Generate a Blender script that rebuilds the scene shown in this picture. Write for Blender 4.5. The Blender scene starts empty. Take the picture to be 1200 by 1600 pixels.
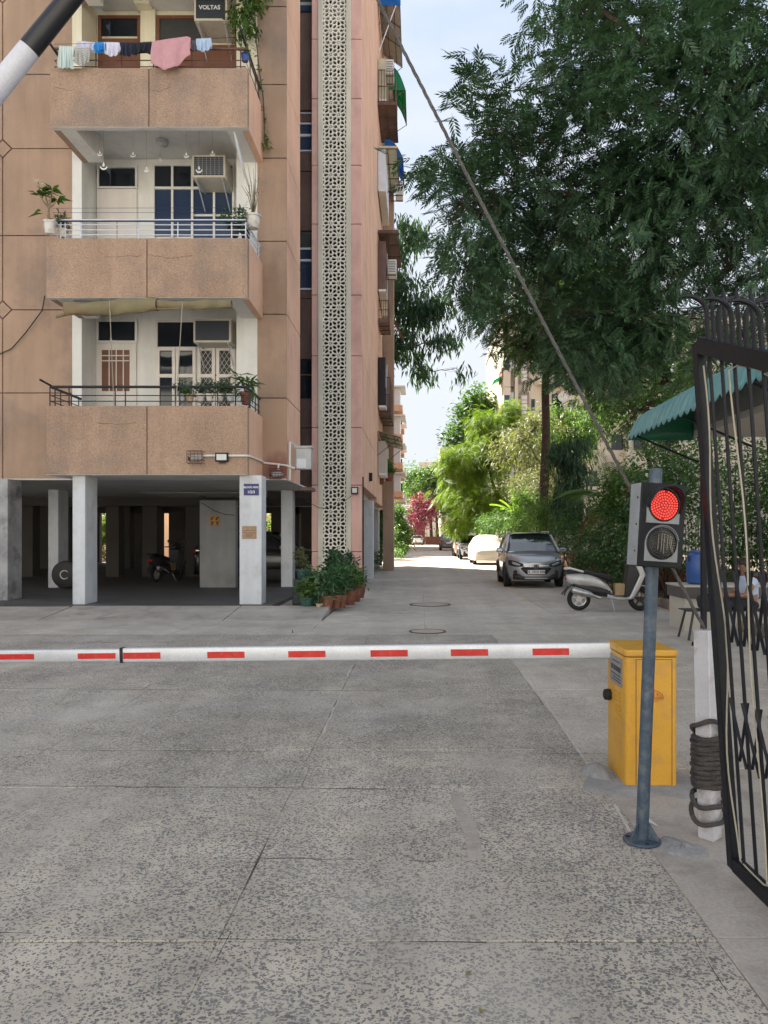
import bpy, bmesh, math, random
import numpy as np
from mathutils import Vector, Matrix

R = math.radians
random.seed(7)
rng = np.random.default_rng(11)
scene = bpy.context.scene
C = scene.collection

# ------------------------------------------------------------------ camera, sky, sun, exposure
EYE = 1.55
cam_data = bpy.data.cameras.new('camera')
cam = bpy.data.objects.new('camera', cam_data)
C.objects.link(cam)
cam.location = (0, 0, EYE)
cam.rotation_euler = (R(90), 0, 0)
cam_data.sensor_fit = 'VERTICAL'
cam_data.sensor_height = 32
cam_data.lens = 24
cam_data.shift_x = -55 / 1600
cam_data.shift_y = 36 / 1600
cam_data.clip_start = 0.05
cam_data.clip_end = 2000
scene.camera = cam

SUN_EL = R(46)
SUN_H = Vector((-0.62, 0.785, 0)).normalized()
world = bpy.data.worlds.new('World')
scene.world = world
world.use_nodes = True
wn, wl = world.node_tree.nodes, world.node_tree.links
wn.clear()
w_out = wn.new('ShaderNodeOutputWorld')
w_bg = wn.new('ShaderNodeBackground')
w_sky = wn.new('ShaderNodeTexSky')
w_sky.sky_type = 'NISHITA'
w_sky.sun_disc = False
w_sky.sun_elevation = SUN_EL
w_sky.sun_rotation = math.atan2(SUN_H.x, SUN_H.y)
w_sky.air_density = 1.0
w_sky.dust_density = 1.2
w_sky.ozone_density = 1.0
# thin cloud veil over the whole sky
w_tc = wn.new('ShaderNodeTexCoord')
w_map = wn.new('ShaderNodeMapping')
w_map.inputs['Scale'].default_value = (1.0, 1.0, 2.6)
w_noise = wn.new('ShaderNodeTexNoise')
w_noise.inputs['Scale'].default_value = 2.3
w_noise.inputs['Detail'].default_value = 7
w_noise.inputs['Roughness'].default_value = 0.58
w_ramp = wn.new('ShaderNodeValToRGB')
w_ramp.color_ramp.elements[0].position = 0.42
w_ramp.color_ramp.elements[0].color = (1.95, 2.3, 2.95, 1)
w_ramp.color_ramp.elements[1].position = 0.68
w_ramp.color_ramp.elements[1].color = (2.75, 2.8, 2.9, 1)
w_mix = wn.new('ShaderNodeMixRGB')
w_mix.inputs['Fac'].default_value = 0.90
wl.new(w_tc.outputs['Generated'], w_map.inputs['Vector'])
wl.new(w_map.outputs['Vector'], w_noise.inputs['Vector'])
wl.new(w_noise.outputs['Fac'], w_ramp.inputs['Fac'])
wl.new(w_ramp.outputs['Color'], w_mix.inputs['Color2'])
wl.new(w_sky.outputs['Color'], w_mix.inputs['Color1'])
w_sep = wn.new('ShaderNodeSeparateXYZ')
w_hz = wn.new('ShaderNodeMapRange')
w_hz.inputs['From Min'].default_value = 0.0
w_hz.inputs['From Max'].default_value = 0.55
w_hz.inputs['To Min'].default_value = 0.85
w_hz.inputs['To Max'].default_value = 0.0
w_mix2 = wn.new('ShaderNodeMixRGB')
w_mix2.inputs['Color2'].default_value = (2.85, 2.9, 2.95, 1)     # milky haze low over the horizon, all round
wl.new(w_tc.outputs['Generated'], w_sep.inputs['Vector'])
wl.new(w_sep.outputs['Z'], w_hz.inputs['Value'])
wl.new(w_hz.outputs['Result'], w_mix2.inputs['Fac'])
wl.new(w_mix.outputs['Color'], w_mix2.inputs['Color1'])
wl.new(w_mix2.outputs['Color'], w_bg.inputs['Color'])
w_bg.inputs['Strength'].default_value = 0.08
wl.new(w_bg.outputs['Background'], w_out.inputs['Surface'])

sun_data = bpy.data.lights.new('sun', 'SUN')
sun_data.energy = 5.0
sun_data.angle = R(0.6)
sun_data.color = (1.0, 0.93, 0.82)
sun = bpy.data.objects.new('sun', sun_data)
C.objects.link(sun)
to_sun = Vector((SUN_H.x * math.cos(SUN_EL), SUN_H.y * math.cos(SUN_EL), math.sin(SUN_EL)))
sun.rotation_euler = to_sun.to_track_quat('Z', 'Y').to_euler()
sun.location = (-20, 30, 40)

vs = scene.view_settings
vs.view_transform = 'Standard'
vs.look = 'None'
vs.exposure = 2.05
vs.gamma = 1.0
vs.use_curve_mapping = False

# ------------------------------------------------------------------ helpers
def at(px, py, Y):
    """world point at distance Y whose measured bearing in the photograph is (px, py)"""
    return Vector(((px - 655) * Y / 1200, Y, EYE + (836 - py) * Y / 1200))
def ax(px, Y): return (px - 655) * Y / 1200
def az(py, Y): return EYE + (836 - py) * Y / 1200

LOCAL = set()
class MB:
    def __init__(self):
        self.v, self.f = [], []
    def add(self, vs, fs):
        o = len(self.v)
        self.v += [tuple(p) for p in vs]
        self.f += [tuple(i + o for i in f) for f in fs]
        return self
    def box(self, x0, x1, y0, y1, z0, z1):
        return self.add([(x0,y0,z0),(x1,y0,z0),(x1,y1,z0),(x0,y1,z0),(x0,y0,z1),(x1,y0,z1),(x1,y1,z1),(x0,y1,z1)],
                        [(0,3,2,1),(4,5,6,7),(0,1,5,4),(1,2,6,5),(2,3,7,6),(3,0,4,7)])
    def obox(self, c, sx, sy, sz, rot=None):
        M = (rot or Matrix.Identity(3))
        c = Vector(c)
        p = [c + M @ Vector((a*sx/2, b*sy/2, d*sz/2)) for d in (-1,1) for a,b in ((-1,-1),(1,-1),(1,1),(-1,1))]
        return self.add(p, [(0,3,2,1),(4,5,6,7),(0,1,5,4),(1,2,6,5),(2,3,7,6),(3,0,4,7)])
    def bar(self, a, b, w, h, up=(0,0,1)):
        a, b = Vector(a), Vector(b)
        d = b - a
        L = d.length
        d.normalize()
        u = Vector(up)
        if abs(d.dot(u)) > 0.98: u = Vector((0,1,0))
        s = d.cross(u).normalized()
        u = s.cross(d)
        M = Matrix((d, s, u)).transposed()
        return self.obox((a+b)/2, L, w, h, M)
    def tube(self, pts, r, n=8, caps=True):
        pts = [Vector(p) for p in pts]
        m = len(pts)
        rr = r if isinstance(r, (list, tuple)) else [r]*m
        t0 = (pts[1]-pts[0]).normalized()
        ref = Vector((0,0,1)) if abs(t0.z) < 0.9 else Vector((1,0,0))
        nrm = t0.cross(ref).normalized()
        vs, fs = [], []
        for i, p in enumerate(pts):
            t = (pts[min(i+1,m-1)] - pts[max(i-1,0)])
            if t.length < 1e-9: t = t0
            t.normalize()
            nrm = (nrm - t*nrm.dot(t))
            if nrm.length < 1e-6: nrm = t.orthogonal()
            nrm.normalize()
            bn = t.cross(nrm)
            for k in range(n):
                a = 2*math.pi*k/n
                vs.append(p + (nrm*math.cos(a) + bn*math.sin(a))*rr[i])
        for i in range(m-1):
            for k in range(n):
                k2 = (k+1) % n
                fs.append((i*n+k, i*n+k2, (i+1)*n+k2, (i+1)*n+k))
        if caps:
            fs.append(tuple(range(n-1,-1,-1)))
            fs.append(tuple((m-1)*n+k for k in range(n)))
        return self.add(vs, fs)
    def lathe(self, prof, n=16, c=(0,0,0), M=None, caps=True):
        c = Vector(c)
        vs, fs = [], []
        for r, z in prof:
            for k in range(n):
                a = 2*math.pi*k/n
                p = Vector((r*math.cos(a), r*math.sin(a), z))
                if M is not None: p = M @ p
                vs.append(c + p)
        m = len(prof)
        for i in range(m-1):
            for k in range(n):
                k2 = (k+1) % n
                fs.append((i*n+k, i*n+k2, (i+1)*n+k2, (i+1)*n+k))
        if caps:
            fs.append(tuple(range(n-1,-1,-1)))
            fs.append(tuple((m-1)*n+k for k in range(n)))
        return self.add(vs, fs)
    def prism(self, poly, a0, a1, plane='xz'):
        """poly of 2D points extruded along the third axis"""
        n = len(poly)
        def P(u, w, a):
            return (u,a,w) if plane == 'xz' else ((u,w,a) if plane == 'xy' else (a,u,w))
        vs = [P(u,w,a0) for u,w in poly] + [P(u,w,a1) for u,w in poly]
        fs = [tuple(range(n)), tuple(range(2*n-1,n-1,-1))]
        for i in range(n):
            j = (i+1) % n
            fs.append((i, i+n, j+n, j))
        return self.add(vs, fs)
    def grid(self, fn, nu, nv):
        o = len(self.v)
        for i in range(nu+1):
            for j in range(nv+1):
                self.v.append(tuple(fn(i/nu, j/nv)))
        for i in range(nu):
            for j in range(nv):
                a = o+i*(nv+1)+j
                self.f.append((a, a+nv+1, a+nv+2, a+1))
        return self
    def xform(self, M, start=0):
        self.v[start:] = [tuple(M @ Vector(p)) for p in self.v[start:]]
        return self
    def build(self, name, mat, parent=None, bevel=0, smooth=True, seg=2, thick=0, fix=True):
        me = bpy.data.meshes.new(name)
        me.from_pydata(self.v, [], self.f)
        if fix and len(self.v) < 20000:
            bm = bmesh.new(); bm.from_mesh(me)
            bmesh.ops.recalc_face_normals(bm, faces=bm.faces)
            bm.to_mesh(me); bm.free()
        if smooth:
            me.polygons.foreach_set('use_smooth', [True]*len(me.polygons))
            me.set_sharp_from_angle(angle=R(38))
        me.materials.append(mat)
        o = link(me, name, parent)
        if thick:
            md = o.modifiers.new('thickness', 'SOLIDIFY'); md.thickness = thick; md.offset = 0
        if bevel:
            md = o.modifiers.new('bevel', 'BEVEL'); md.width = bevel; md.segments = seg
            md.limit_method = 'ANGLE'; md.angle_limit = R(35)
        return o
def link(me, name, parent=None):
    o = bpy.data.objects.new(name, me)
    C.objects.link(o)
    if parent is not None:
        o.parent = parent
        if parent.type == 'EMPTY' and parent.name not in LOCAL:
            o.matrix_parent_inverse = Matrix.Translation(-parent.location)
    return o
def tag(o, label, cat, group=None, kind=None):
    if label: o['label'] = label
    if cat: o['category'] = cat
    if group: o['group'] = group
    if kind: o['kind'] = kind
    return o
def thing(name, label, cat, loc=(0,0,0), group=None, local=False, rotz=0):
    o = bpy.data.objects.new(name, None)
    o.empty_display_size = 0.2
    C.objects.link(o)
    o.location = loc
    o.rotation_euler = (0,0,rotz)
    if local: LOCAL.add(o.name)
    return tag(o, label, cat, group)
def struct(o):
    o['kind'] = 'structure'
    return o
def copy_tree(o, loc=None, rotz=None, label=None, parent=None):
    c = o.copy()
    C.objects.link(c)
    if parent is not None: c.parent = parent
    if o.name in LOCAL: LOCAL.add(c.name)
    for ch in list(o.children): copy_tree(ch, parent=c)
    if loc is not None: c.location = loc
    if rotz is not None: c.rotation_euler = (0,0,rotz)
    if label: c['label'] = label
    return c
def shared(o, loc, parent, name=None, rot=None):
    """a repeat of one part, sharing its mesh"""
    c = o.copy()
    C.objects.link(c)
    c.parent = parent
    c.location = loc
    if rot: c.rotation_euler = rot
    return c
def text_mesh(txt, size, loc, rot, mat, parent, name='lettering', extrude=0.002, align='CENTER', bold=0.0):
    cu = bpy.data.curves.new('txt', 'FONT')
    cu.body = txt
    cu.size = size
    cu.align_x = align
    cu.align_y = 'CENTER'
    cu.extrude = extrude
    cu.offset = bold
    cu.resolution_u = 3
    o = bpy.data.objects.new('txt', cu)
    C.objects.link(o)
    dg = bpy.context.evaluated_depsgraph_get()
    me = bpy.data.meshes.new_from_object(o.evaluated_get(dg))
    bpy.data.objects.remove(o)
    me.transform(Matrix.Translation(loc) @ rot.to_4x4())
    me.materials.clear()
    me.materials.append(mat)
    return link(me, name, parent)
FACING = Matrix.Rotation(R(90), 3, 'X')      # lettering that faces -Y

# ------------------------------------------------------------------ materials
def nd(nt, t, **kw):
    n = nt.nodes.new(t)
    for k, v in kw.items(): setattr(n, k, v)
    return n
def new_mat(name):
    m = bpy.data.materials.new(name)
    m.use_nodes = True
    nt = m.node_tree
    b = nt.nodes['Principled BSDF']
    return m, nt, b
def pos(nt, scale=(1,1,1)):
    g = nd(nt, 'ShaderNodeNewGeometry')
    mp = nd(nt, 'ShaderNodeMapping')
    mp.inputs['Scale'].default_value = scale
    nt.links.new(g.outputs['Position'], mp.inputs['Vector'])
    return mp.outputs['Vector']
def noise(nt, vec, scale, detail=4, rough=0.55):
    n = nd(nt, 'ShaderNodeTexNoise')
    n.inputs['Scale'].default_value = scale
    n.inputs['Detail'].default_value = detail
    n.inputs['Roughness'].default_value = rough
    nt.links.new(vec, n.inputs['Vector'])
    return n.outputs['Fac']
def ramp(nt, fac, stops):
    r = nd(nt, 'ShaderNodeValToRGB')
    el = r.color_ramp.elements
    while len(el) < len(stops): el.new(0.5)
    for e, (p, c) in zip(el, stops):
        e.position = p
        e.color = (c[0], c[1], c[2], 1) if isinstance(c, (tuple, list)) else (c, c, c, 1)
    nt.links.new(fac, r.inputs['Fac'])
    return r.outputs['Color']
def mixc(nt, fac, a, b, mode='MIX'):
    n = nd(nt, 'ShaderNodeMixRGB', blend_type=mode)
    for k, v in (('Fac', fac), ('Color1', a), ('Color2', b)):
        if isinstance(v, (int, float)): n.inputs[k].default_value = v if k == 'Fac' else (v, v, v, 1)
        elif isinstance(v, (tuple, list)): n.inputs[k].default_value = (v[0], v[1], v[2], 1)
        else: nt.links.new(v, n.inputs[k])
    return n.outputs['Color']
def bump(nt, b, h, strength, dist=0.01):
    n = nd(nt, 'ShaderNodeBump')
    n.inputs['Strength'].default_value = strength
    n.inputs['Distance'].default_value = dist
    nt.links.new(h, n.inputs['Height'])
    nt.links.new(n.outputs['Normal'], b.inputs['Normal'])
def mat(name, col, rough=0.6, metal=0.0, var=0.14, vscale=5.0, fine=0.06, fscale=70, bmp=0.0, bscale=90, streak=0.0,
        dirt=None, dirt_amt=0.0, dscale=2.0, spec=0.5, coat=0.0):
    m, nt, b = new_mat(name)
    p = pos(nt)
    big = ramp(nt, noise(nt, p, vscale, 5), [(0.28, 1-var), (0.72, 1+var)])
    c = mixc(nt, 1.0, col, big, 'MULTIPLY')
    if fine:
        c = mixc(nt, 1.0, c, ramp(nt, noise(nt, p, fscale, 2), [(0.3, 1-fine), (0.7, 1+fine)]), 'MULTIPLY')
    if streak:
        ps = pos(nt, (2.2, 2.2, 0.22))
        c = mixc(nt, 1.0, c, ramp(nt, noise(nt, ps, 1.6, 5, 0.65), [(0.36, 1-streak), (0.6, 1.0)]), 'MULTIPLY')
    if dirt is not None:
        f = ramp(nt, noise(nt, p, dscale, 6, 0.65), [(0.5, 0.0), (0.72, dirt_amt)])
        c = mixc(nt, f, c, dirt)
    nt.links.new(c, b.inputs['Base Color'])
    b.inputs['Roughness'].default_value = rough
    b.inputs['Metallic'].default_value = metal
    b.inputs['Specular IOR Level'].default_value = spec
    if coat:
        b.inputs['Coat Weight'].default_value = coat
        b.inputs['Coat Roughness'].default_value = 0.05
    if bmp:
        bump(nt, b, noise(nt, p, bscale, 3), bmp)
    return m
def leaf_mat(name, c1, c2, transl=0.35, tboost=1.5, rough=0.5):
    m, nt, b = new_mat(name)
    g = nd(nt, 'ShaderNodeNewGeometry')
    c = ramp(nt, g.outputs['Random Per Island'], [(0.0, c1), (0.75, c2), (1.0, tuple(x*1.25 for x in c2))])
    p = pos(nt)
    c = mixc(nt, 1.0, c, ramp(nt, noise(nt, p, 0.8, 4, 0.65), [(0.3, 0.6), (0.7, 1.45)]), 'MULTIPLY')
    nt.links.new(c, b.inputs['Base Color'])
    b.inputs['Roughness'].default_value = rough
    b.inputs['Specular IOR Level'].default_value = 0.35
    t = nd(nt, 'ShaderNodeBsdfTranslucent')
    tc = mixc(nt, 1.0, c, (tboost*1.05, tboost*1.1, tboost*0.45), 'MULTIPLY')
    nt.links.new(tc, t.inputs['Color'])
    mx = nd(nt, 'ShaderNodeMixShader')
    mx.inputs['Fac'].default_value = transl
    out = nt.nodes['Material Output']
    nt.links.new(b.outputs['BSDF'], mx.inputs[1])
    nt.links.new(t.outputs['BSDF'], mx.inputs[2])
    nt.links.new(mx.outputs['Shader'], out.inputs['Surface'])
    return m
def glass_mat(name, col, rough=0.05, spec=0.6):
    m, nt, b = new_mat(name)
    b.inputs['Base Color'].default_value = (*col, 1)
    b.inputs['Roughness'].default_value = rough
    b.inputs['Specular IOR Level'].default_value = spec
    return m
def aggregate_mat(name, mortar, stone, cell=42.0, cover=0.62, smoothing=0.0, stain=(0.5,0.47,0.43)):
    """exposed aggregate concrete: dark chips in a pale worn matrix"""
    m, nt, b = new_mat(name)
    p = pos(nt)
    nz = nd(nt, 'ShaderNodeTexNoise'); nz.inputs['Scale'].default_value = 40; nz.inputs['Detail'].default_value = 2
    nt.links.new(p, nz.inputs['Vector'])
    sub = nd(nt, 'ShaderNodeVectorMath', operation='SUBTRACT'); sub.inputs[1].default_value = (0.5,0.5,0.5)
    nt.links.new(nz.outputs['Color'], sub.inputs[0])
    sc = nd(nt, 'ShaderNodeVectorMath', operation='SCALE'); sc.inputs['Scale'].default_value = 0.03
    nt.links.new(sub.outputs['Vector'], sc.inputs[0])
    ad = nd(nt, 'ShaderNodeVectorMath', operation='ADD')
    nt.links.new(p, ad.inputs[0]); nt.links.new(sc.outputs['Vector'], ad.inputs[1])
    v = nd(nt, 'ShaderNodeTexVoronoi'); v.inputs['Scale'].default_value = cell
    nt.links.new(ad.outputs['Vector'], v.inputs['Vector'])
    sep = nd(nt, 'ShaderNodeSeparateColor'); nt.links.new(v.outputs['Color'], sep.inputs['Color'])
    # threshold varies per chip and with large scale wear
    wear = noise(nt, p, 0.9, 5, 0.6)
    thr = nd(nt, 'ShaderNodeMath', operation='MULTIPLY_ADD'); thr.inputs[1].default_value = 0.34; thr.inputs[2].default_value = cover*0.42
    nt.links.new(sep.outputs['Red'], thr.inputs[0])
    wr = nd(nt, 'ShaderNodeMath', operation='MULTIPLY_ADD'); wr.inputs[1].default_value = -0.62; wr.inputs[2].default_value = 0.32
    nt.links.new(wear, wr.inputs[0])
    th2 = nd(nt, 'ShaderNodeMath', operation='ADD'); nt.links.new(thr.outputs[0], th2.inputs[0]); nt.links.new(wr.outputs[0], th2.inputs[1])
    df = nd(nt, 'ShaderNodeMath', operation='SUBTRACT'); nt.links.new(th2.outputs[0], df.inputs[0]); nt.links.new(v.outputs['Distance'], df.inputs[1])
    mask = ramp(nt, df.outputs[0], [(0.0, 0.0), (0.10, 1.0)])
    s2 = tuple(x*1.7 for x in stone)
    sc1 = ramp(nt, sep.outputs['Green'], [(0.0, stone), (0.8, s2), (1.0, (stone[0]*2.6, stone[1]*2.4, stone[2]*2.2))])
    mo = mixc(nt, 1.0, mortar, ramp(nt, noise(nt, p, 3.0, 6, 0.65), [(0.3, 0.78), (0.7, 1.16)]), 'MULTIPLY')
    mo = mixc(nt, 1.0, mo, ramp(nt, noise(nt, p, 140, 2), [(0.3, 0.85), (0.7, 1.12)]), 'MULTIPLY')
    c = mixc(nt, mask, mo, sc1)
    f = ramp(nt, noise(nt, p, 0.55, 7, 0.66), [(0.48, 0.0), (0.72, 0.75)])
    c = mixc(nt, f, c, stain)
    c = mixc(nt, 1.0, c, ramp(nt, noise(nt, p, 0.35, 4, 0.6), [(0.32, 0.78), (0.68, 1.1)]), 'MULTIPLY')
    tr_ = pos(nt, (1.7, 0.10, 1))       # tyre wear running along the road
    c = mixc(nt, 1.0, c, ramp(nt, noise(nt, tr_, 1.0, 5, 0.6), [(0.36, 0.90), (0.6, 1.04)]), 'MULTIPLY')
    oil = ramp(nt, noise(nt, p, 1.7, 7, 0.7), [(0.64, 0.0), (0.78, 0.35)])
    c = mixc(nt, oil, c, (0.09,0.085,0.08))
    nt.links.new(c, b.inputs['Base Color'])
    b.inputs['Roughness'].default_value = 0.78
    b.inputs['Specular IOR Level'].default_value = 0.35
    bump(nt, b, mask, 0.35, 0.004)
    return m

M = {}
M['aggregate'] = aggregate_mat('exposed_aggregate', (0.47,0.425,0.355), (0.115,0.113,0.112), cell=76, cover=0.74)
M['aggregate_far'] = aggregate_mat('worn_aggregate', (0.54,0.49,0.42), (0.24,0.225,0.21), cell=60, cover=0.5)
M['cement'] = mat('plain_cement', (0.37,0.335,0.295), 0.85, var=0.2, vscale=1.3, fine=0.12, fscale=60, bmp=0.25, bscale=70, dirt=(0.16,0.14,0.125), dirt_amt=0.6, dscale=3.0)
M['cement_fresh'] = mat('fresh_cement', (0.25,0.25,0.25), 0.9, var=0.2, vscale=6, fine=0.12, fscale=60, bmp=0.5, bscale=45)
M['dirt'] = mat('road_dirt', (0.15,0.135,0.12), 0.95, var=0.3, vscale=4, bmp=0.3)
M['soil'] = mat('garden_soil', (0.13,0.10,0.07), 0.95, var=0.35, vscale=3, bmp=0.5, bscale=30)
M['street'] = mat('dusty_street', (0.36,0.32,0.27), 0.9, var=0.15, vscale=0.5)
M['floor_in'] = mat('parking_floor', (0.085,0.082,0.08), 0.7, var=0.25, vscale=1.2, dirt=(0.1,0.1,0.1), dirt_amt=0.6, dscale=1.6)  # base colour darkened to carry the shade under the stilts, dirt blotches over it
M['plaster'] = mat('pebble_dash_plaster', (0.395,0.272,0.195), 0.92, var=0.17, vscale=0.7, fine=0.34, fscale=75, bmp=0.8, bscale=80, streak=0.14, dirt=(0.17,0.145,0.135), dirt_amt=0.75, dscale=0.55)
M['plaster_side'] = mat('peach_plaster', (0.74,0.465,0.33), 0.9, var=0.1, vscale=0.9, fine=0.1, fscale=90, bmp=0.5, bscale=90, streak=0.08, dirt=(0.36,0.22,0.17), dirt_amt=0.4, dscale=0.6)
M['pink'] = mat('pink_paint_plaster', (0.74,0.47,0.42), 0.85, var=0.1, vscale=0.8, fine=0.07, bmp=0.2, streak=0.12, dirt=(0.36,0.23,0.2), dirt_amt=0.5, dscale=0.9)
M['red_stain'] = mat('maroon_plaster', (0.22,0.085,0.075), 0.9, var=0.3, vscale=4, bmp=0.4)
def stained_plaster(name, col, stain, centre, rad):
    m, nt, b = new_mat(name)
    g = nd(nt, 'ShaderNodeNewGeometry')
    dd = nd(nt, 'ShaderNodeVectorMath', operation='DISTANCE'); dd.inputs[1].default_value = centre
    nt.links.new(g.outputs['Position'], dd.inputs[0])
    p = pos(nt)
    ns = nd(nt, 'ShaderNodeMath', operation='MULTIPLY_ADD'); ns.inputs[1].default_value = rad*1.1
    nt.links.new(noise(nt, p, 5, 6, 0.65), ns.inputs[0]); nt.links.new(dd.outputs['Value'], ns.inputs[2])
    f = ramp(nt, ns.outputs[0], [(rad*0.95, 0.9), (rad*1.7, 0.0)])
    base = mixc(nt, 1.0, col, ramp(nt, noise(nt, p, 95, 2), [(0.3,0.8),(0.7,1.2)]), 'MULTIPLY')
    nt.links.new(mixc(nt, f, base, stain), b.inputs['Base Color'])
    b.inputs['Roughness'].default_value = 0.92
    bump(nt, b, noise(nt, p, 110, 3), 0.5)
    return m
M['plaster_stained'] = stained_plaster('stained_plaster', (0.395,0.272,0.195), (0.22,0.075,0.065), (ax(434,17.0),17.0,az(736,17.0)), 0.42)
M['groove'] = mat('joint_groove', (0.075,0.045,0.04), 0.9)
M['white_wall'] = mat('white_distemper', (0.74,0.74,0.71), 0.8, var=0.05, vscale=1.2, fine=0.03, streak=0.1, dirt=(0.42,0.4,0.36), dirt_amt=0.3, dscale=1.3)
M['cream_wall'] = mat('cream_distemper', (0.72,0.68,0.52), 0.8, var=0.06, vscale=1.2, streak=0.14)
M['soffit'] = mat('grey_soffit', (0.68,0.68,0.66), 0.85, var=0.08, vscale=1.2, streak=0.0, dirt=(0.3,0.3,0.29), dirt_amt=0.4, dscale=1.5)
M['soffit_dim'] = mat('shade_tinted_ceiling', (0.52,0.515,0.505), 0.9, var=0.15, vscale=1.0)  # darker copy of the soffit, with the parking shade put into its colour
M['column'] = mat('white_column_paint', (0.58,0.61,0.65), 0.7, var=0.06, vscale=1.5, streak=0.12, dirt=(0.35,0.33,0.31), dirt_amt=0.5, dscale=2.4)
M['stair_wall'] = mat('shade_grey_stair_wall', (0.27,0.275,0.28), 0.85, var=0.12, vscale=1.2, streak=0.15, dirt=(0.15,0.14,0.13), dirt_amt=0.5, dscale=1.6)  # grey lowered to hold the stilt shade; dirt and streaks lie over it
M['column_dirty'] = mat('peeling_column_paint', (0.35,0.35,0.36), 0.85, var=0.3, vscale=2, dirt=(0.06,0.06,0.065), dirt_amt=1.0, dscale=1.8)
M['interior'] = mat('dim_inner_wall', (0.065,0.058,0.052), 0.85, var=0.15, vscale=1.0)  # near-black so deep shade under the stilts is in the colour itself
M['jali'] = mat('jali_concrete', (0.86,0.84,0.75), 0.85, var=0.08, vscale=1.2, fine=0.05, bmp=0.15, streak=0.12)
M['jali_frame'] = mat('jali_frame_paint', (0.72,0.70,0.60), 0.85, var=0.08, vscale=1.2, streak=0.2)
M['dark_void'] = mat('unlit_shaft_wall', (0.05,0.042,0.04), 0.9, var=0.2)  # shaft shade painted in as a near-black base colour
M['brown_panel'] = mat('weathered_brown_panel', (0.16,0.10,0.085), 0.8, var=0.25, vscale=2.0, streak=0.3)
M['door_white'] = mat('white_door_paint', (0.70,0.66,0.62), 0.6, var=0.05, vscale=3, streak=0.06)
M['wood_brown'] = mat('brown_door_wood', (0.16,0.065,0.035), 0.55, var=0.2, vscale=5)
M['glass_dark'] = glass_mat('dark_window_glass', (0.012,0.016,0.024))
M['glass_blue'] = glass_mat('tinted_window_glass', (0.03,0.05,0.10))
M['mesh_dark'] = mat('insect_mesh', (0.04,0.045,0.045), 0.7, fine=0.3, fscale=300)
M['black_iron'] = mat('black_gate_paint', (0.0055,0.0065,0.011), 0.5, var=0.25, vscale=9, fine=0.15, dirt=(0.022,0.02,0.02), dirt_amt=0.35, dscale=7, spec=0.28)
M['rail_white'] = mat('white_rail_paint', (0.62,0.66,0.74), 0.45, var=0.08)
M['rail_navy'] = mat('navy_rail_paint', (0.02,0.03,0.08), 0.4)
M['rail_black'] = mat('black_rail_paint', (0.015,0.015,0.02), 0.45)
M['rail_brown'] = mat('brown_rail_paint', (0.10,0.04,0.03), 0.5)
M['ac_beige'] = mat('beige_air_conditioner_casing', (0.56,0.52,0.44), 0.55, var=0.1, vscale=6, dirt=(0.25,0.2,0.15), dirt_amt=0.5, dscale=6)
M['ac_white'] = mat('white_air_conditioner_casing', (0.72,0.72,0.70), 0.5, var=0.06, vscale=6, dirt=(0.4,0.35,0.3), dirt_amt=0.3, dscale=6)
M['ac_grille'] = mat('air_conditioner_fins', (0.035,0.045,0.06), 0.5, fine=0.2, fscale=120)
M['metal_grey'] = mat('grey_painted_metal', (0.42,0.44,0.46), 0.5, metal=0.1, var=0.1)
M['steel'] = mat('bare_steel', (0.45,0.45,0.44), 0.38, metal=0.9, var=0.15, vscale=12)
M['rust'] = mat('rusty_iron', (0.12,0.07,0.05), 0.85, var=0.35, vscale=10)
M['pole_blue'] = mat('blue_grey_pole_paint', (0.055,0.085,0.125), 0.5, metal=0.2, var=0.25, vscale=7, fine=0.15, fscale=60, dirt=(0.2,0.19,0.18), dirt_amt=0.55, dscale=14)
M['signal_case'] = mat('signal_housing', (0.012,0.0135,0.018), 0.6, var=0.25, vscale=8, dirt=(0.05,0.048,0.045), dirt_amt=0.4, dscale=9, spec=0.25)
M['signal_grey'] = mat('signal_grey_plate', (0.24,0.265,0.285), 0.55, var=0.15, vscale=9, dirt=(0.16,0.15,0.14), dirt_amt=0.4, dscale=12)
M['signal_dark'] = mat('dark_lens', (0.018,0.02,0.022), 0.25)
M['yellow_box'] = mat('amber_powder_coat', (0.57,0.30,0.028), 0.46, var=0.10, vscale=2.5, fine=0.05, dirt=(0.33,0.2,0.07), dirt_amt=0.55, dscale=7, coat=0.1)
M['seam'] = mat('dark_seam', (0.12,0.05,0.01), 0.8)
M['black_rubber'] = mat('black_rubber', (0.012,0.012,0.013), 0.75, var=0.2)
M['boom'] = mat('white_boom_aluminium', (0.56,0.59,0.64), 0.36, metal=0.35, var=0.04, vscale=4, dirt=(0.42,0.4,0.38), dirt_amt=0.3, dscale=6)
M['red_sticker'] = mat('red_reflective_sticker', (0.50,0.014,0.012), 0.45, var=0.2, vscale=14, dirt=(0.42,0.12,0.1), dirt_amt=0.5, dscale=18)
M['orange_print'] = mat('orange_print', (0.42,0.11,0.02), 0.6)
M['plate_print'] = mat('grey_name_plate', (0.22,0.22,0.23), 0.45, var=0.2, vscale=30)
M['post_white'] = mat('chipped_white_post_paint', (0.46,0.46,0.50), 0.7, var=0.08, vscale=5, dirt=(0.17,0.12,0.09), dirt_amt=0.8, dscale=6)
M['rope'] = mat('weathered_rope', (0.055,0.05,0.048), 0.95, var=0.3, vscale=14, fine=0.35, fscale=160, bmp=0.9, bscale=130)
M['rope_light'] = mat('tight_pull_rope', (0.085,0.082,0.082), 0.9, var=0.25, vscale=14, fine=0.3, fscale=160, bmp=0.7, bscale=120)
M['cable_cream'] = mat('cream_cable', (0.34,0.32,0.25), 0.6, var=0.1)
M['arm_black'] = mat('black_arm_paint', (0.006,0.007,0.012), 0.4, var=0.2)
M['arm_white'] = mat('white_arm_paint', (0.50,0.52,0.60), 0.45, var=0.05, dirt=(0.3,0.3,0.32), dirt_amt=0.4, dscale=7)
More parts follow.
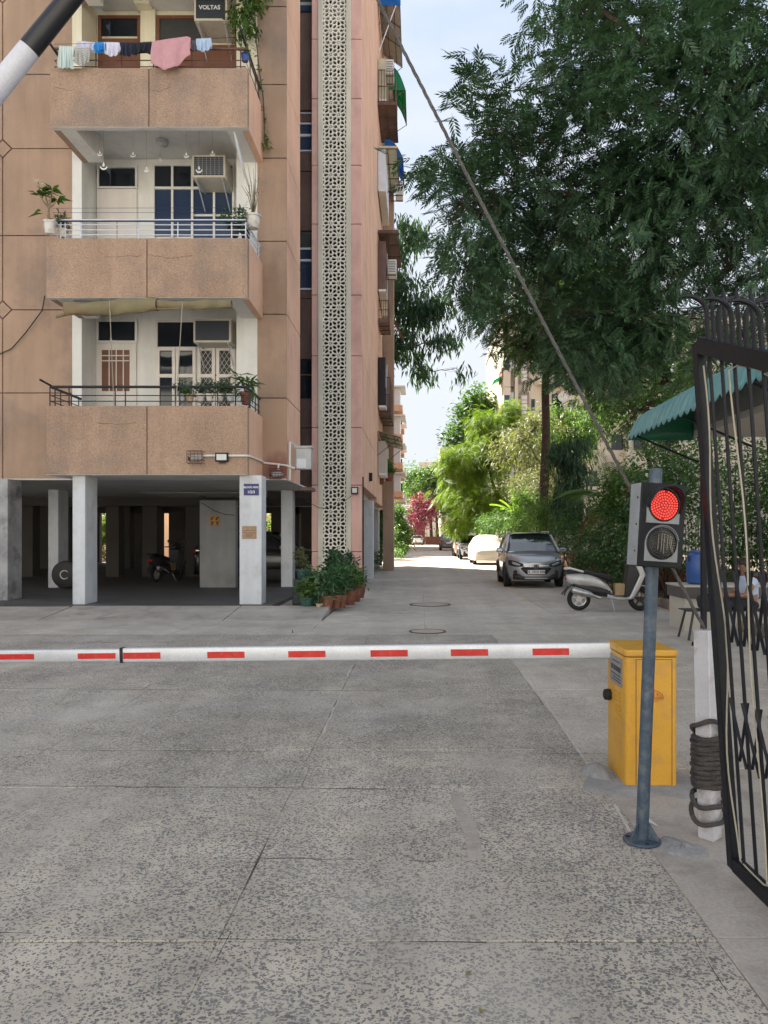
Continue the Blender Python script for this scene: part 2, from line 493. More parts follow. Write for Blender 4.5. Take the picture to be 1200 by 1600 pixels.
M['terracotta'] = mat('terracotta', (0.20,0.075,0.045), 0.85, var=0.25, vscale=9, dirt=(0.3,0.22,0.18), dirt_amt=0.4, dscale=9)
M['pot_white'] = mat('white_pot', (0.62,0.60,0.56), 0.7, var=0.1, vscale=8, dirt=(0.2,0.14,0.1), dirt_amt=0.7, dscale=9)
M['pot_green'] = mat('green_plastic_pot', (0.03,0.09,0.085), 0.5, var=0.2)
M['pot_black'] = mat('black_plastic_pot', (0.015,0.018,0.026), 0.5, var=0.2)
M['pot_cream'] = mat('cream_clay_pot', (0.42,0.34,0.24), 0.85, var=0.2)
M['bark'] = mat('tree_bark', (0.075,0.052,0.038), 0.95, var=0.35, vscale=6, fine=0.3, fscale=40, bmp=0.9, bscale=24)
M['bark_pale'] = mat('pale_stem_bark', (0.22,0.17,0.11), 0.95, var=0.3, vscale=8, bmp=0.6, bscale=30)
M['neem'] = leaf_mat('neem_leaf', (0.024,0.054,0.035), (0.058,0.118,0.062), 0.27)
M['neem2'] = leaf_mat('far_neem_leaf', (0.028,0.06,0.032), (0.06,0.115,0.045), 0.28)
M['ashoka'] = leaf_mat('drooping_leaf', (0.025,0.058,0.034), (0.05,0.105,0.052), 0.26)
M['lime'] = leaf_mat('lime_leaf', (0.085,0.15,0.018), (0.16,0.25,0.032), 0.42, 1.4)
M['green'] = leaf_mat('green_leaf', (0.04,0.095,0.025), (0.08,0.16,0.035), 0.35)
M['bright'] = leaf_mat('bright_green_leaf', (0.055,0.12,0.025), (0.10,0.19,0.04), 0.4)
M['grey_leaf'] = leaf_mat('dusty_leaf', (0.09,0.11,0.055), (0.17,0.18,0.09), 0.35)
M['shrub'] = leaf_mat('dark_shrub_leaf', (0.035,0.085,0.035), (0.07,0.145,0.05), 0.3)
M['glossy'] = leaf_mat('glossy_leaf', (0.03,0.08,0.04), (0.065,0.15,0.06), 0.2, rough=0.3)
M['pink_flower'] = leaf_mat('bougainvillea_bract', (0.20,0.035,0.095), (0.40,0.12,0.2), 0.3, 1.0)
M['coral_flower'] = leaf_mat('coral_flower', (0.6,0.16,0.12), (0.7,0.28,0.2), 0.3, 1.0)
M['white_flower'] = leaf_mat('white_flower', (0.75,0.73,0.68), (0.8,0.78,0.72), 0.3, 1.0)
M['palm'] = leaf_mat('palm_leaf', (0.05,0.10,0.035), (0.10,0.17,0.06), 0.35)
M['palm_dead'] = leaf_mat('dry_palm_leaf', (0.11,0.05,0.03), (0.2,0.10,0.06), 0.25, 1.0)
M['banana'] = leaf_mat('banana_leaf', (0.14,0.27,0.025), (0.21,0.36,0.04), 0.5, 1.4)
M['tyre'] = mat('tyre_rubber', (0.014,0.014,0.015), 0.85)
M['alloy'] = mat('alloy_wheel', (0.42,0.42,0.43), 0.35, metal=0.7)
M['chrome'] = mat('chrome', (0.65,0.67,0.7), 0.12, metal=1.0, var=0.03)
M['car_glass'] = glass_mat('car_glass', (0.015,0.02,0.022), 0.03, 0.6)
M['car_glass'].node_tree.nodes['Principled BSDF'].inputs['IOR'].default_value = 2.1
M['black_plastic'] = mat('black_plastic', (0.018,0.018,0.02), 0.55)
M['lamp_glass'] = glass_mat('headlamp_glass', (0.30,0.32,0.34), 0.05, 0.9)
M['tail_red'] = glass_mat('tail_lamp_red', (0.30,0.01,0.01), 0.15, 0.6)
M['plate_white'] = mat('number_plate', (0.72,0.72,0.70), 0.5, var=0.03)
M['plate_ink'] = mat('number_plate_ink', (0.03,0.03,0.03), 0.6)
M['cover'] = mat('cream_car_cover', (0.62,0.56,0.46), 0.85, var=0.08, vscale=2, bmp=0.3, bscale=12)
M['awning'] = mat('teal_awning_sheet', (0.115,0.27,0.28), 0.42, var=0.12, vscale=3, fine=0.08, dirt=(0.25,0.34,0.35), dirt_amt=0.5, dscale=5)
M['drum_blue'] = mat('blue_plastic_drum', (0.018,0.075,0.27), 0.42, var=0.1, vscale=6, dirt=(0.05,0.08,0.16), dirt_amt=0.5, dscale=8)
M['granite'] = mat('dark_granite', (0.075,0.07,0.07), 0.4, var=0.15, fine=0.3, fscale=150)
M['tile_cream'] = mat('cream_tile', (0.46,0.43,0.37), 0.5, var=0.06)
M['red_wall'] = mat('red_brown_wall', (0.17,0.075,0.05), 0.9, var=0.25, vscale=3, bmp=0.4)
M['cream_block'] = mat('cream_tower_plaster', (0.62,0.565,0.455), 0.9, var=0.1, vscale=0.5, streak=0.15)
M['taupe'] = mat('taupe_trim', (0.30,0.235,0.20), 0.9, var=0.1)
M['kerb_ochre'] = mat('faded_ochre_kerb', (0.36,0.25,0.13), 0.9, var=0.25, vscale=4, dirt=(0.15,0.13,0.11), dirt_amt=0.7, dscale=4)
M['kerb_grey'] = mat('bare_kerb_stone', (0.20,0.185,0.17), 0.9, var=0.25, vscale=4)
M['crack'] = mat('dark_crack', (0.045,0.04,0.036), 0.95, var=0.3, vscale=9)  # even dark tone of the cracks themselves
M['joint_fill'] = mat('pale_joint_mortar', (0.46,0.43,0.38), 0.9, var=0.2, vscale=5)
M['line_paint'] = mat('worn_yellow_line', (0.50,0.41,0.24), 0.8, var=0.2, vscale=4, dirt=(0.28,0.26,0.23), dirt_amt=0.8, dscale=5)
M['canvas'] = mat('olive_canvas', (0.20,0.17,0.095), 0.9, var=0.2, vscale=3, bmp=0.3, bscale=40, dirt=(0.26,0.15,0.1), dirt_amt=0.5, dscale=2)
M['skin'] = mat('skin', (0.24,0.12,0.075), 0.55, var=0.06)
M['shirt'] = mat('pale_blue_shirt', (0.46,0.54,0.70), 0.85, var=0.08, vscale=8)
M['trousers'] = mat('dark_trousers', (0.016,0.018,0.026), 0.85)
M['hair'] = mat('black_hair', (0.02,0.014,0.011), 0.6)
M['sign_blue'] = mat('blue_sign_enamel', (0.008,0.014,0.13), 0.4, var=0.1)
M['sign_white'] = mat('white_sign_letters', (0.75,0.75,0.76), 0.5, var=0.02)
M['sign_brown'] = mat('brown_plaque', (0.30,0.20,0.12), 0.5, var=0.15, vscale=20)
M['sign_amber'] = mat('amber_sign', (0.40,0.20,0.045), 0.6, var=0.1)
M['lamp_face'] = glass_mat('floodlight_glass', (0.55,0.58,0.56), 0.2, 0.5)
M['pipe_white'] = mat('white_conduit', (0.68,0.67,0.64), 0.5, var=0.05)
M['frp_green'] = mat('green_fibre_sheet', (0.015,0.34,0.16), 0.4, var=0.15)
M['frp_blue'] = mat('blue_fibre_sheet', (0.03,0.22,0.62), 0.4, var=0.15)
M['frp_cream'] = mat('cream_fibre_sheet', (0.48,0.46,0.34), 0.5, var=0.15)
def led_mat(name, col, e):
    m, nt, b = new_mat(name)
    b.inputs['Base Color'].default_value = (0.10,0.004,0.004,1)
    b.inputs['Emission Color'].default_value = (*col, 1)
    b.inputs['Emission Strength'].default_value = e
    return m
M['led_red'] = led_mat('red_led', (1.0,0.085,0.06), 0.42)
M['led_back'] = led_mat('red_led_diffuser', (1.0,0.006,0.006), 0.075)
# ------------------------------------------------------------------ ground, road, kerb, floor under the stilts
struct(MB().box(-400, 400, -60, 900, -0.5, -0.06).build('ground', M['street'], smooth=False))
road = struct(MB().box(-30, 5.18, -6, 124, -0.055, -0.016).build('road', M['dirt'], smooth=False))

def slab(x0, x1, y0, y1, m, gap=0.002, jit=0.005, top=0.0, name='slab', parent=None):
    """one concrete bay with ragged arrises, a little out of level with its neighbours"""
    pts = []
    def edge(a, b):
        L = (Vector(b)-Vector(a)).length
        n = max(2, int(L/0.3))
        for i in range(n):
            t = i/n
            p = Vector(a).lerp(Vector(b), t)
            if i: p += Vector((random.uniform(-jit,jit), random.uniform(-jit,jit)))
            pts.append(p)
    g, h = gap*0.35, gap*2.4
    edge((x0+g,y0+h),(x1-g,y0+h)); edge((x1-g,y0+h),(x1-g,y1-h)); edge((x1-g,y1-h),(x0+g,y1-h)); edge((x0+g,y1-h),(x0+g,y0+h))
    c = sum(pts, Vector((0,0)))/len(pts)
    n = len(pts)
    tx, ty = random.uniform(-.0012,.0012), random.uniform(-.0008,.0008)
    def Z(p, dz): return (p.x, p.y, top + dz + tx*(p.x-c.x) + ty*(p.y-c.y))
    ins = []
    for p in pts:
        d = (c-p)
        ins.append(p + Vector((0.004*(1 if d.x > 0 else -1), 0.004*(1 if d.y > 0 else -1))))
    v = [Z(p,0) for p in ins] + [Z(p,-0.004) for p in pts] + [(p.x,p.y,top-0.05) for p in pts]
    f = [tuple(range(n))]
    for i in range(n):
        j = (i+1) % n
        f += [(i, i+n, j+n, j), (i+n, i+2*n, j+2*n, j+n)]
    mb = MB().add(v, f)
    return mb.build(name, m, parent or road, smooth=False)

XS = [-10.42, -8.48, -6.55, -4.62, -2.69, -0.77, 1.14]
YS = [-1.2, 1.35, 2.93, 4.72, 5.54, 7.69, 9.75, 12.0]
for i in range(len(XS)-1):
    for j in range(len(YS)-1):
        slab(XS[i], XS[i+1], YS[j], YS[j+1], M['aggregate'])
# plain cement margin beside the gate, and the yard behind the barrier
for y0, y1 in ((-1.2,2.95),(2.95,5.1)):
    slab(1.14, 5.18, y0, y1, M['cement'])
for x0, x1 in ((1.14,3.1),(3.1,5.18)):
    for y0, y1 in ((5.1,7.7),(7.7,9.9),(9.9,12.0)):
        slab(x0, x1, y0, y1, M['aggregate_far'])
# far carriageway
FY = [12.0, 14.9, 18.6, 23.0, 27.5, 33.5, 40.0, 48, 58, 70, 85, 102, 123.5]
for j in range(len(FY)-1):
    for x0, x1 in ((-1.75,0.10),(0.10,2.62),(2.62,5.18)):
        slab(x0, x1, FY[j], FY[j+1], M['aggregate_far'], gap=0.004)
for x0, x1 in ((-10.42,-6.6),(-6.6,-3.9),(-3.9,-1.75)):
    slab(x0, x1, 12.0, 13.9, M['aggregate_far'])
slab(-18, -10.42, -1.2, 13.9, M['aggregate_far'])
slab(-30, -18, -1.2, 13.9, M['aggregate_far'])
# edge strip beside the building, past the stilts
for j in range(2, len(FY)-1):
    slab(-2.9 if j < 5 else -4.4, -1.75, max(FY[j],18.9), FY[j+1], M['cement'], top=0.01)
# sloping apron up to the parking floor, with a broken joint
apron = MB()
for x0, x1 in ((-30,-11.0),(-11.0,-6.9),(-6.9,-3.55),(-3.55,-1.76)):
    y1 = 15.35 if x0 > -8 else 15.2
    apron.add([(x0,13.9,0.002),(x1-0.02,13.9,0.002),(x1-0.02,y1,0.135),(x0,y1,0.135),(x0,13.9,-0.05),(x1-0.02,13.9,-0.05),(x1-0.02,y1,-0.05),(x0,y1,-0.05)],
              [(0,1,2,3),(0,4,5,1),(1,5,6,2),(2,6,7,3),(3,7,4,0)])
struct(apron.build('apron', M['cement'], smooth=False))
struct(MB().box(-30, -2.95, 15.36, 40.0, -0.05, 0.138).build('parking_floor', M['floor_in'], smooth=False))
mb = MB()      # ground wedge between the apron corner and the lattice tower
mb.prism([(-2.945,15.36),(-1.78,15.36),(-1.78,18.88),(-2.945,18.88)], -0.05, 0.06, 'xy')
struct(mb.build('path', M['cement'], smooth=False))

# painted line of the parking bays
mk = MB()
for y0, y1 in ((17.9,22.8),(22.95,27.4),(27.6,33.3),(33.7,39.8),(40.2,47.8)):
    mk.box(2.58, 2.66, y0, y1, 0.0045, 0.007)
mk.box(2.68, 3.55, 17.9, 17.97, 0.0045, 0.007)
tag(mk.build('line_marking', M['line_paint'], road, smooth=False), None, None)
# speed breaker in the sunlit stretch, repaired strip in the foreground
sb = MB()
for k in range(5):
    sb.box(-1.7+k*0.86, -1.7+k*0.86+0.84, 47.0, 47.35, 0.002, 0.045)
sb.build('speed_breaker', M['line_paint'], road, bevel=0.02)
cp = MB()
p = [(0.185,4.62),(0.25,4.6),(0.29,4.2),(0.31,3.9),(0.30,3.66),(0.235,3.66),(0.235,3.95),(0.205,4.3)]
cp.prism(p, 0.001, 0.0045, 'xy')
cp.build('cement_repair', M['cement'], road, smooth=False)
def manhole(px, py, r, label):
    Y = 1860/(py-836)
    x = ax(px, Y)
    t = thing('manhole_cover', label, 'manhole cover', (x,Y,0))
    n = 28
    MB().lathe([(r,0.002),(r,0.012),(r*0.9,0.014),(r*0.88,0.004)], n, (x,Y,0), caps=False).build('rim', M['rust'], t)
    MB().lathe([(r*0.86,0.002),(r*0.86,0.012),(r*0.6,0.016),(0.01,0.017)], n, (x,Y,0)).build('lid', M['cement'], t)
manhole(668, 987, 0.30, 'small round manhole lid in the road just past the boom')
manhole(672, 945, 0.46, 'larger round manhole lid further up the road')

# kerb stones along the garden
kerb = struct(MB().box(5.19, 5.36, 9.0, 123, -0.05, 0.03).build('kerb', M['kerb_grey'], smooth=False))
k0 = None
for k in range(84):
    y = 9.4 + k*0.56
    m = M['kerb_ochre'] if k % 2 else M['kerb_grey']
    w = MB().add([(5.19,y+.01,-0.04),(5.38,y+.01,-0.04),(5.38,y+.55,-0.04),(5.19,y+.55,-0.04),(5.215,y+.02,0.17),(5.37,y+.02,0.17),(5.37,y+.54,0.17),(5.215,y+.54,0.17)],
                 [(0,3,2,1),(4,5,6,7),(0,1,5,4),(1,2,6,5),(2,3,7,6),(3,0,4,7)])
    dx = random.uniform(-.012,.012)
    w.v = [(a+dx, b, c+random.uniform(-.008,.008)) for a,b,c in w.v]
    w.build('kerb_stone', m, kerb, bevel=0.015, seg=1)
gs = MB()
gs.grid(lambda u, w: (5.37+u*60, 9.0+w*150, 0.06+0.05*math.sin(u*90)*math.sin(w*60)), 24, 40)
struct(gs.build('garden_soil', M['soil']))
struct(MB().box(5.2, 30, -4, 8.99, -0.05, -0.01).build('yard_ground', M['cement'], smooth=False))

# ------------------------------------------------------------------ the apartment block with the balconies
YB, YW, YD = 15.5, 17.0, 17.8             # balcony front, main wall, recessed wall
HT = 27.0
B = thing('apartment_building', 'tan pebble-dash apartment block on white stilts with balconies and pink lattice tower', 'building', (-5, 17, 0))
SOF = 2.77
FL = [3.57, 6.99, 10.42, 13.85, 17.28, 20.71, 24.14]         # floor levels
XL, XR = ax(113, YW), ax(402, YW)          # balcony recess
XE = ax(448, YW)                            # corner of the main wall
# solid core behind everything
MB().box(-30, XE-1.5, 18.9+0.06, 40.0-0.02, SOF+0.04, HT).build('core', M['plaster_side'], B, smooth=False)
MB().box(XE-1.49, XE-0.02, 22.0, 39.9, SOF+0.04, HT).build('core', M['plaster_side'], B, smooth=False)
MB().box(-30, XL-0.0, YW+0.03, 18.95, SOF+0.01, HT).build('wall', M['groove'], B, smooth=False)
MB().box(XR+0.0, XE-0.012, YW+0.03, 18.9, SOF+0.01, HT).build('wall', M['groove'], B, smooth=False)
MB().box(XL-0.1, XR+0.1, YD, 18.95, SOF+0.01, HT).build('back_wall', M['white_wall'], B, smooth=False)
# stilt ceiling and downstand beams
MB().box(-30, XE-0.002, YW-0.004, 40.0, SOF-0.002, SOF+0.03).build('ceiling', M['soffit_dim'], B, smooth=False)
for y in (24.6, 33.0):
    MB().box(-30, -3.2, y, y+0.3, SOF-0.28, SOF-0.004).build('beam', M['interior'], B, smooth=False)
MB().box(-30, -5.6, 20.3+9.7, 30.2, 0.14, 2.2).build('partition', M['interior'], B, smooth=False) if False else None

# plaster panels of the front wall, with open joints
def panel(poly, y, name='plaster_panel', m='plaster', plane='xz', d=0.03):
    return MB().prism(poly, y, y+d+0.004, plane).build(name, M[m], B, bevel=0.006, seg=1, smooth=False)
def chamf(x0, x1, z0, z1, c, corners):
    """rectangle with cut corners: corners a set of 'bl','br','tl','tr'"""
    p = []
    p += [(x0, z0+c), (x0+c, z0)] if 'bl' in corners else [(x0, z0)]
    p += [(x1-c, z0), (x1, z0+c)] if 'br' in corners else [(x1, z0)]
    p += [(x1, z1-c), (x1-c, z1)] if 'tr' in corners else [(x1, z1)]
    p += [(x0+c, z1), (x0, z1-c)] if 'tl' in corners else [(x0, z1)]
    return p
G = 0.010
JZ = [SOF+0.0] + [az(y, YW) for y in (614, 484, 368, 232, 116, -10, -130, -250, -380)]
JZ = [z for z in JZ if z < HT] + [HT]
XJ = [-16.0, -12.6, ax(4, YW), XL]
for i in range(len(XJ)-1):
    for j in range(len(JZ)-1):
        cs = set()
        for k, z in ((j,'b'),(j+1,'t')):
            if k in (2,4,6,8):
                if i >= 1: cs.add(z+'l')
                if i <= 1: cs.add(z+'r')
        panel(chamf(XJ[i]+G, XJ[i+1]-(G if i < 2 else 0), JZ[j]+G, JZ[j+1]-G, 0.20, cs), YW)
for k in (2,4,6,8):
    for xx in XJ[1:3]:
        if k < len(JZ)-1:
            z = JZ[k]; d = 0.185
            panel([(xx-d,z),(xx,z-d),(xx+d,z),(xx,z+d)], YW)
JR = [SOF] + [az(y, YW) for y in (622, 491, 377, 247, 132, 10, -110, -230, -350)]
JR = [z for z in JR if z < HT] + [HT]
for j in range(len(JR)-1):
    panel([(XR,JR[j]+G),(XE,JR[j]+G),(XE,JR[j+1]-G),(XR,JR[j+1]-G)], YW, m='plaster_stained' if j == 0 else 'plaster')
    MB().prism([(YW+0.035,JR[j]+G),(18.9,JR[j]+G),(18.9,JR[j+1]-G),(YW+0.035,JR[j+1]-G)], XE-0.03, XE+0.001, 'yz').build('plaster_panel', M['plaster_side'], B, bevel=0.006, seg=1, smooth=False)
# the maroon stained patch by the service pipes

TX0s = ax(487,21.0)
# shaft between the wall corner and the lattice tower
YSH = 21.25
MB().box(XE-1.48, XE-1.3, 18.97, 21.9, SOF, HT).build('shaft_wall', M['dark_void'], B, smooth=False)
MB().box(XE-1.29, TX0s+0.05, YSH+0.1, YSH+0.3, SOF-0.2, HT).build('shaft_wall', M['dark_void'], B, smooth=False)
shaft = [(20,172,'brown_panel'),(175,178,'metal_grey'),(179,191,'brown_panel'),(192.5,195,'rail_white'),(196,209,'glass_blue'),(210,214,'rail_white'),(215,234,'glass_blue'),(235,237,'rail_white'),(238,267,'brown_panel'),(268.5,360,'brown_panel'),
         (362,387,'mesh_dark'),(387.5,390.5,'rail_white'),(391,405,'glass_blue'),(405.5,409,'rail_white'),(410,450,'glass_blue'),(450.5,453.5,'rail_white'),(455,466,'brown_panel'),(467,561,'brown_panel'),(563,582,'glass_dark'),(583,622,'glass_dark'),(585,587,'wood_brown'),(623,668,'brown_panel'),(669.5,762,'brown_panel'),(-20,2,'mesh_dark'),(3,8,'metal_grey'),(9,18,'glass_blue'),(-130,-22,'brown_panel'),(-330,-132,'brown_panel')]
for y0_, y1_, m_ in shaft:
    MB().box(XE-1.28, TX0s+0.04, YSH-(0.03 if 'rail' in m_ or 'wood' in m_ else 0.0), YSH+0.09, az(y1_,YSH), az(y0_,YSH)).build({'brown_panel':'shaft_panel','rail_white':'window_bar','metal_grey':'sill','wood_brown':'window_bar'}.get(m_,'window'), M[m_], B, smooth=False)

# pink lattice tower
YT = 21.0
TX0, TX1, TX2, TX3 = ax(487,YT), ax(497,YT), ax(548.5,YT), ax(565.5,YT)
JT = [0.0] + [az(y, YT) for y in (862, 668+90, 668, 556, 461, 350, 258, 154, 61, -40, -140, -240)]
JT = sorted(z for z in JT if 0 <= z < HT) + [HT]
for j in range(len(JT)-1):
    a, b = JT[j]+0.008, JT[j+1]-0.008
    MB().box(TX0, TX1, YT, YT+0.9, a, b).build('pink_panel', M['pink'], B, bevel=0.008, seg=1, smooth=False)
    MB().box(TX2, TX3-0.012, YT, YT+0.5, a, b).build('pink_panel', M['pink'], B, bevel=0.008, seg=1, smooth=False)
    if b > SOF+0.3:
        MB().box(TX3-0.3, TX3, YT+0.001 if False else YT+0.01, 28.6, max(a,SOF), b).build('pink_panel', M['plaster_side'], B, bevel=0.008, seg=1, smooth=False)
    else:
        MB().box(TX3-0.011, TX3, YT+0.012, YT+0.5, a, b).build('pink_panel', M['plaster_side'], B, smooth=False)
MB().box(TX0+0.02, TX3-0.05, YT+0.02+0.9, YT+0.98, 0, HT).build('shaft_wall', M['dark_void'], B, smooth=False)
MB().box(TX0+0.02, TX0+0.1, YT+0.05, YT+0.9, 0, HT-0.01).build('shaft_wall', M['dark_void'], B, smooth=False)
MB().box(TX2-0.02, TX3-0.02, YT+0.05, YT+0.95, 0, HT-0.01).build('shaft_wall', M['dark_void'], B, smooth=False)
FW = 0.13
MB().box(TX1+0.002, TX1+FW, YT-0.03, YT+0.12, 0.0, HT).build('lattice_frame', M['jali_frame'], B, bevel=0.006, seg=1, smooth=False)
MB().box(TX2-FW, TX2-0.002, YT-0.03, YT+0.12, 0.0, HT).build('lattice_frame', M['jali_frame'], B, bevel=0.006, seg=1, smooth=False)
JX0, JX1 = TX1+FW, TX2-FW
def clip(poly, x0, x1, z0, z1):
    def cut(p, inside, inter):
        out = []
        for i in range(len(p)):
            a, b = p[i-1], p[i]
            if inside(b):
                if not inside(a): out.append(inter(a,b))
                out.append(b)
            elif inside(a): out.append(inter(a,b))
        return out
    def ix(v):
        return lambda a,b: (v, a[1]+(b[1]-a[1])*(v-a[0])/(b[0]-a[0]))
    def iz(v):
        return lambda a,b: (a[0]+(b[0]-a[0])*(v-a[1])/(b[1]-a[1]), v)
    for ins, it in ((lambda q: q[0] >= x0, ix(x0)), (lambda q: q[0] <= x1, ix(x1)), (lambda q: q[1] >= z0, iz(z0)), (lambda q: q[1] <= z1, iz(z1))):
        poly = cut(poly, ins, it)
        if len(poly) < 3: return []
    return poly
def jali_mesh():
    """one cast screen: two rows of eight-petal rosettes with stars between them"""
    W, Hh = JX1-JX0, 0.658*3
    k = W/(0.211*3)
    holes = []
    cols = [(-0.3165,0.5), (-0.1055,0.0), (0.1055,0.5), (0.3165,0.0)]
    def petal(cx, cz, ang, L=0.060, wd=0.038):
        p = []
        for i in range(10):
            a = 2*math.pi*i/10
            u = L*math.cos(a); w = wd*math.sin(a)*(1.0+0.35*math.cos(a))
            p.append((cx+(u*math.cos(ang)-w*math.sin(ang))*k, cz+u*math.sin(ang)+w*math.cos(ang)))
        return p
    for cx, ph in cols:
        for n in range(-1, 5):
            cz = (n+ph+0.25)*0.658
            x = cx*k
            for q in range(8):
                a = q*math.pi/4
                r = 0.122 if q % 2 == 0 else 0.140
                holes.append(petal(x+r*math.cos(a)*k, cz+r*math.sin(a)*1.04, a))
            for sx in (-1,1):
                for sz in (-1,1):
                    if cx+sx*0.211 > 0.4 or cx+sx*0.211 < -0.4: continue
                    if sx == 1 or cx < -0.3 or cx == -0.1055 or True:
                        pts = []
                        for i in range(10):
                            a = math.pi/2*sz + i*math.pi/5
                            rr = 0.046 if i % 2 == 0 else 0.033
                            pts.append((x+(sx*0.211+rr*math.cos(a))*k, cz+sz*0.087+rr*math.sin(a)))
                        key = (round(x+sx*0.211*k,3), round(cz+sz*0.087,3))
                        if key not in seen_star:
                            seen_star.add(key); holes.append(pts)
            ring = [(x+0.042*k*math.cos(2*math.pi*i/12), cz+0.042*math.sin(2*math.pi*i/12)) for i in range(12)]
            holes.append(ring)
            boss.append((x, cz))
    from mathutils.geometry import delaunay_2d_cdt
    polys = []
    for h in holes:
        c = clip(h, -W/2+0.008, W/2-0.008, 0.014, Hh-0.014)
        if len(c) >= 3:
            A = abs(sum(c[i-1][0]*c[i][1]-c[i][0]*c[i-1][1] for i in range(len(c))))/2
            if A > 0.0003: polys.append(c)
    bosses = [[(x+0.024*k*math.cos(2*math.pi*i/8), z+0.024*math.sin(2*math.pi*i/8)) for i in range(8)] for x, z in boss if abs(x) < W/2-0.05 and 0.05 < z < Hh-0.05]
    outer = [(-W/2,0.004),(W/2,0.004),(W/2,Hh-0.004),(-W/2,Hh-0.004)]
    V2, E2 = [], []
    for pg in [outer]+polys+bosses:
        o = len(V2); V2 += [Vector(q) for q in pg]; E2 += [(o+i, o+(i+1)%len(pg)) for i in range(len(pg))]
    ov, oe, of, *_ = delaunay_2d_cdt(V2, E2, [], 0, 1e-6)
    pv = np.array([(v.x,v.y) for v in ov]); tri = np.array([f_[:3] for f_ in of])
    cen = pv[tri].mean(1)
    def inside(pg, pts):
        r = np.zeros(len(pts), bool)
        for i in range(len(pg)):
            (x1_,y1_),(x2_,y2_) = pg[i-1], pg[i]
            if y1_ == y2_: continue
            r ^= ((y1_ > pts[:,1]) != (y2_ > pts[:,1])) & (pts[:,0] < (x2_-x1_)*(pts[:,1]-y1_)/(y2_-y1_)+x1_)
        return r
    drop = np.zeros(len(tri), bool)
    for pg in polys: drop |= inside(pg, cen)
    for pg in bosses: drop &= ~inside(pg, cen)
    drop |= ~inside(outer, cen)
    tri = tri[~drop]
    n = len(pv); dpt = 0.03
    verts = [(x,-dpt,z) for x,z in pv]+[(x,dpt,z) for x,z in pv]
    faces = [tuple(int(i) for i in t_) for t_ in tri]+[tuple(int(i)+n for i in t_[::-1]) for t_ in tri]
    cnt = {}
    for t_ in tri:
        for i in range(3):
            e = (int(t_[i]), int(t_[(i+1)%3])); cnt[e] = cnt.get(e,0)+1
    for (a_,b_) in list(cnt):
        if (b_,a_) not in cnt: faces.append((b_,a_,a_+n,b_+n))
    me = bpy.data.meshes.new('lattice_screen')
    me.from_pydata(verts, [], faces)
    me.materials.append(M['jali'])
    return me, Hh
seen_star, boss = set(), []
jm, JH = jali_mesh()
z = 0.05
while z < HT-JH:
    o = link(jm, 'lattice_screen', B)
    o.location = ((JX0+JX1)/2, YT+0.03, z)
    z += JH

# stilts: front row, second row, deeper rows
def column(x0, x1, y0, y1, m='column', z0=0.13):
    MB().box(x0, x1, y0, y1, z0, SOF-0.001).build('column', M[m], B, bevel=0.015, seg=2)
column(ax(113,15.65), ax(133,15.65), 15.65, 16.25)
column(ax(374,15.65), ax(409,15.65), 15.65, 16.1)
column(ax(-26,16.6), ax(12,16.6), 16.6, 17.2, 'column_dirty')
column(ax(75,20.6), ax(91,20.6), 20.6, 21.2)
column(ax(439,20.9), ax(457,20.9), 20.9, 21.35, z0=0.05)
MB().box(ax(312,20.7), ax(368,20.7), 20.7, 21.0, 0.13, SOF-0.285).build('stair_wall', M['stair_wall'], B, bevel=0.01)
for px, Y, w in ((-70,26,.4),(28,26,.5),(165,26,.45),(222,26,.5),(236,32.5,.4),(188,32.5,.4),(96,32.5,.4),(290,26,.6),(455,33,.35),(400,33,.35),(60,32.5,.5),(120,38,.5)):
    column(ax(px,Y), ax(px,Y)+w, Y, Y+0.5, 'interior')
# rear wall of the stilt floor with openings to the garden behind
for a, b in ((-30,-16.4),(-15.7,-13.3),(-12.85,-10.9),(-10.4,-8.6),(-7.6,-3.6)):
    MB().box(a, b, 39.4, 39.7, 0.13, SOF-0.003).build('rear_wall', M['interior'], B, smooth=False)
# white pillars along the road side and the overhang above them
column(ax(568,27), ax(583,27), 27.0, 27.5, z0=0.0)
column(ax(586,36)-0.3, ax(592,36), 36.0, 36.5, z0=0.0)
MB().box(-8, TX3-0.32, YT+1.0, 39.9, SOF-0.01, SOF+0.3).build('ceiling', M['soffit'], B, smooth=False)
MB().box(-3.0, TX3-0.02, 28.62, 40.0, SOF, HT).build('side_wall', M['plaster_side'], B, smooth=False)
MB().box(-30.05, TX3, 17.1, 40.02, HT, HT+0.9).build('roof_parapet', M['plaster'], B, smooth=False)

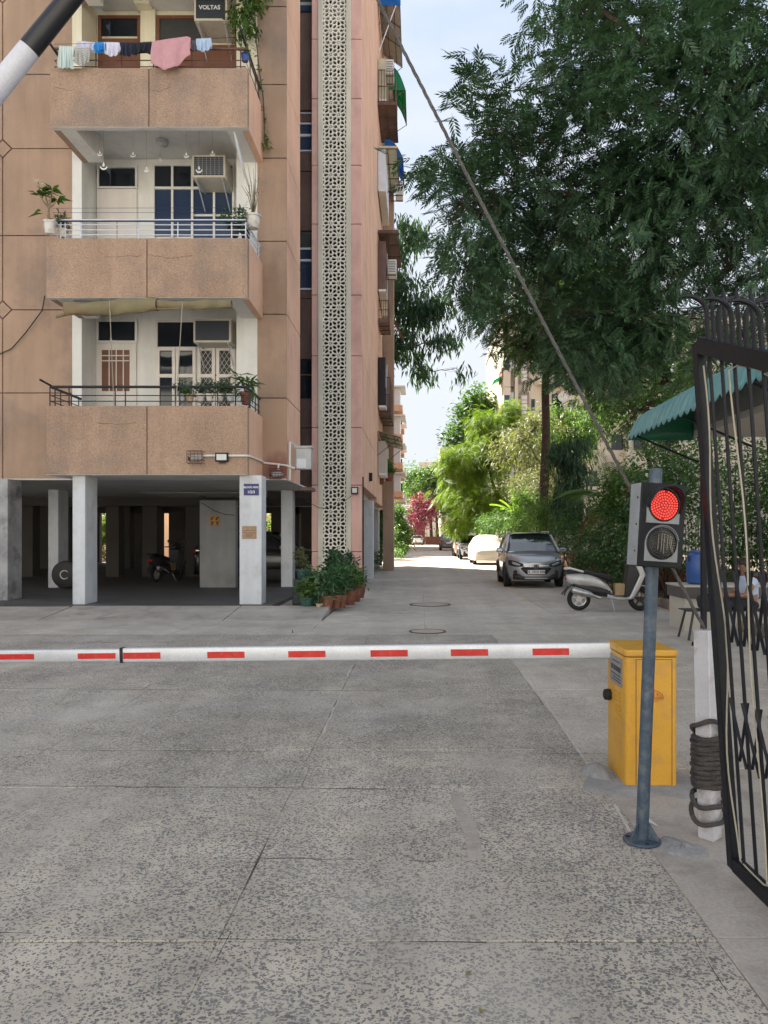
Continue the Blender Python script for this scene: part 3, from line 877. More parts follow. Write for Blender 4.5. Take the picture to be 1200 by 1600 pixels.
# ---- balconies
def balcony(k, px0, zb, zt, wallm):
    x0, x1 = ax(px0, YB), ax(387, YB)
    t = 0.14
    xm = ax((px0+387)/2+0, YB)
    # front parapet in two cast panels with an open joint between
    for a, b in ((x0, xm-0.008), (xm+0.008, x1)):
        MB().box(a, b, YB, YB+t, zb, zt).build('parapet_panel', M['plaster'], B, bevel=0.01, seg=1, smooth=False)
    MB().box(xm-0.01, xm+0.01, YB+0.02, YB+t-0.01, zb+0.01, zt-0.01).build('joint', M['groove'], B, smooth=False)
    # side parapets
    MB().box(x1-t, x1-0.001, YB+t+0.001, YW+0.0, zb+0.001, zt-0.002).build('parapet_side', M['plaster_side'], B, bevel=0.008, seg=1, smooth=False)
    MB().box(x0+0.001, x0+t, YB+t+0.001, YW+0.0, zb+0.001, zt-0.002).build('parapet_side', M['plaster'], B, bevel=0.008, seg=1, smooth=False)
    fl = FL[k]
    MB().box(x0+t, x1-t, YB+t, YD-0.002, fl-0.16, fl).build('balcony_floor', M['soffit'], B, smooth=False)
    if k > 0:      # deep white edge beams under the slab
        MB().box(x0+t+.001, x0+t+0.32, YB+t+.002, YW-0.003, zb+0.004, fl-0.161).build('edge_beam', M['soffit'], B, smooth=False)
        MB().box(x1-t-0.32, x1-t-.001, YB+t+.002, YW-0.003, zb+0.004, fl-0.161).build('edge_beam', M['soffit'], B, smooth=False)
        MB().box(x0, x1, YB+0.003, YB+t-0.003, zb-0.006, zb-0.0005).build('drip_edge', M['soffit'], B, smooth=False)
    else:
        MB().box(x0+0.002, x1-0.002, YB+0.003, YW-0.006, zb-0.006, zb-0.0004).build('ceiling', M['soffit'], B, smooth=False)
        MB().box(x0+0.02, x1-0.02, YB+0.03+t, YW-0.01, zb, zb+0.1).build('ceiling', M['soffit'], B, smooth=False)
    # pilasters at both sides of the recess
    top = FL[k+1]-0.17
    MB().box(XL-0.002, XL+0.21, YW-0.004, YD, fl, top).build('pilaster', M[wallm], B, smooth=False)
    MB().box(XR-0.46, XR+0.002, YW-0.004, YD, fl, top).build('pilaster', M[wallm], B, smooth=False)
    # recess lining
    MB().box(XL+0.21, XR-0.46, YD-0.012, YD-0.001, fl, top).build('recess_wall', M[wallm], B, smooth=False)
    return x0, x1
BZ = [(72, 2.77, az(634,YB)), (72, az(465,YB), az(372,YB)), (78, az(198,YB), az(106,YB)), (78, az(-70,YB), az(-160,YB)), (78, az(-336,YB), az(-428,YB))]
bx = []
for k, (p0, zb, zt) in enumerate(BZ):
    bx.append(balcony(k, p0, zb, zt, ('white_wall','white_wall','cream_wall','white_wall','white_wall')[k]))
MB().box(XL+0.2, XR-0.4, YW, YD, FL[5]-0.16, FL[5]).build('balcony_floor', M['soffit'], B, smooth=False)

# doors and windows in the recesses
def rect(x0, x1, z0, z1, y, m, parent, name, d=0.03):
    return MB().box(x0, x1, y-d, y, z0, z1).build(name, M[m], parent, smooth=False)
YR = YD-0.013
def P(px): return ax(px, YD)
def frame(parent, x0, x1, z0, z1, w, m, name='frame', d=0.05):
    mb = MB()
    mb.box(x0, x0+w, YR-d, YR, z0, z1); mb.box(x1-w, x1, YR-d, YR, z0, z1)
    mb.box(x0+w, x1-w, YR-d, YR, z1-w, z1); mb.box(x0+w, x1-w, YR-d, YR, z0, z0+w)
    return mb.build(name, M[m], parent, smooth=False)
# first floor: half glazed door with bars, casements in pairs
f = FL[0]
d = rect(P(152), P(214), f, az(537,YD), YR, 'door_white', B, 'door', 0.05)
rect(P(161), P(204), az(612,YD), az(548,YD), YR-0.052, 'wood_brown', d, 'pane', 0.006)
for i in range(3): rect(P(172+i*11), P(173.4+i*11), az(612,YD), az(548,YD), YR-0.059, 'door_white', d, 'glazing_bar', 0.012)
for i in range(2): rect(P(161), P(204), az(557+i*8,YD)-0.012, az(557+i*8,YD)+0.012, YR-0.072, 'door_white', d, 'glazing_bar', 0.008)
tr = rect(P(154), P(214), az(534,YD), az(502,YD), YR, 'glass_dark', B, 'transom', 0.02)
frame(tr, P(152), P(215.5), az(536.5,YD), az(500,YD), 0.05, 'white_wall')
w = rect(P(246), P(366), az(542,YD), az(503,YD), YR, 'glass_dark', B, 'window', 0.02)
frame(w, P(244), P(368), f+0.1, az(501,YD), 0.05, 'door_white')
for i, (a, b) in enumerate(((246,275),(276,307),(310,337),(339,366))):
    lf = frame(w, P(a), P(b), f+0.16, az(544,YD), 0.07, 'door_white', 'casement', 0.06)
    zm = az(588,YD)
    rect(P(a)+.07, P(b)-.07, zm-0.04, zm+0.04, YR, 'door_white', lf, 'glazing_bar', 0.06)
    rect(P(a)+.07, P(b)-.07, f+0.2, az(546,YD), YR, 'mesh_dark' if i > 1 else 'glass_dark', lf, 'pane', 0.02)
    if i > 1:
        g = MB()
        x0, x1, z0, z1 = P(a)+.07, P(b)-.07, f+0.23, az(548,YD)
        s = 0.11
        for q in range(-8, 24):
            for sg in (1,-1):
                p0 = (x0, z0+q*s*1.5); p1 = (x1, z0+q*s*1.5+sg*(x1-x0)*1.5)
                c0 = clip([(p0[0],p0[1]-.006),(p1[0],p1[1]-.006),(p1[0],p1[1]+.006),(p0[0],p0[1]+.006)], x0, x1, z0, z1)
                if len(c0) > 2: g.prism(c0, YR-0.034, YR-0.026)
        g.build('diamond_grille', M['door_white'], lf, smooth=False)
# second floor: plain white door, gridded blue glass
f = FL[1]
d = rect(P(153), P(215), f, az(297,YD), YR, 'door_white', B, 'door', 0.05)
rect(P(184), P(185), f+.02, az(345,YD), YR-0.051, 'seam', d, 'panel_joint', 0.002)
tr = rect(P(156), P(213), az(293,YD), az(264,YD), YR, 'glass_dark', B, 'transom', 0.02)
frame(tr, P(153), P(215.5), az(296,YD), az(260,YD), 0.045, 'white_wall')
w = frame(B, P(240), P(367), f+0.1, az(258,YD), 0.045, 'white_wall', 'window', 0.07)
for a, b, y0, y1 in ((242,269,293,260),(272,300,293,260),(303,334,293,260),(337,365,293,260),(242,269,370,298),(272,300,370,298),(303,334,335,298),(337,365,335,298),(303,365,372,339)):
    rect(P(a), P(b), az(y0,YD), az(y1,YD), YR-0.01, 'glass_blue' if y0 > 300 else 'glass_dark', w, 'pane', 0.015)
for x in (270.5,301.5,335.5): rect(P(x)-.025, P(x)+.025, f+.14, az(259,YD), YR, 'white_wall', w, 'mullion', 0.06)
rect(P(241), P(366), az(297.5,YD), az(293.5,YD), YR, 'white_wall', w, 'transom_bar', 0.055)
# third floor: brown doors
f = FL[2]
d = frame(B, P(155), P(221), f, az(27,YD), 0.07, 'wood_brown', 'door', 0.06)
rect(P(159), P(217), az(58,YD), az(31,YD), YR-0.01, 'glass_dark', d, 'pane', 0.02)
rect(P(159), P(217), f, az(62,YD), YR-0.005, 'wood_brown', d, 'leaf', 0.03)
w = frame(B, P(246), P(372), f, az(27,YD), 0.07, 'wood_brown', 'window', 0.06)
rect(P(250), P(368), az(68,YD), az(31,YD), YR-0.01, 'mesh_dark', w, 'pane', 0.02)
rect(P(250), P(368), f, az(72,YD), YR-0.005, 'wood_brown', w, 'lower_panel', 0.03)
rect(P(222), P(245), f, az(12,YD), YR, 'cream_wall', B, 'pier', 0.10)
MB().box(P(218), P(242), YR-0.35, YR-0.001, az(22,YD), az(2,YD)).build('fuse_box', M['cream_wall'], B, bevel=0.01)
for k in (3,4):
    rect(P(155), P(215), FL[k], FL[k]+2.4, YR, 'door_white', B, 'door', 0.05)
    rect(P(246), P(366), FL[k]+.8, FL[k]+2.4, YR, 'glass_dark', B, 'window', 0.03)

# balcony railings
def railing(k, rails, top, topm, m, posts, name='railing'):
    x0, x1 = bx[k][0]+0.06, bx[k][1]-0.06
    zt = BZ[k][2]
    y = YB+0.07
    r = MB().tube([(x0,YW-0.05,top),(x0,y,top),(x1,y,top),(x1,YW-0.05,top)], 0.028, 8).build(name, M[topm], B)
    for z in rails:
        MB().tube([(x0,YW-0.05,z),(x0,y,z),(x1,y,z),(x1,YW-0.05,z)], 0.011, 6).build('rail', M[m], r)
    for px in posts:
        x = ax(px, y)
        MB().tube([(x,y,zt-0.03),(x,y,top)], 0.013, 6).build('post', M[m], r)
    for yy in (16.0, 16.5, 16.85):
        for x in (x0, x1):
            MB().tube([(x,yy,zt-0.03),(x,yy,top)], 0.012, 6).build('post', M[m], r)
    return r
r0 = railing(0, [az(617,YB), az(626,YB)], az(603.5,YB), 'rail_black', 'rail_black', (78,86,108,180,196,274,281,340,368,389))
MB().tube([(ax(62,15.3),15.3,az(593,15.3)),(ax(80,15.57),15.57,az(603,15.57))], 0.02, 6).build('outrigger', M['rail_black'], r0)
r1 = railing(1, [az(349,YB), az(357,YB), az(365,YB)], az(342.5,YB), 'rail_white', 'rail_white', (95,102,126,216,278,362,384))
MB().tube([(ax(78,15.53),15.53,az(345.5,15.53)),(ax(386,15.53),15.53,az(345.5,15.53))], 0.016, 6).build('rail', M['rail_navy'], r1)
for dz in (0.10, 0.19):
    MB().tube([(ax(82,15.6),15.6,az(340,15.6)+dz),(ax(388,15.6),15.6,az(340,15.6)+dz*1.05)], 0.004, 5).build('wire', M['rail_navy'], r1)
r2 = railing(2, [az(91,YB), az(101,YB)], az(73,YB), 'rail_brown', 'rail_brown', (95,150,190,240,300,360,368,376))
MB().tube([(ax(78,15.3),15.3,az(68,15.3)),(ax(95,15.56),15.56,az(93,15.56))], 0.025, 6).build('outrigger', M['rail_black'], r2)
MB().tube([(ax(376,15.55),15.55,az(45,15.55)),(bx[2][1]-.05,YW-.06,az(73,YB)+0.0)], 0.03, 6).build('outrigger', M['rail_black'], r2)

# ---- road side of the block: caged service balconies stacked up the wall
SX = TX3                                    # face of the side wall
def cage(y0, y1, z0, z1, out, floor_m='brown_panel', bars=True, name='service_balcony', m='rust'):
    s = MB().box(SX, SX+out, y0, y1, z0-0.1, z0).build(name, M[floor_m], B, smooth=False)
    g = MB()
    for i in range(4):
        yy = y0+(y1-y0)*i/3
        g.bar((SX,yy,z0-0.115),(SX+out,yy,z0-0.115),0.04,0.03)
    g.bar((SX+out,y0,z0-0.115),(SX+out,y1,z0-0.115),0.04,0.03); g.bar((SX+out*.5,y0,z0-0.118),(SX+out*.5,y1,z0-0.118),0.03,0.025)
    g.build('floor_frame', M['rust'], s, smooth=False)
    if bars:
        b = MB()
        n = int(out/0.1)
        for i in range(n+1):
            x = SX+0.03+(out-0.06)*i/n
            b.tube([(x,y0+0.03,z0),(x,y0+0.03,z1)], 0.012, 5)
        n = int((y1-y0)/0.12)
        for i in range(n+1):
            y = y0+0.03+(y1-y0-0.06)*i/n
            b.tube([(SX+out-0.03,y,z0),(SX+out-0.03,y,z1)], 0.012, 5)
        for z in (z0+0.03, (z0+z1)/2, z1):
            b.tube([(SX,y0+.03,z),(SX+out-.03,y0+.03,z),(SX+out-.03,y1-.03,z)], 0.018, 5)
        b.build('bars', M[m], s, smooth=False)
    return s
YC = 29.5
def cz(y): return az(y, YC)
cage(29.3, 33.0, cz(232), cz(168)+0.4, 0.72, 'frp_cream', False)
cage(29.2, 32.0, cz(166), cz(116), 0.68, 'brown_panel', True)
cage(29.2, 33.0, cz(364), cz(310), 0.78, 'brown_panel', False)
cage(29.4, 31.2, cz(500), cz(470), 0.40, 'brown_panel', True)
cage(30.0, 33.0, cz(640), cz(585), 0.45, 'brown_panel', True)
# recessed bay with pale shutters between the cages
for z0, z1, m in ((cz(300),cz(236),'rail_white'),(cz(160),cz(96),'frp_cream'),(cz(635),cz(560),'glass_dark'),(cz(455),cz(380),'brown_panel'),(cz(740),cz(690),'tile_cream')):
    MB().box(SX, SX+0.28, 29.3, 32.5, z0, z1).build('bay_window', M[m], B, smooth=False)
    MB().box(SX+0.02, SX+0.30, 29.25, 32.55, z0-0.08, z0-0.002).build('bay_sill', M['soffit'], B, smooth=False)
    MB().box(SX+0.28, SX+0.3, 30.6, 30.68, z0, z1).build('mullion', M['rail_white'], B, smooth=False)
MB().box(SX, SX+0.45, 33.2, 34.4, 0.0, HT-3).build('pebbled_pier', M['plaster'], B, smooth=False)
MB().box(SX, SX+0.25, 36.0, 39.9, SOF, HT-1).build('pink_panel', M['pink'], B, smooth=False)
# corrugated sheet hoods
def hood(y0, y1, zt, drop, out, m, label, curved=False, x0=0.0):
    t = thing('awning', label, 'awning', (SX,y0,zt), group='sheet awnings on the road side of the block')
    mb = MB()
    def fn(u, w):
        x = SX + x0 + (out-x0)*u
        zz = zt - drop*(u**2 if curved else u)
        return (x, y0+(y1-y0)*w, zz + 0.012*math.sin(w*60))
    mb.grid(fn, 8, 48)
    mb.build('sheet', m, t, thick=0.006)
    if curved:
        poly = [(SX+x0-0.12, zt-0.02)]+[(fn(u/8,0)[0], fn(u/8,0)[2]) for u in range(9)]+[(SX+x0-0.12, zt-drop)]
        MB().prism(poly, y0-0.01, y0-0.004).build('end_sheet', m, t, smooth=False)
    fr = MB()
    for w in (0.0, 0.33, 0.66, 1.0):
        fr.tube([Vector(fn(u/6,w))-Vector((0,0,0.03)) for u in range(7)], 0.014, 5)
    for u in (0.35, 0.7, 1.0):
        fr.tube([Vector(fn(u,w/6))-Vector((0,0,0.03)) for w in range(7)], 0.012, 5)
    fr.tube([(SX,y0,zt-drop-0.7),Vector(fn(1,0))], 0.014, 5)
    fr.tube([(SX,y1,zt-drop-0.7),Vector(fn(1,1))], 0.014, 5)
    fr.build('frame', M['rust'], t)
    return t
def sheet_mat(name, col, tr=0.5):
    m, nt, b = new_mat(name)
    p = pos(nt)
    c = mixc(nt, 1.0, col, ramp(nt, noise(nt, p, 3, 4), [(0.3,0.75),(0.7,1.2)]), 'MULTIPLY')
    nt.links.new(c, b.inputs['Base Color'])
    b.inputs['Roughness'].default_value = 0.4
    t = nd(nt, 'ShaderNodeBsdfTranslucent'); nt.links.new(c, t.inputs['Color'])
    mx = nd(nt, 'ShaderNodeMixShader'); mx.inputs['Fac'].default_value = tr
    nt.links.new(b.outputs['BSDF'], mx.inputs[1]); nt.links.new(t.outputs['BSDF'], mx.inputs[2])
    nt.links.new(mx.outputs['Shader'], nt.nodes['Material Output'].inputs['Surface'])
    return m
M['frp_green'] = sheet_mat('green_fibre_sheet', (0.03,0.42,0.20), 0.6)
M['frp_blue'] = sheet_mat('blue_fibre_sheet', (0.03,0.26,0.72), 0.6)
M['frp_pale'] = sheet_mat('pale_fibre_sheet', (0.50,0.50,0.36), 0.4)
M['awning_in'] = sheet_mat('awning_green', (0.02,0.20,0.11), 0.5)
th = hood(29.2, 33.0, cz(18)+0.6, 0.6, 0.84, M["metal_grey"], 'grey sheet canopy high on the side wall, topmost of the hoods')
MB().box(SX+.01, SX+.86, 29.15, 29.18, cz(18), cz(4)).build('fascia', M['frp_blue'], th, smooth=False)
MB().box(SX+.01, SX+.86, 29.15, 29.18, cz(3), cz(-12)).build('fascia', M['frp_green'], th, smooth=False)
MB().tube([(SX+.03,29.1,cz(92)),(SX+.68,29.1,cz(20))], 0.02, 6).build('brace', M['rail_white'], th)
hood(30.8, 33.4, az(104,30.8), 0.95, 1.02, M["frp_green"], 'green fibre sheet hood beside the barred balcony high up', True, 0.45)
hood(30.8, 33.2, az(218,30.8), 0.75, 0.92, M["frp_blue"], 'bright blue fibre sheet hood below the green one', True, 0.3)
hood(29.0, 33.0, cz(676), 0.22, 0.86, M["frp_pale"], 'pale cream sheet canopy low over the side windows')

# cracks and filled joints lying in the paving, cracks in the parapets
def ribbon(pts, w, m, name, parent, z=0.0012, jit=0.02, seed=1, dash=None):
    rnd = random.Random(seed)
    P_ = []
    for a, b in zip(pts, pts[1:]):
        a, b = Vector(a), Vector(b)
        n = max(3, int((b-a).length/0.07))
        P_ += [a.lerp(b,i/n) for i in range(n)]
    P_.append(Vector(pts[-1]))
    mb = MB()
    run = []
    def flush():
        if len(run) > 2:
            o = len(mb.v)
            for q, s_, ww in run:
                mb.v += [(q.x-s_.x*ww, q.y-s_.y*ww, z), (q.x+s_.x*ww, q.y+s_.y*ww, z)]
            for i in range(len(run)-1): mb.f.append((o+2*i, o+2*i+1, o+2*i+3, o+2*i+2))
        run.clear()
    off = 0
    on = True
    for i, q in enumerate(P_):
        d_ = (P_[min(i+1,len(P_)-1)]-P_[max(i-1,0)]).normalized()
        s_ = Vector((-d_.y, d_.x))
        off = off*0.8+rnd.uniform(-jit,jit)*0.4
        if dash and rnd.random() < dash: on = not on; flush()
        if on: run.append((q+s_*off, s_, w*rnd.uniform(0.4,1.4)*(0.8 if m == 'crack' else 0.8)))
    flush()
    return mb.build(name, M[m], parent, smooth=False)
def G2(px, py):
    Y = 1860/(py-836); return (ax(px,Y), Y)
ribbon([G2(-60,1171),G2(300,1173),G2(945,1178)], 0.0042, 'crack', 'crack', road, seed=1, dash=0.05)
ribbon([G2(-60,1226),G2(200,1230),G2(470,1231)], 0.0050, 'crack', 'crack', road, seed=2, dash=0.04)
ribbon([G2(470,1231),G2(640,1233),G2(930,1240)], 0.0060, 'crack', 'crack', road, seed=3, dash=0.05)
ribbon([G2(-60,1076),G2(500,1079),G2(940,1082)], 0.0048, 'crack', 'crack', road, seed=4, dash=0.06)
ribbon([G2(-60,1455),G2(300,1467),G2(700,1472),G2(1090,1480)], 0.0035, 'crack', 'crack', road, seed=5, dash=0.05, jit=0.006)
ribbon([G2(-60,1458),G2(300,1469.5),G2(700,1474.5),G2(1000,1481)], 0.0025, 'joint_fill', 'joint_fill', road, seed=15, jit=0.004, z=0.0016)
ribbon([G2(80,1337),G2(380,1342),G2(760,1346)], 0.0030, 'crack', 'crack', road, seed=6, dash=0.16)
ribbon([G2(551,1040),G2(497,1168)], 0.010, 'joint_fill', 'joint_fill', road, seed=7, dash=0.06)
ribbon([G2(497,1168),G2(455,1270),G2(402,1370),G2(372,1440),G2(300,1590)], 0.0022, 'crack', 'crack', road, seed=8, dash=0.12)
ribbon([G2(808,1030),G2(925,1205)], 0.011, 'joint_fill', 'joint_fill', road, seed=10, jit=0.006)
ribbon([G2(960,1258),G2(985,1300)], 0.010, 'joint_fill', 'joint_fill', road, seed=11, jit=0.006)
ribbon([G2(1030,1370),G2(1090,1478),G2(1180,1600)], 0.0018, 'crack', 'crack', road, seed=12, dash=0.06)
ribbon([G2(235,1070),G2(140,1135),G2(20,1215)], 0.005, 'crack', 'crack', road, seed=13, dash=0.10)
ribbon([G2(60,1005),G2(280,1003),G2(440,1000),G2(462,985)], 0.010, 'crack', 'crack', road, seed=14, dash=0.05, jit=0.06)
ribbon([G2(660,890),G2(661,935),G2(663,1000)], 0.012, 'joint_fill', 'joint_fill', road, seed=16, dash=0.05)
ribbon([G2(735,912),G2(765,940),G2(800,985)], 0.014, 'joint_fill', 'joint_fill', road, seed=17, dash=0.10)
for y_, sd in ((878,20),(893,21),(909,22),(927,23),(958,24)):
    ribbon([G2(600,y_),G2(740,y_+1)], 0.014, 'crack', 'crack', road, seed=sd, dash=0.08, jit=0.05)
ribbon([(-3.4,14.35),(-3.0,14.2),(-2.4,14.3),(-1.9,14.75),(-2.2,15.2)], 0.012, 'crack', 'crack', road, seed=30, jit=0.03, z=0.055) if False else None
def wall_crack(pts, Yc, seed):
    rnd = random.Random(seed)
    mb = MB()
    P_ = []
    for a, b in zip(pts, pts[1:]):
        n = 9
        P_ += [(a[0]+(b[0]-a[0])*i/n+rnd.uniform(-.5,.5), a[1]+(b[1]-a[1])*i/n+rnd.uniform(-1.1,1.1)) for i in range(n)]
    v = []
    for px, py in P_:
        q = at(px,py,Yc); ww = rnd.uniform(0.002,0.005)
        v += [(q.x,Yc,q.z-ww),(q.x,Yc,q.z+ww)]
    mb.add(v, [(2*i,2*i+2,2*i+3,2*i+1) for i in range(len(P_)-1)]).build('crack', M['groove'], B, smooth=False)
wall_crack([(232,398),(265,404),(306,399)], YB-0.002, 1)
wall_crack([(160,402),(228,399)], YB-0.002, 2)
wall_crack([(233,140),(250,143),(268,134)], YB-0.002, 3)
wall_crack([(85,136),(110,142),(118,138)], YB-0.002, 4)
wall_crack([(150,660),(190,664),(215,659)], YB-0.002, 5)
# ------------------------------------------------------------------ second block along the road, tower across the garden, end of the road
def far_block(name, label, x0, x1, y0, y1, h, wallm, side):
    t = thing(name, label, 'building', ((x0+x1)/2, y0, 0))
    MB().box(x0, x1, y0, y1, 0, h).build('wall', M[wallm], t, smooth=False)
    MB().box(x0-0.1, x1+0.1, y0-0.1, y1+0.1, h, h+0.8).build('roof_parapet', M[wallm], t, smooth=False)
    return t
b2 = far_block('apartment_building', 'peach apartment block further up the road beyond the sunlit gap', -16, -2.95, 70, 108, 17.6, 'plaster_side', 1)
for k in range(5):
    z = 3.2+k*3.0
    for y in (71.5, 75.0):
        wd = MB().box(-2.96, -2.90, y, y+1.6, z, z+1.5).build('window', M['glass_dark'], b2, smooth=False)
        MB().box(-2.95, -2.80, y-0.1, y+1.7, z-0.14, z-0.02).build('sill', M['soffit'], wd, smooth=False)
    bb = MB().box(-2.95, -1.75, 80, 84, z-0.7, z-0.1).build('balcony', M['plaster_side'], b2, smooth=False)
    MB().box(-2.94, -2.0, 80.2, 83.8, z-0.09, z+1.7).build('shutter', M['rail_white'], bb, smooth=False)
    MB().box(-2.94, -1.45, 79.6, 84.3, z+1.72, z+1.86).build('hood', M['soffit'], bb, smooth=False)
    bb = MB().box(-2.95, -1.9, 94, 99, z-0.7, z-0.1).build('balcony', M['plaster_side'], b2, smooth=False)
    MB().box(-2.94, -2.1, 94.2, 98.8, z-0.09, z+1.7).build('shutter', M['glass_blue'], bb, smooth=False)
    MB().box(-1.9, -1.55, 94.5, 95.4, z-0.4, z+0.3).build('cooler_unit', M['ac_white'], bb, smooth=False)

YF = 72.0
b3 = far_block('apartment_tower', 'cream apartment tower with taupe trim standing behind the garden trees', ax(786,YF), 46, YF, YF+18, 21.5, 'cream_block', 0)
def FX(px): return ax(px, YF)
def FZ(py): return az(py, YF)
for k in range(7):
    dy = 57*(k-1)
    zc = FZ(636+dy+0)
    if zc < 0.8: continue
    h = 57*YF/1200
    # glazed end bay with a white frame
    bay = MB().box(FX(785)-0.0, FX(796), YF-0.9, YF-0.001, zc-h*0.5+0.02, zc+h*0.5-0.02).build('bay', M['cream_block'], b3, smooth=False)
    MB().box(FX(786.5), FX(794.5), YF-0.93, YF-0.901, zc-0.15, zc+0.95).build('window', M['glass_blue'], bay, smooth=False)
    MB().box(FX(786.5), FX(794.5), YF-0.96, YF-0.931, zc+0.35, zc+0.45).build('window_bar', M['rail_white'], bay, smooth=False)
    MB().box(FX(785)-0.12, FX(785)-0.001, YF-0.8, YF+2.5, zc-0.9, zc+0.1).build('balcony', M['terracotta'], bay, smooth=False)
    s = MB().box(FX(797), FX(802), YF-0.5, YF-0.001, zc-1.6, zc+0.1).build('shade_panel', M['taupe'], b3, smooth=False)
    MB().box(FX(797), FX(801.5), YF-0.52, YF-0.001, zc+0.11, zc+1.3).build('shutter', M['rail_white'], s, smooth=False)
    # arched taupe surround with a lattice window
    x0, x1 = FX(811), FX(826.5)
    z0, z1 = zc-1.3, zc+1.55
    tr = MB().prism([(x0,z0),(x1,z0),(x1,z1-0.25),(x1-0.2,z1-0.25),(x1-0.2,z1),(x0+0.2,z1),(x0+0.2,z1-0.25),(x0,z1-0.25)], YF-0.12, YF-0.001).build('window_surround', M['taupe'], b3, smooth=False)
    MB().box(x0+0.2, x1-0.2, YF-0.15, YF-0.121, z0+0.2, z1-0.5).build('window', M['soffit'], tr, smooth=False)
    g = MB()
    for i in range(6):
        zz = z0+0.25+i*0.33
        g.box(x0+0.22, x1-0.22, YF-0.17, YF-0.151, zz, zz+0.06)
    g.build('window_bar', M['taupe'], tr, smooth=False)
    wd = MB().box(FX(830), FX(835.5), YF-0.05, YF-0.001, zc-0.35, zc+0.75).build('window', M['glass_dark'], b3, smooth=False)
    bl = MB().box(FX(838), FX(880), YF-1.1, YF-0.001, zc-1.5, zc-0.6).build('balcony', M['cream_block'], b3, smooth=False)
    MB().box(FX(862), FX(878), YF-0.1, YF-0.002, zc-0.6, zc+1.2).build('door', M['glass_dark'], bl, smooth=False)
    for px in (915, 955, 990, 1030):
        wd = MB().box(FX(px), FX(px+18), YF-0.06, YF-0.001, zc-0.6, zc+0.8).build('window', M['glass_dark'], b3, smooth=False)
        MB().box(FX(px-2), FX(px+20), YF-0.3, YF-0.002, zc+0.82, zc+0.95).build('sun_shade', M['cream_block'], wd, smooth=False)
MB().box(FX(803), FX(808), YF-0.7, YF-0.002, 0, 21.4).build('fin', M['cream_block'], b3, smooth=False)
MB().box(FX(975), FX(981), YF-0.9, YF-0.002, 0, 21.4).build('fin', M['cream_block'], b3, smooth=False)
t = thing('dish_antenna', 'white dish antenna on the cream tower balcony', 'antenna', (FX(875),YF-1.3,FZ(625)))
MB().lathe([(0.02,0),(0.25,0.03),(0.45,0.12),(0.46,0.13),(0.44,0.15),(0.24,0.06),(0.01,0.03)], 20, (FX(875),YF-1.25,FZ(625)), Matrix.Rotation(R(80),3,'X')).build('dish', M['pot_white'], t)
MB().tube([(FX(875),YF-1.2,FZ(625)),(FX(875),YF-1.05,FZ(625)-0.5)], 0.03, 6).build('mount', M['steel'], t)
tag(MB().add([(FX(771),YF-0.5,FZ(596)),(FX(785),YF-0.5,FZ(588)),(FX(785),YF+2,FZ(588)),(FX(771),YF+2,FZ(596))], [(0,1,2,3)]).build('awning', M['frp_green'], thick=0.02), 'small green sheet awning at the cream tower corner', 'awning')

for x0, x1, y, h, lab in ((ax(655,190),ax(690,190),190,az(727,190),'low grey far block seen above the trees at the road end'),(ax(688,160),ax(716,160),160,az(706,160),'taller grey far block half hidden by the leafy tree')):
    fb = far_block('far_building', lab, x0, x1, y, y+15, h, 'cream_block', 0)
    for r in range(3):
        for c in range(5):
            xx = x0+(x1-x0)*(c+0.25)/5
            MB().box(xx, xx+(x1-x0)*0.1, y-0.05, y-0.001, h-2.6-r*3.1, h-1.2-r*3.1).build('window', M['glass_dark'], fb, smooth=False)
# wall and gate that close the road
ew = thing('end_wall', 'red brown wall with a dark gate closing the end of the road', 'wall', (0,123.6,0))
MB().box(-6, -2.0, 123.6, 124, 0, 2.6).build('wall', M['red_wall'], ew, smooth=False)
MB().box(0.95, 30, 123.6, 124, 0, 1.3).build('wall', M['red_wall'], ew, smooth=False)
MB().box(-1.98, 0.93, 123.7, 123.9, 0, 3.0).build('gate_leaf', M['red_wall'], ew, smooth=False)
for k in range(9): MB().box(1.2+k*0.7, 1.26+k*0.7, 123.7, 123.8, 1.3, 2.3).build('bar', M['black_iron'], ew, smooth=False)

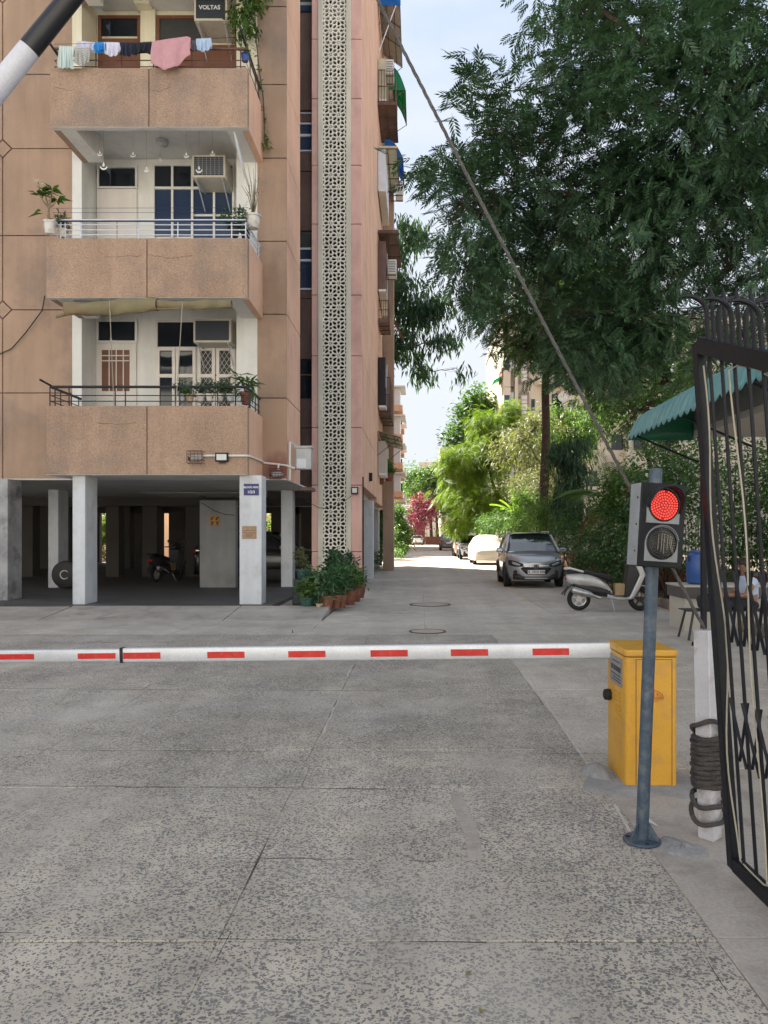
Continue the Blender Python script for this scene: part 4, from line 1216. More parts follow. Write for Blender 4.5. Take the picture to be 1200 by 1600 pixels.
# ------------------------------------------------------------------ cars
def car_tree(label, paint, loc, rotz, group='cars parked along the road', plate=None, badge=False, spare=False, rails=True, L=3.98, Wd=0.86, glass='car_glass', Hr=1.5, bonnet=1.0):
    t = thing('parked_car', label, 'car', loc, group, local=True, rotz=rotz)
    yf0, yr0 = -L/2, L/2
    def halfw(y):
        if y < yf0+0.75: s = (yf0+0.75-y)/0.75; return Wd*max(0.0,(1-s**2.6))**(1/2.6)
        if y > yr0-0.5: s = (y-(yr0-0.5))/0.5; return Wd*max(0.0,(1-s**3.2))**(1/3.2)
        return Wd
    def yfront(x): return yf0+0.75-0.75*max(0.0,(1-(abs(x)/Wd)**2.6))**(1/2.6)
    def yrear(x): return yr0-0.5+0.5*max(0.0,(1-(abs(x)/Wd)**3.2))**(1/3.2)
    def ztop(y):
        u = y-yf0
        if u < 0.95: return 0.70+ (bonnet-0.12-0.70)*min(1,(u/0.28))**0.6 + 0.12*(max(0,u-0.28)/0.67)
        if y > yr0-0.25: return bonnet+0.06-0.10*(y-(yr0-0.25))/0.25
        return bonnet+0.06*min(1,(u-0.95)/1.5)
    st = [yf0+0.0008, yf0+0.006, yf0+0.02, yf0+0.06, yf0+0.14, yf0+0.28, yf0+0.5, yf0+0.75, yf0+0.95]
    n = 10
    st += [yf0+0.95+(yr0-0.5-yf0-0.95)*i/n for i in range(1,n+1)] + [yr0-0.3, yr0-0.12, yr0-0.04, yr0-0.01, yr0-0.001]
    rows = []
    for y in st:
        w = max(halfw(y), 0.02); zt = ztop(y); zb = 0.24
        half = [(w*0.86,zb),(w*0.97,zb+0.10),(w,0.50),(w*1.005,0.66),(w*0.985,zt-0.14),(w*0.94,zt-0.05),(w*0.82,zt),(w*0.5,zt+0.03),(0,zt+0.04)]
        rows.append([(x,y,z) for x,z in half]+[(-x,y,z) for x,z in half[-2::-1]])
    m = len(rows[0])
    mb = MB()
    v = [p for r in rows for p in r]
    f = []
    for i in range(len(rows)-1):
        for j in range(m-1): f.append((i*m+j, i*m+j+1, (i+1)*m+j+1, (i+1)*m+j))
        f.append((i*m+m-1, i*m, (i+1)*m, (i+1)*m+m-1))
    f.append(tuple(range(m))); f.append(tuple((len(rows)-1)*m+j for j in range(m)))
    body = mb.add(v, f).build('body', paint, t)
    # glasshouse
    zb = bonnet+0.0
    yw0, yw1, yr1, yr2 = yf0+0.92, yf0+1.62, yr0-0.55, yr0-0.16
    gh = MB()
    def ring(y, wlow, wtop, z0, z1):
        return [(wlow,y,z0),((wlow+wtop)/2+0.02,y,(z0+z1)/2),(wtop,y,z1-0.04),(wtop-0.1,y,z1),(-(wtop-0.1),y,z1),(-wtop,y,z1-0.04),(-((wlow+wtop)/2+0.02),y,(z0+z1)/2),(-wlow,y,z0)]
    prof = [(yw0,zb+0.02),(yw0+0.25,zb+0.2),(yw1,Hr-0.03),(yw1+0.35,Hr),(0.5,Hr+0.01),(yr1,Hr-0.02),((yr1+yr2)/2,Hr-0.18),(yr2,zb+0.08)]
    rr = []
    for y, z1 in prof:
        k = (z1-zb)/(Hr-zb)
        rr.append(ring(y, Wd-0.06, Wd-0.06-0.17*k, zb-0.06, z1))
    m = 8
    v = [p for r in rr for p in r]; f = []
    for i in range(len(rr)-1):
        for j in range(m-1): f.append((i*m+j, i*m+j+1, (i+1)*m+j+1, (i+1)*m+j))
    f.append(tuple(range(m))); f.append(tuple((len(rr)-1)*m+j for j in range(m)))
    gh.add(v, f).build('windows', M[glass], t)
    wt = Wd-0.23
    rf = MB()
    ys = [yw1-0.02, yw1+0.35, 0.5, yr1, yr1+0.12]
    zs = [Hr-0.02, Hr+0.012, Hr+0.022, Hr-0.005, Hr-0.06]
    v = []
    for y, z in zip(ys, zs):
        v += [(-wt-0.012,y,z-0.055),(-wt+0.1,y,z+0.01),(0,y,z+0.03),(wt-0.1,y,z+0.01),(wt+0.012,y,z-0.055)]
    f = [(i*5+j,i*5+j+1,i*5+j+6,i*5+j+5) for i in range(4) for j in range(4)]
    rf.add(v, f).build('roof', paint, t)
    for s in (-1,1):
        pl = MB().bar((s*(Wd-0.05),yw0+0.02,zb+0.01),(s*(wt+0.012),yw1+0.02,Hr-0.05),0.07,0.05)
        pl.build('pillar', paint, t, bevel=0.01, seg=1)
        pl = MB().bar((s*(Wd-0.05),0.1,zb),(s*(wt+0.02),0.12,Hr-0.06),0.05,0.09,up=(0,1,0))
        pl.build('pillar', paint, t, bevel=0.01, seg=1)
        pl = MB().bar((s*(Wd-0.05),yr2-0.25,zb),(s*(wt+0.02),yr1-0.05,Hr-0.06),0.06,0.22,up=(0,1,0))
        pl.build('pillar', paint, t, bevel=0.01, seg=1)
    if rails:
        for s in (-1,1):
            MB().tube([(s*(wt-0.03),yw1+0.15,Hr),(s*(wt-0.03),yw1+0.2,Hr+0.06),(s*(wt-0.03),yr1-0.1,Hr+0.06),(s*(wt-0.03),yr1-0.05,Hr)], 0.02, 6).build('roof_rail', M['alloy'], t)
    # strips laid on the curved nose and tail
    def strip(up, lo, m, name, par, off=0.012, rear=False, n=12):
        x0, x1 = up[0][0], up[-1][0]
        def it(pts, x):
            for (a,za),(b,zb_) in zip(pts, pts[1:]):
                if a <= x <= b: return za+(zb_-za)*(x-a)/(b-a) if b > a else za
            return pts[-1][1]
        v = []
        for i in range(n+1):
            x = x0+(x1-x0)*i/n
            for z in (it(lo,x), it(up,x)):
                y = (yrear(x)+off) if rear else (yfront(x)-off)
                if not rear: y += 0.05*max(0,z-0.74)/0.1
                v.append((x,y,z))
        f = [(2*i,2*i+2,2*i+3,2*i+1) for i in range(n)]
        return MB().add(v, f).build(name, m, par, thick=0.012)
    strip([(-.40,.66),(0,.67),(.40,.66)],[(-.36,.60),(0,.60),(.36,.60)], M['chrome'], 'grille_bar', t, 0.02)
    gr = strip([(-.44,.60),(.44,.60)],[(-.44,.56),(-.28,.40),(.28,.40),(.44,.56)], M['black_plastic'], 'grille', t, 0.014)
    strip([(-.66,.42),(-.5,.42),(-.38,.34),(.38,.34),(.5,.42),(.66,.42)],[(-.66,.24),(.66,.24)], M['black_plastic'], 'lower_bumper', t, 0.014, n=20)
    strip([(-.34,.31),(.34,.31)],[(-.36,.265),(.36,.265)], M['alloy'], 'skid_plate', t, 0.035)
    for s in (-1,1):
        if s > 0: up, lo = [(.38,.71),(.60,.79),(.78,.82)], [(.38,.63),(.6,.62),(.78,.67)]
        else: up, lo = [(-.78,.82),(-.60,.79),(-.38,.71)], [(-.78,.67),(-.6,.62),(-.38,.63)]
        hl = strip(up, lo, M['black_plastic'], 'headlight', t, 0.014)
        if s > 0: up, lo = [(.46,.69),(.60,.755),(.68,.77)], [(.46,.65),(.6,.665),(.68,.70)]
        else: up, lo = [(-.68,.77),(-.60,.755),(-.46,.69)], [(-.68,.70),(-.6,.665),(-.46,.65)]
        strip(up, lo, M['lamp_glass'], 'reflector', hl, 0.03)
        MB().lathe([(0.055,0),(0.055,0.05),(0.035,0.055),(0.03,0.03)], 14, (s*0.60,yfront(0.6)+0.01,0.47), Matrix.Rotation(R(90),3,'X')).build('fog_lamp', M['black_plastic'], t)
        if s > 0: up, lo = [(.55,.98),(.78,1.0)], [(.55,.80),(.78,.84)]
        else: up, lo = [(-.78,1.0),(-.55,.98)], [(-.78,.84),(-.55,.80)]
        strip(up, lo, M['tail_red'], 'tail_lamp', t, 0.012, True, 6)
        MB().obox((s*(Wd+0.10),yw0+0.35,bonnet+0.05), 0.2, 0.10, 0.14).build('mirror', paint, t, bevel=0.03)
        for y in (yf0+0.80, yr0-0.78):
            wl_ = MB().lathe([(0.20,-0.10),(0.30,-0.10),(0.325,-0.06),(0.325,0.06),(0.30,0.10),(0.20,0.10)], 24, (s*(Wd-0.09),y,0.325), Matrix.Rotation(R(90),3,'Y'), caps=False).build('wheel', M['tyre'], t)
            rm = MB().lathe([(0.205,0.0),(0.2,0.07),(0.17,0.055),(0.06,0.075),(0.02,0.08)], 16, (s*(Wd-0.09),y,0.325), Matrix.Rotation(R(90*s),3,'Y'))
            rm.build('rim', M['alloy'], wl_)
            ar = MB()
            pts = [(s*(Wd+0.004), y+0.39*math.cos(a), 0.33+0.39*math.sin(a)) for a in [math.pi*i/10-0.0 for i in range(11)]]
            ar.tube(pts, 0.035, 6)
            ar.build('wheel_arch', M['black_plastic'], t)
            MB().lathe([(0.36,-0.004),(0.36,0.004)], 20, (s*(Wd-0.004),y,0.33), Matrix.Rotation(R(90),3,'Y')).build('arch_shadow', M['black_rubber'], t)
        MB().box(min(s*(Wd-.02),s*(Wd+.012)), max(s*(Wd-.02),s*(Wd+.012)), yf0+1.2, yr0-1.2, 0.25, 0.40).build('sill', M['black_plastic'], t)
        MB().box(min(s*Wd,s*(Wd+.02)), max(s*Wd,s*(Wd+.02)), -0.25, -0.08, 0.86, 0.90).build('door_handle', paint, t)
    strip([(-.55,.95),(.55,.95)],[(-.55,.62),(.55,.62)], paint, 'tailgate', t, 0.01, True)
    strip([(-.7,.42),(.7,.42)],[(-.7,.26),(.7,.26)], M['black_plastic'], 'rear_bumper', t, 0.012, True)
    for rear in (False, True):
        y = (yrear(0)+0.03) if rear else (yfront(0)-0.035)
        z = 0.76 if rear else 0.475
        np_ = MB().box(-0.25, 0.25, min(y,y+0.01), max(y,y+0.01), z-0.055, z+0.055).build('number_plate', M['plate_white'], t, smooth=False)
        if plate and not rear:
            text_mesh(plate, 0.088, (0,y-0.004,z), FACING, M['plate_ink'], np_, extrude=0.001, bold=0.002)
    if badge:
        y = yfront(0)-0.04
        em = MB()
        em.box(-0.045,-0.03,y,y+0.02,0.595,0.675); em.box(0.03,0.045,y,y+0.02,0.595,0.675); em.box(-0.03,0.03,y,y+0.02,0.628,0.642)
        em.box(-0.065,0.065,y+0.005,y+0.015,0.68,0.69); em.box(-0.065,0.065,y+0.005,y+0.015,0.58,0.59)
        em.build('emblem', M['chrome'], t, smooth=False)
        MB().box(-0.065,0.065,y+0.012,y+0.024,0.588,0.684).build('emblem_ground', M['black_plastic'], t, smooth=False)
    if spare:
        MB().lathe([(0.31,0),(0.33,0.04),(0.33,0.14),(0.29,0.18),(0.02,0.19)], 24, (0.0,yrear(0),0.80), Matrix.Rotation(R(-90),3,'X')).build('spare_wheel_cover', M['tyre'] if spare == 1 else M['pot_white'], t)
    return t
def paint(name, col, metal=0.35, rough=0.3):
    return mat(name, col, rough, metal=metal, var=0.02, fine=0.0, coat=0.8)
PT = {'silver': paint('silver_grey_paint', (0.36,0.37,0.39), 0.55), 'white': paint('white_car_paint', (0.72,0.72,0.71), 0.0), 'grey': paint('slate_car_paint', (0.10,0.115,0.135), 0.4),
      'black': paint('black_car_paint', (0.012,0.013,0.016), 0.1), 'blue': paint('pale_blue_car_paint', (0.38,0.44,0.52), 0.3), 'beige': paint('beige_car_paint', (0.55,0.50,0.42), 0.2)}
car_tree('silver crossover with roof rails parked facing the boom', PT['silver'], (3.46,24.35,0), R(-1.5), plate='DL 14CX 4398', badge=True, Hr=1.60, bonnet=1.04)
car_tree('pale blue hatchback parked just beyond the cloth covered car', PT['blue'], (3.45,50.5,0), 0, rails=False)
car_tree('white off-roader with a spare wheel on its tail', PT['beige'], (3.35,56.5,0), math.pi, spare=2, Hr=1.62)
car_tree('slate grey car seen from behind far up the road', PT['grey'], (2.95,78.5,0), math.pi, Hr=1.58)
car_tree('white car parked past the slate grey one', PT['white'], (3.5,92,0), 0, rails=False)
car_tree('small white car seen from behind at the road end', PT['white'], (-0.30,118.5,0), math.pi, rails=False)
car_tree('black car parked sideways beneath the stilted block', PT['black'], (-4.75,23.4,0.138), R(90), group='vehicles under the stilts', rails=False)
sw = thing('spare_wheel', 'black wheel cover with a pale ring propped behind the white stilt', 'wheel', (ax(104,20.3),20.3,0.138))
wc = (ax(104,20.3),20.3,0.138+0.37)
MB().lathe([(0.30,-0.1),(0.36,-0.09),(0.37,-0.02),(0.36,0.08),(0.30,0.11),(0.02,0.12)], 30, wc, Matrix.Rotation(R(90),3,'X')).build('cover', M['black_plastic'], sw)
MB().tube([(wc[0]+0.11*math.cos(R(a_)), wc[1]-0.125, wc[2]+0.11*math.sin(R(a_))) for a_ in range(40,321,20)], 0.014, 6).build('emblem', M['pot_white'], sw)
# car under a fitted cloth cover
cc = thing('covered_car', 'car hidden under a cream cloth cover in the sun', 'car', (3.65,41.6,0), 'cars parked along the road')
def cover_fn(u, w):
    y = -2.1+4.2*u
    a = math.pi*w
    prof = np.interp(y, [-2.1,-2.0,-1.6,-1.1,-0.45,0.2,1.2,1.7,2.0,2.1], [0.55,0.78,0.90,1.0,1.48,1.56,1.52,1.3,1.0,0.6])
    wid = 0.90*np.interp(y, [-2.1,-2.0,-1.7,-1.2,1.5,1.9,2.1], [0.62,0.80,0.93,1,1,0.92,0.62])
    ex = 0.42 if prof > 1.15 else 0.32
    c, s = math.cos(a), math.sin(a)
    x = wid*math.copysign(abs(c)**ex, c)
    z = 0.24+(prof-0.24)*abs(s)**0.55
    if prof > 1.1: x *= 1-0.17*max(0,(z-0.95))/0.6
    k = 0.012*math.sin(9*y+5*a)+0.01*math.sin(17*a-4*y)
    if z < 0.4: k += 0.02*math.sin(22*y)
    return (3.65+x*(1+k), 41.6+y+0.02*math.sin(6*a+x*5), z+k*0.6)
mb = MB().grid(cover_fn, 48, 40)
mb.f.append(tuple(j for j in range(41))); mb.f.append(tuple(48*41+j for j in range(41)))
mb.build('cloth_cover', M['cover'], cc)
for s in (-1,1):
    for y in (-1.25,1.25):
        MB().lathe([(0.2,-0.09),(0.30,-0.09),(0.31,0),(0.30,0.09),(0.2,0.09)], 18, (3.65+s*0.74,41.6+y,0.31), Matrix.Rotation(R(90),3,'Y')).build('wheel', M['tyre'], cc)

# ------------------------------------------------------------------ scooter
def scooter(label, loc, rotz, panel, group=None):
    """faces local +X; origin on the ground below the middle"""
    t = thing('scooter', label, 'scooter', loc, group, local=True, rotz=rotz)
    RY = Matrix.Rotation(R(90),3,'X')
    for x in (-0.62, 0.62):
        w = MB().lathe([(0.15,-0.035),(0.20,-0.05),(0.235,-0.03),(0.24,0),(0.235,0.03),(0.20,0.05),(0.15,0.035)], 28, (x,0,0.24), RY, caps=False).build('wheel', M['tyre'], t)
        rm = MB().lathe([(0.155,-0.03),(0.155,0.03),(0.135,0.025),(0.135,-0.025),(0.155,-0.03)], 24, (x,0,0.24), RY, caps=False)
        for k in range(5):
            a = 2*math.pi*k/5+0.3
            rm.bar((x+0.03*math.cos(a),0,0.24+0.03*math.sin(a)),(x+0.14*math.cos(a),0,0.24+0.14*math.sin(a)),0.03,0.035,up=(0,1,0))
        rm.lathe([(0.06,-0.05),(0.06,0.05)], 12, (x,0,0.24), RY)
        rm.build('rim', M['alloy'] if x < 0 else M['black_plastic'], w)
    def loft(stations, name, m, bev=0):
        """stations: (x, z_low, z_high, half_width)"""
        rows = []
        for x, z0, z1, hw in stations:
            zc, hz = (z0+z1)/2, (z1-z0)/2
            rows.append([(x, hw*math.copysign(abs(math.cos(a))**0.7,math.cos(a)), zc+hz*math.copysign(abs(math.sin(a))**0.7,math.sin(a))) for a in [2*math.pi*i/14 for i in range(14)]])
        v = [p for r in rows for p in r]; f = []
        for i in range(len(rows)-1):
            for j in range(14): f.append((i*14+j, i*14+(j+1)%14, (i+1)*14+(j+1)%14, (i+1)*14+j))
        f.append(tuple(range(14))); f.append(tuple((len(rows)-1)*14+j for j in range(14)))
        return MB().add(v, f).build(name, m, t)
    loft([(-0.88,0.62,0.72,0.06),(-0.80,0.54,0.76,0.13),(-0.62,0.50,0.78,0.17),(-0.40,0.49,0.75,0.18),(-0.20,0.46,0.66,0.17),(-0.05,0.40,0.55,0.14),(0.04,0.34,0.42,0.10)], 'side_panel', panel)
    loft([(-0.75,0.50,0.60,0.12),(-0.5,0.36,0.58,0.13),(-0.2,0.30,0.52,0.13),(0.0,0.28,0.45,0.13)], 'engine_housing', M['black_plastic'])
    loft([(-0.84,0.755,0.80,0.07),(-0.70,0.76,0.845,0.13),(-0.45,0.745,0.83,0.14),(-0.28,0.70,0.78,0.145),(-0.08,0.63,0.745,0.13),(0.02,0.60,0.70,0.08)], 'seat', M['black_rubber'])
    MB().tube([(-0.55,0.15,0.80),(-0.80,0.15,0.87),(-0.90,0.10,0.86),(-0.90,-0.10,0.86),(-0.80,-0.15,0.87),(-0.55,-0.15,0.80)], 0.022, 7).build('grab_rail', panel, t)
    loft([(-0.06,0.25,0.37,0.14),(0.1,0.22,0.30,0.16),(0.3,0.22,0.29,0.17),(0.42,0.23,0.34,0.16)], 'floorboard', panel)
    def prof(pts, hw, name, m, bev):
        return MB().prism(pts, -hw, hw, 'xz').build(name, m, t, bevel=bev, seg=3)
    prof([(0.34,0.24),(0.44,0.25),(0.56,0.42),(0.70,0.74),(0.62,0.95),(0.52,1.03),(0.46,1.0),(0.58,0.74),(0.38,0.31)], 0.19, 'front_apron', panel, 0.03)
    prof([(0.37,0.29),(0.57,0.74),(0.48,1.0),(0.36,0.96),(0.34,0.80),(0.30,0.5),(0.28,0.31)], 0.17, 'leg_shield', M['black_plastic'], 0.02)
    loft([(0.30,1.0,1.06,0.08),(0.40,0.95,1.14,0.14),(0.52,0.93,1.16,0.13),(0.64,0.96,1.08,0.06)], 'handlebar_cowl', M['black_plastic'])
    MB().tube([(0.36,-0.34,1.04),(0.40,-0.2,1.05),(0.46,0,1.04),(0.40,0.2,1.05),(0.36,0.34,1.04)], 0.018, 7).build('handlebar', M['black_rubber'], t)
    for s in (-1,1):
        MB().tube([(0.44,s*0.2,1.05),(0.47,s*0.26,1.2)], 0.008, 5).build('mirror_stem', M['black_plastic'], t)
        MB().lathe([(0.05,0),(0.055,0.012),(0.03,0.03)], 12, (0.47,s*0.27,1.22), Matrix.Rotation(R(90),3,'Y')).build('mirror', M['black_plastic'], t)
    MB().tube([(0.54,0,0.75),(0.60,0,0.45),(0.62,0,0.24)], 0.035, 8).build('fork', M['steel'], t)
    mg = MB()
    mg.grid(lambda u,w: (0.62+0.275*math.cos(math.pi*(0.12+0.75*u)), -0.075+0.15*w, 0.24+0.275*math.sin(math.pi*(0.12+0.75*u))+0.02*math.sin(math.pi*w)), 14, 4)
    mg.build('front_mudguard', panel, t, thick=0.008)
    mg = MB()
    mg.grid(lambda u,w: (-0.62+0.30*math.cos(math.pi*(0.55+0.40*u)), -0.075+0.15*w, 0.26+0.30*math.sin(math.pi*(0.55+0.40*u))), 8, 3)
    mg.bar((-0.84,0,0.50),(-0.97,0,0.33),0.13,0.012)
    mg.build('rear_mudguard', M['black_plastic'], t, thick=0.008)
    MB().tube([(-0.20,-0.17,0.27),(-0.36,-0.18,0.32),(-0.42,-0.18,0.34),(-0.74,-0.18,0.43),(-0.78,-0.18,0.44)], [0.03,0.035,0.065,0.075,0.05], 12).build('exhaust', M['steel'], t)
    MB().tube([(0.02,-0.13,0.26),(0.06,-0.26,0.02)], 0.012, 6).build('side_stand', M['steel'], t)
    MB().obox((-0.90,0,0.66), 0.03, 0.16, 0.07).build('tail_lamp', M['tail_red'], t, bevel=0.01)
    MB().obox((0.20,0,0.44), 0.20, 0.2, 0.24).build('cardboard_box', M['kerb_ochre'], t, bevel=0.01)
    return t
scooter('silver white scooter on its side stand near the boom', (ax(952,15.75),15.75,0.0), R(-3), mat('pearl_panel', (0.46,0.46,0.46), 0.35, metal=0.25, var=0.06, dirt=(0.25,0.23,0.2), dirt_amt=0.4, dscale=7))
scooter('dark scooter parked deep under the stilted block', (ax(262,23.5),23.5,0.138), R(75), M['black_plastic'], 'vehicles under the stilts')

# ------------------------------------------------------------------ boom barrier
bb = thing('boom_barrier', 'amber yellow barrier cabinet with a lowered white boom marked in red', 'barrier', (1.44,4.95,0))
def rrect(x0, x1, y0, y1, r, n=5):
    p = []
    for cx, cy, a0 in ((x1-r,y1-r,0),(x0+r,y1-r,90),(x0+r,y0+r,180),(x1-r,y0+r,270)):
        for i in range(n+1):
            a = R(a0+90*i/n); p.append((cx+r*math.cos(a), cy+r*math.sin(a)))
    return p
CX0, CX1, CY0, CY1 = 1.262, 1.582, 4.70, 5.16
cab = MB().prism(rrect(CX0,CX1,CY0,CY1,0.03), 0.0, 0.80, 'xy').build('cabinet', M['yellow_box'], bb)
MB().prism(rrect(CX0-.006,CX1+.006,CY0-.006,CY1+.006,0.034), 0.803, 0.846, 'xy').build('lid', M['yellow_box'], bb, bevel=0.012, seg=3)
for x in (CX0+0.065, CX1-0.035):
    MB().box(x-0.0018, x+0.0018, CY0-0.0015, CY0+0.004, 0.012, 0.79).build('door_seam', M['seam'], cab, smooth=False)
MB().box(CX0+0.0675, CX1-0.0375, CY0-0.0015, CY0+0.004, 0.786, 0.7895).build('door_seam', M['seam'], cab, smooth=False)
MB().box(CX0+0.0675, CX1-0.0375, CY0-0.0015, CY0+0.004, 0.012, 0.0155).build('door_seam', M['seam'], cab, smooth=False)
pl = MB().box(CX0-0.004, CX0+0.002, CY0+0.07, CY0+0.36, 0.60, 0.775).build('name_plate', M['plate_print'], cab, smooth=False)
for k, (a, b, z) in enumerate(((.12,.30,.745),(.10,.155,.70),(.165,.21,.70),(.22,.265,.70),(.28,.33,.70),(.10,.33,.66),(.10,.28,.64),(.10,.3,.622))):
    MB().box(CX0-0.0055, CX0-0.0041, CY0+a, CY0+b, z-(0.016 if 0 < k < 5 else 0.003), z+(0.016 if 0 < k < 5 else 0.003)).build('print', M['plate_ink'], pl, smooth=False)
for k in range(7):
    z = 0.58-k*0.028
    MB().add([(CX0-.001,CY0+.10,z),(CX0-.001,CY0+.24,z),(CX0-.012,CY0+.24,z-.012),(CX0-.012,CY0+.10,z-.012),(CX0+.002,CY0+.10,z-.014),(CX0+.002,CY0+.24,z-.014)],
             [(0,1,2,3),(3,2,5,4),(0,3,4),(1,5,2)]).build('louvre', M['yellow_box'], cab, smooth=False)
MB().lathe([(0.034,0),(0.038,0.012),(0.034,0.04),(0.02,0.046)], 20, (CX0-0.002,CY0+0.36,0.50), Matrix.Rotation(R(-90),3,'Y')).build('crank_cap', M['black_rubber'], cab)
# printed emblem: a roofed arch over a banner
cx, cz_, y = (CX0+CX1)/2+0.012, 0.565, CY0-0.003
em = MB()
def stroke(pts, w=0.0045):
    for (a,b),(c,d) in zip(pts, pts[1:]): em.bar((cx+a,y,cz_+b),(cx+c,y,cz_+d),0.002,w,up=(0,0,1) if abs(c-a) > abs(d-b) else (1,0,0))
stroke([(-.062,-.012),(-.05,.012),(-.028,.028),(0,.036),(.028,.028),(.05,.012),(.062,-.012)], 0.005)
stroke([(-.062,-.012),(.062,-.012)], 0.007)
stroke([(-.045,-.008),(-.022,.018),(-.022,-.008)], 0.004); stroke([(.045,-.008),(.022,.018),(.022,-.008)], 0.004)
stroke([(0,.036),(0,-.008)], 0.01)
stroke([(-.062,-.022),(.062,-.022)], 0.003); stroke([(-.03,-.032),(.03,-.032)], 0.004)
em.build('emblem', M['orange_print'], cab, smooth=False)
# boom: aluminium profile in two lengths with a collar, sagging slightly to its tip
BA = Vector((CX0+0.004, 5.08, 0.788)); BT = Vector((-3.95, 5.85, 0.62))
def boom_pt(px):
    # where the measured bearing px crosses the boom line
    d = BT-BA
    k = (px-655)/1200
    tt = (k*BA.y-BA.x)/(d.x-k*d.y)
    return BA+d*tt
bd = (BT-BA).normalized()
bs = Vector((0,0,1)).cross(bd).normalized(); bu = bd.cross(bs)
if bs.y > 0: bs = -bs
if bu.z < 0: bu = -bu
def profile(a, b, h, w, name, m, par, r=0.012):
    pts = []
    for cy, cz2, a0 in ((w/2-r,h/2-r,0),(-w/2+r,h/2-r,90),(-w/2+r,-h/2+r,180),(w/2-r,-h/2+r,270)):
        for i in range(4):
            q = R(a0+30*i); pts.append((cy+r*math.cos(q), cz2+r*math.sin(q)))
    n = len(pts)
    v = [a+bs*c+bu*d_ for c,d_ in pts]+[b+bs*c+bu*d_ for c,d_ in pts]
    f = [tuple(range(n)), tuple(range(2*n-1,n-1,-1))]+[(i,i+n,(i+1)%n+n,(i+1)%n) for i in range(n)]
    return MB().add(v, f).build(name, m, par)
pj = boom_pt(192)
boom = profile(BA, pj, 0.104, 0.045, 'boom', M['boom'], bb, 0.012)
tip = profile(pj, BT, 0.092, 0.040, 'boom_tip', M['boom'], bb, 0.012)
profile(pj-bd*0.012, pj+bd*0.012, 0.110, 0.052, 'collar', M['black_rubber'], bb, 0.01)
for px0, px1, par in ((-120,-66,tip),(-3,56,tip),(124,183,tip),(195,253,boom),(326,384,boom),(452,510,boom),(580,638,boom),(705,763,boom),(832,889,boom)):
    a, b = boom_pt(px0), boom_pt(px1)
    wz = 0.0228 if par is boom else 0.0205
    o = bs*((0.0225 if par is boom else 0.020)+0.0012) if bs.y < 0 else -bs*0.024
    v = []
    for q in (a,b):
        for s in (-1,1): v.append(q+o+bu*(s*wz-0.003))
    MB().add(v, [(0,1,3,2)]).build('red_band', M['red_sticker'], par, thick=0.0008, smooth=False)
# trowelled cement around the plinth
def mound(name, label, cx, cy, rx, ry, h, seed, m='cement_fresh', hole=None):
    rnd = random.Random(seed)
    ph = [rnd.uniform(0,6.28) for _ in range(6)]
    mb = MB()
    n, k = 40, 9
    vs, fs = [(cx,cy,h)], []
    for j in range(1,k+1):
        for i in range(n):
            a = 2*math.pi*i/n
            r = 1+0.16*math.sin(2*a+ph[0])+0.10*math.sin(3*a+ph[1])+0.07*math.sin(7*a+ph[2])
            s = j/k
            z = h*(1-s**2.2)+0.006*math.sin(9*a+ph[3])*math.sin(7*s+ph[4])*(1-s)+rnd.uniform(-.002,.002)*(1-s)
            vs.append((cx+rx*r*s*math.cos(a), cy+ry*r*s*math.sin(a), max(z,0.0) if j < k else -0.01))
    for i in range(n): fs.append((0,1+i,1+(i+1)%n))
    for j in range(k-1):
        for i in range(n):
            fs.append((1+j*n+i, 1+(j+1)*n+i, 1+(j+1)*n+(i+1)%n, 1+j*n+(i+1)%n))
    return tag(mb.add(vs,fs).build(name, M[m]), label, 'cement')
mound('cement_footing', 'rough trowelled cement heaped round the foot of the yellow cabinet', 1.42, 4.83, 0.36, 0.42, 0.022, 3)
mound('cement_lump', 'pale cement lump beside the near corner of the yellow cabinet', 1.16, 4.98, 0.11, 0.17, 0.06, 5)
mound('cement_patch', 'low flat cement blob beside the signal base plate', 1.30, 3.80, 0.11, 0.14, 0.02, 9)
tag(MB().tube([(1.215,4.21,0.012),(1.235,4.14,0.013),(1.262,4.06,0.012)], [0.006,0.011,0.003], 8).build('bottle_shard', M['pot_white']), 'small white plastic sliver lying by the signal pole', 'litter')

# ------------------------------------------------------------------ traffic signal
sg = thing('traffic_signal', 'two lamp traffic signal glowing red on a leaning blue pole', 'traffic light', (1.125,3.88,0))
p0, p1 = Vector((1.125,3.88,0.012)), Vector((1.196,3.88,1.885))
pole = MB().tube([p0, p0.lerp(p1,.3), p0.lerp(p1,.7), p1], 0.0315, 20).build('pole', M['pole_blue'], sg)
base = MB().lathe([(0.092,0.004),(0.094,0.010),(0.092,0.017),(0.03,0.018)], 28, (1.125,3.88,0)).build('base_plate', M['pole_blue'], sg)
for a in (-25, 95, 215):
    d = Vector((math.cos(R(a)), math.sin(R(a)), 0)); s = Vector((-d.y,d.x,0))*0.004
    c = Vector((1.125,3.88,0))
    q = [c+d*0.03+Vector((0,0,.017)), c+d*0.085+Vector((0,0,.017)), c+d*0.083+Vector((0,0,.028)), c+d*0.034+Vector((0,0,.105))]
    MB().add([p-s for p in q]+[p+s for p in q], [(0,1,2,3),(7,6,5,4),(0,4,5,1),(1,5,6,2),(2,6,7,3),(3,7,4,0)]).build('gusset', M['pole_blue'], sg, smooth=False)
for a in (35, 155, 275):
    MB().lathe([(0.011,0.017),(0.011,0.019)], 10, (1.125+0.07*math.cos(R(a)),3.88+0.07*math.sin(R(a)),0)).build('bolt_hole', M['black_rubber'], base)
HC = Vector((1.172, 3.79, az(821,3.75)))
HM = Matrix.Rotation(R(10),3,'Z') @ Matrix.Rotation(R(3.5),3,'Y')
def HP(x,y,z): return HC + HM @ Vector((x,y,z))
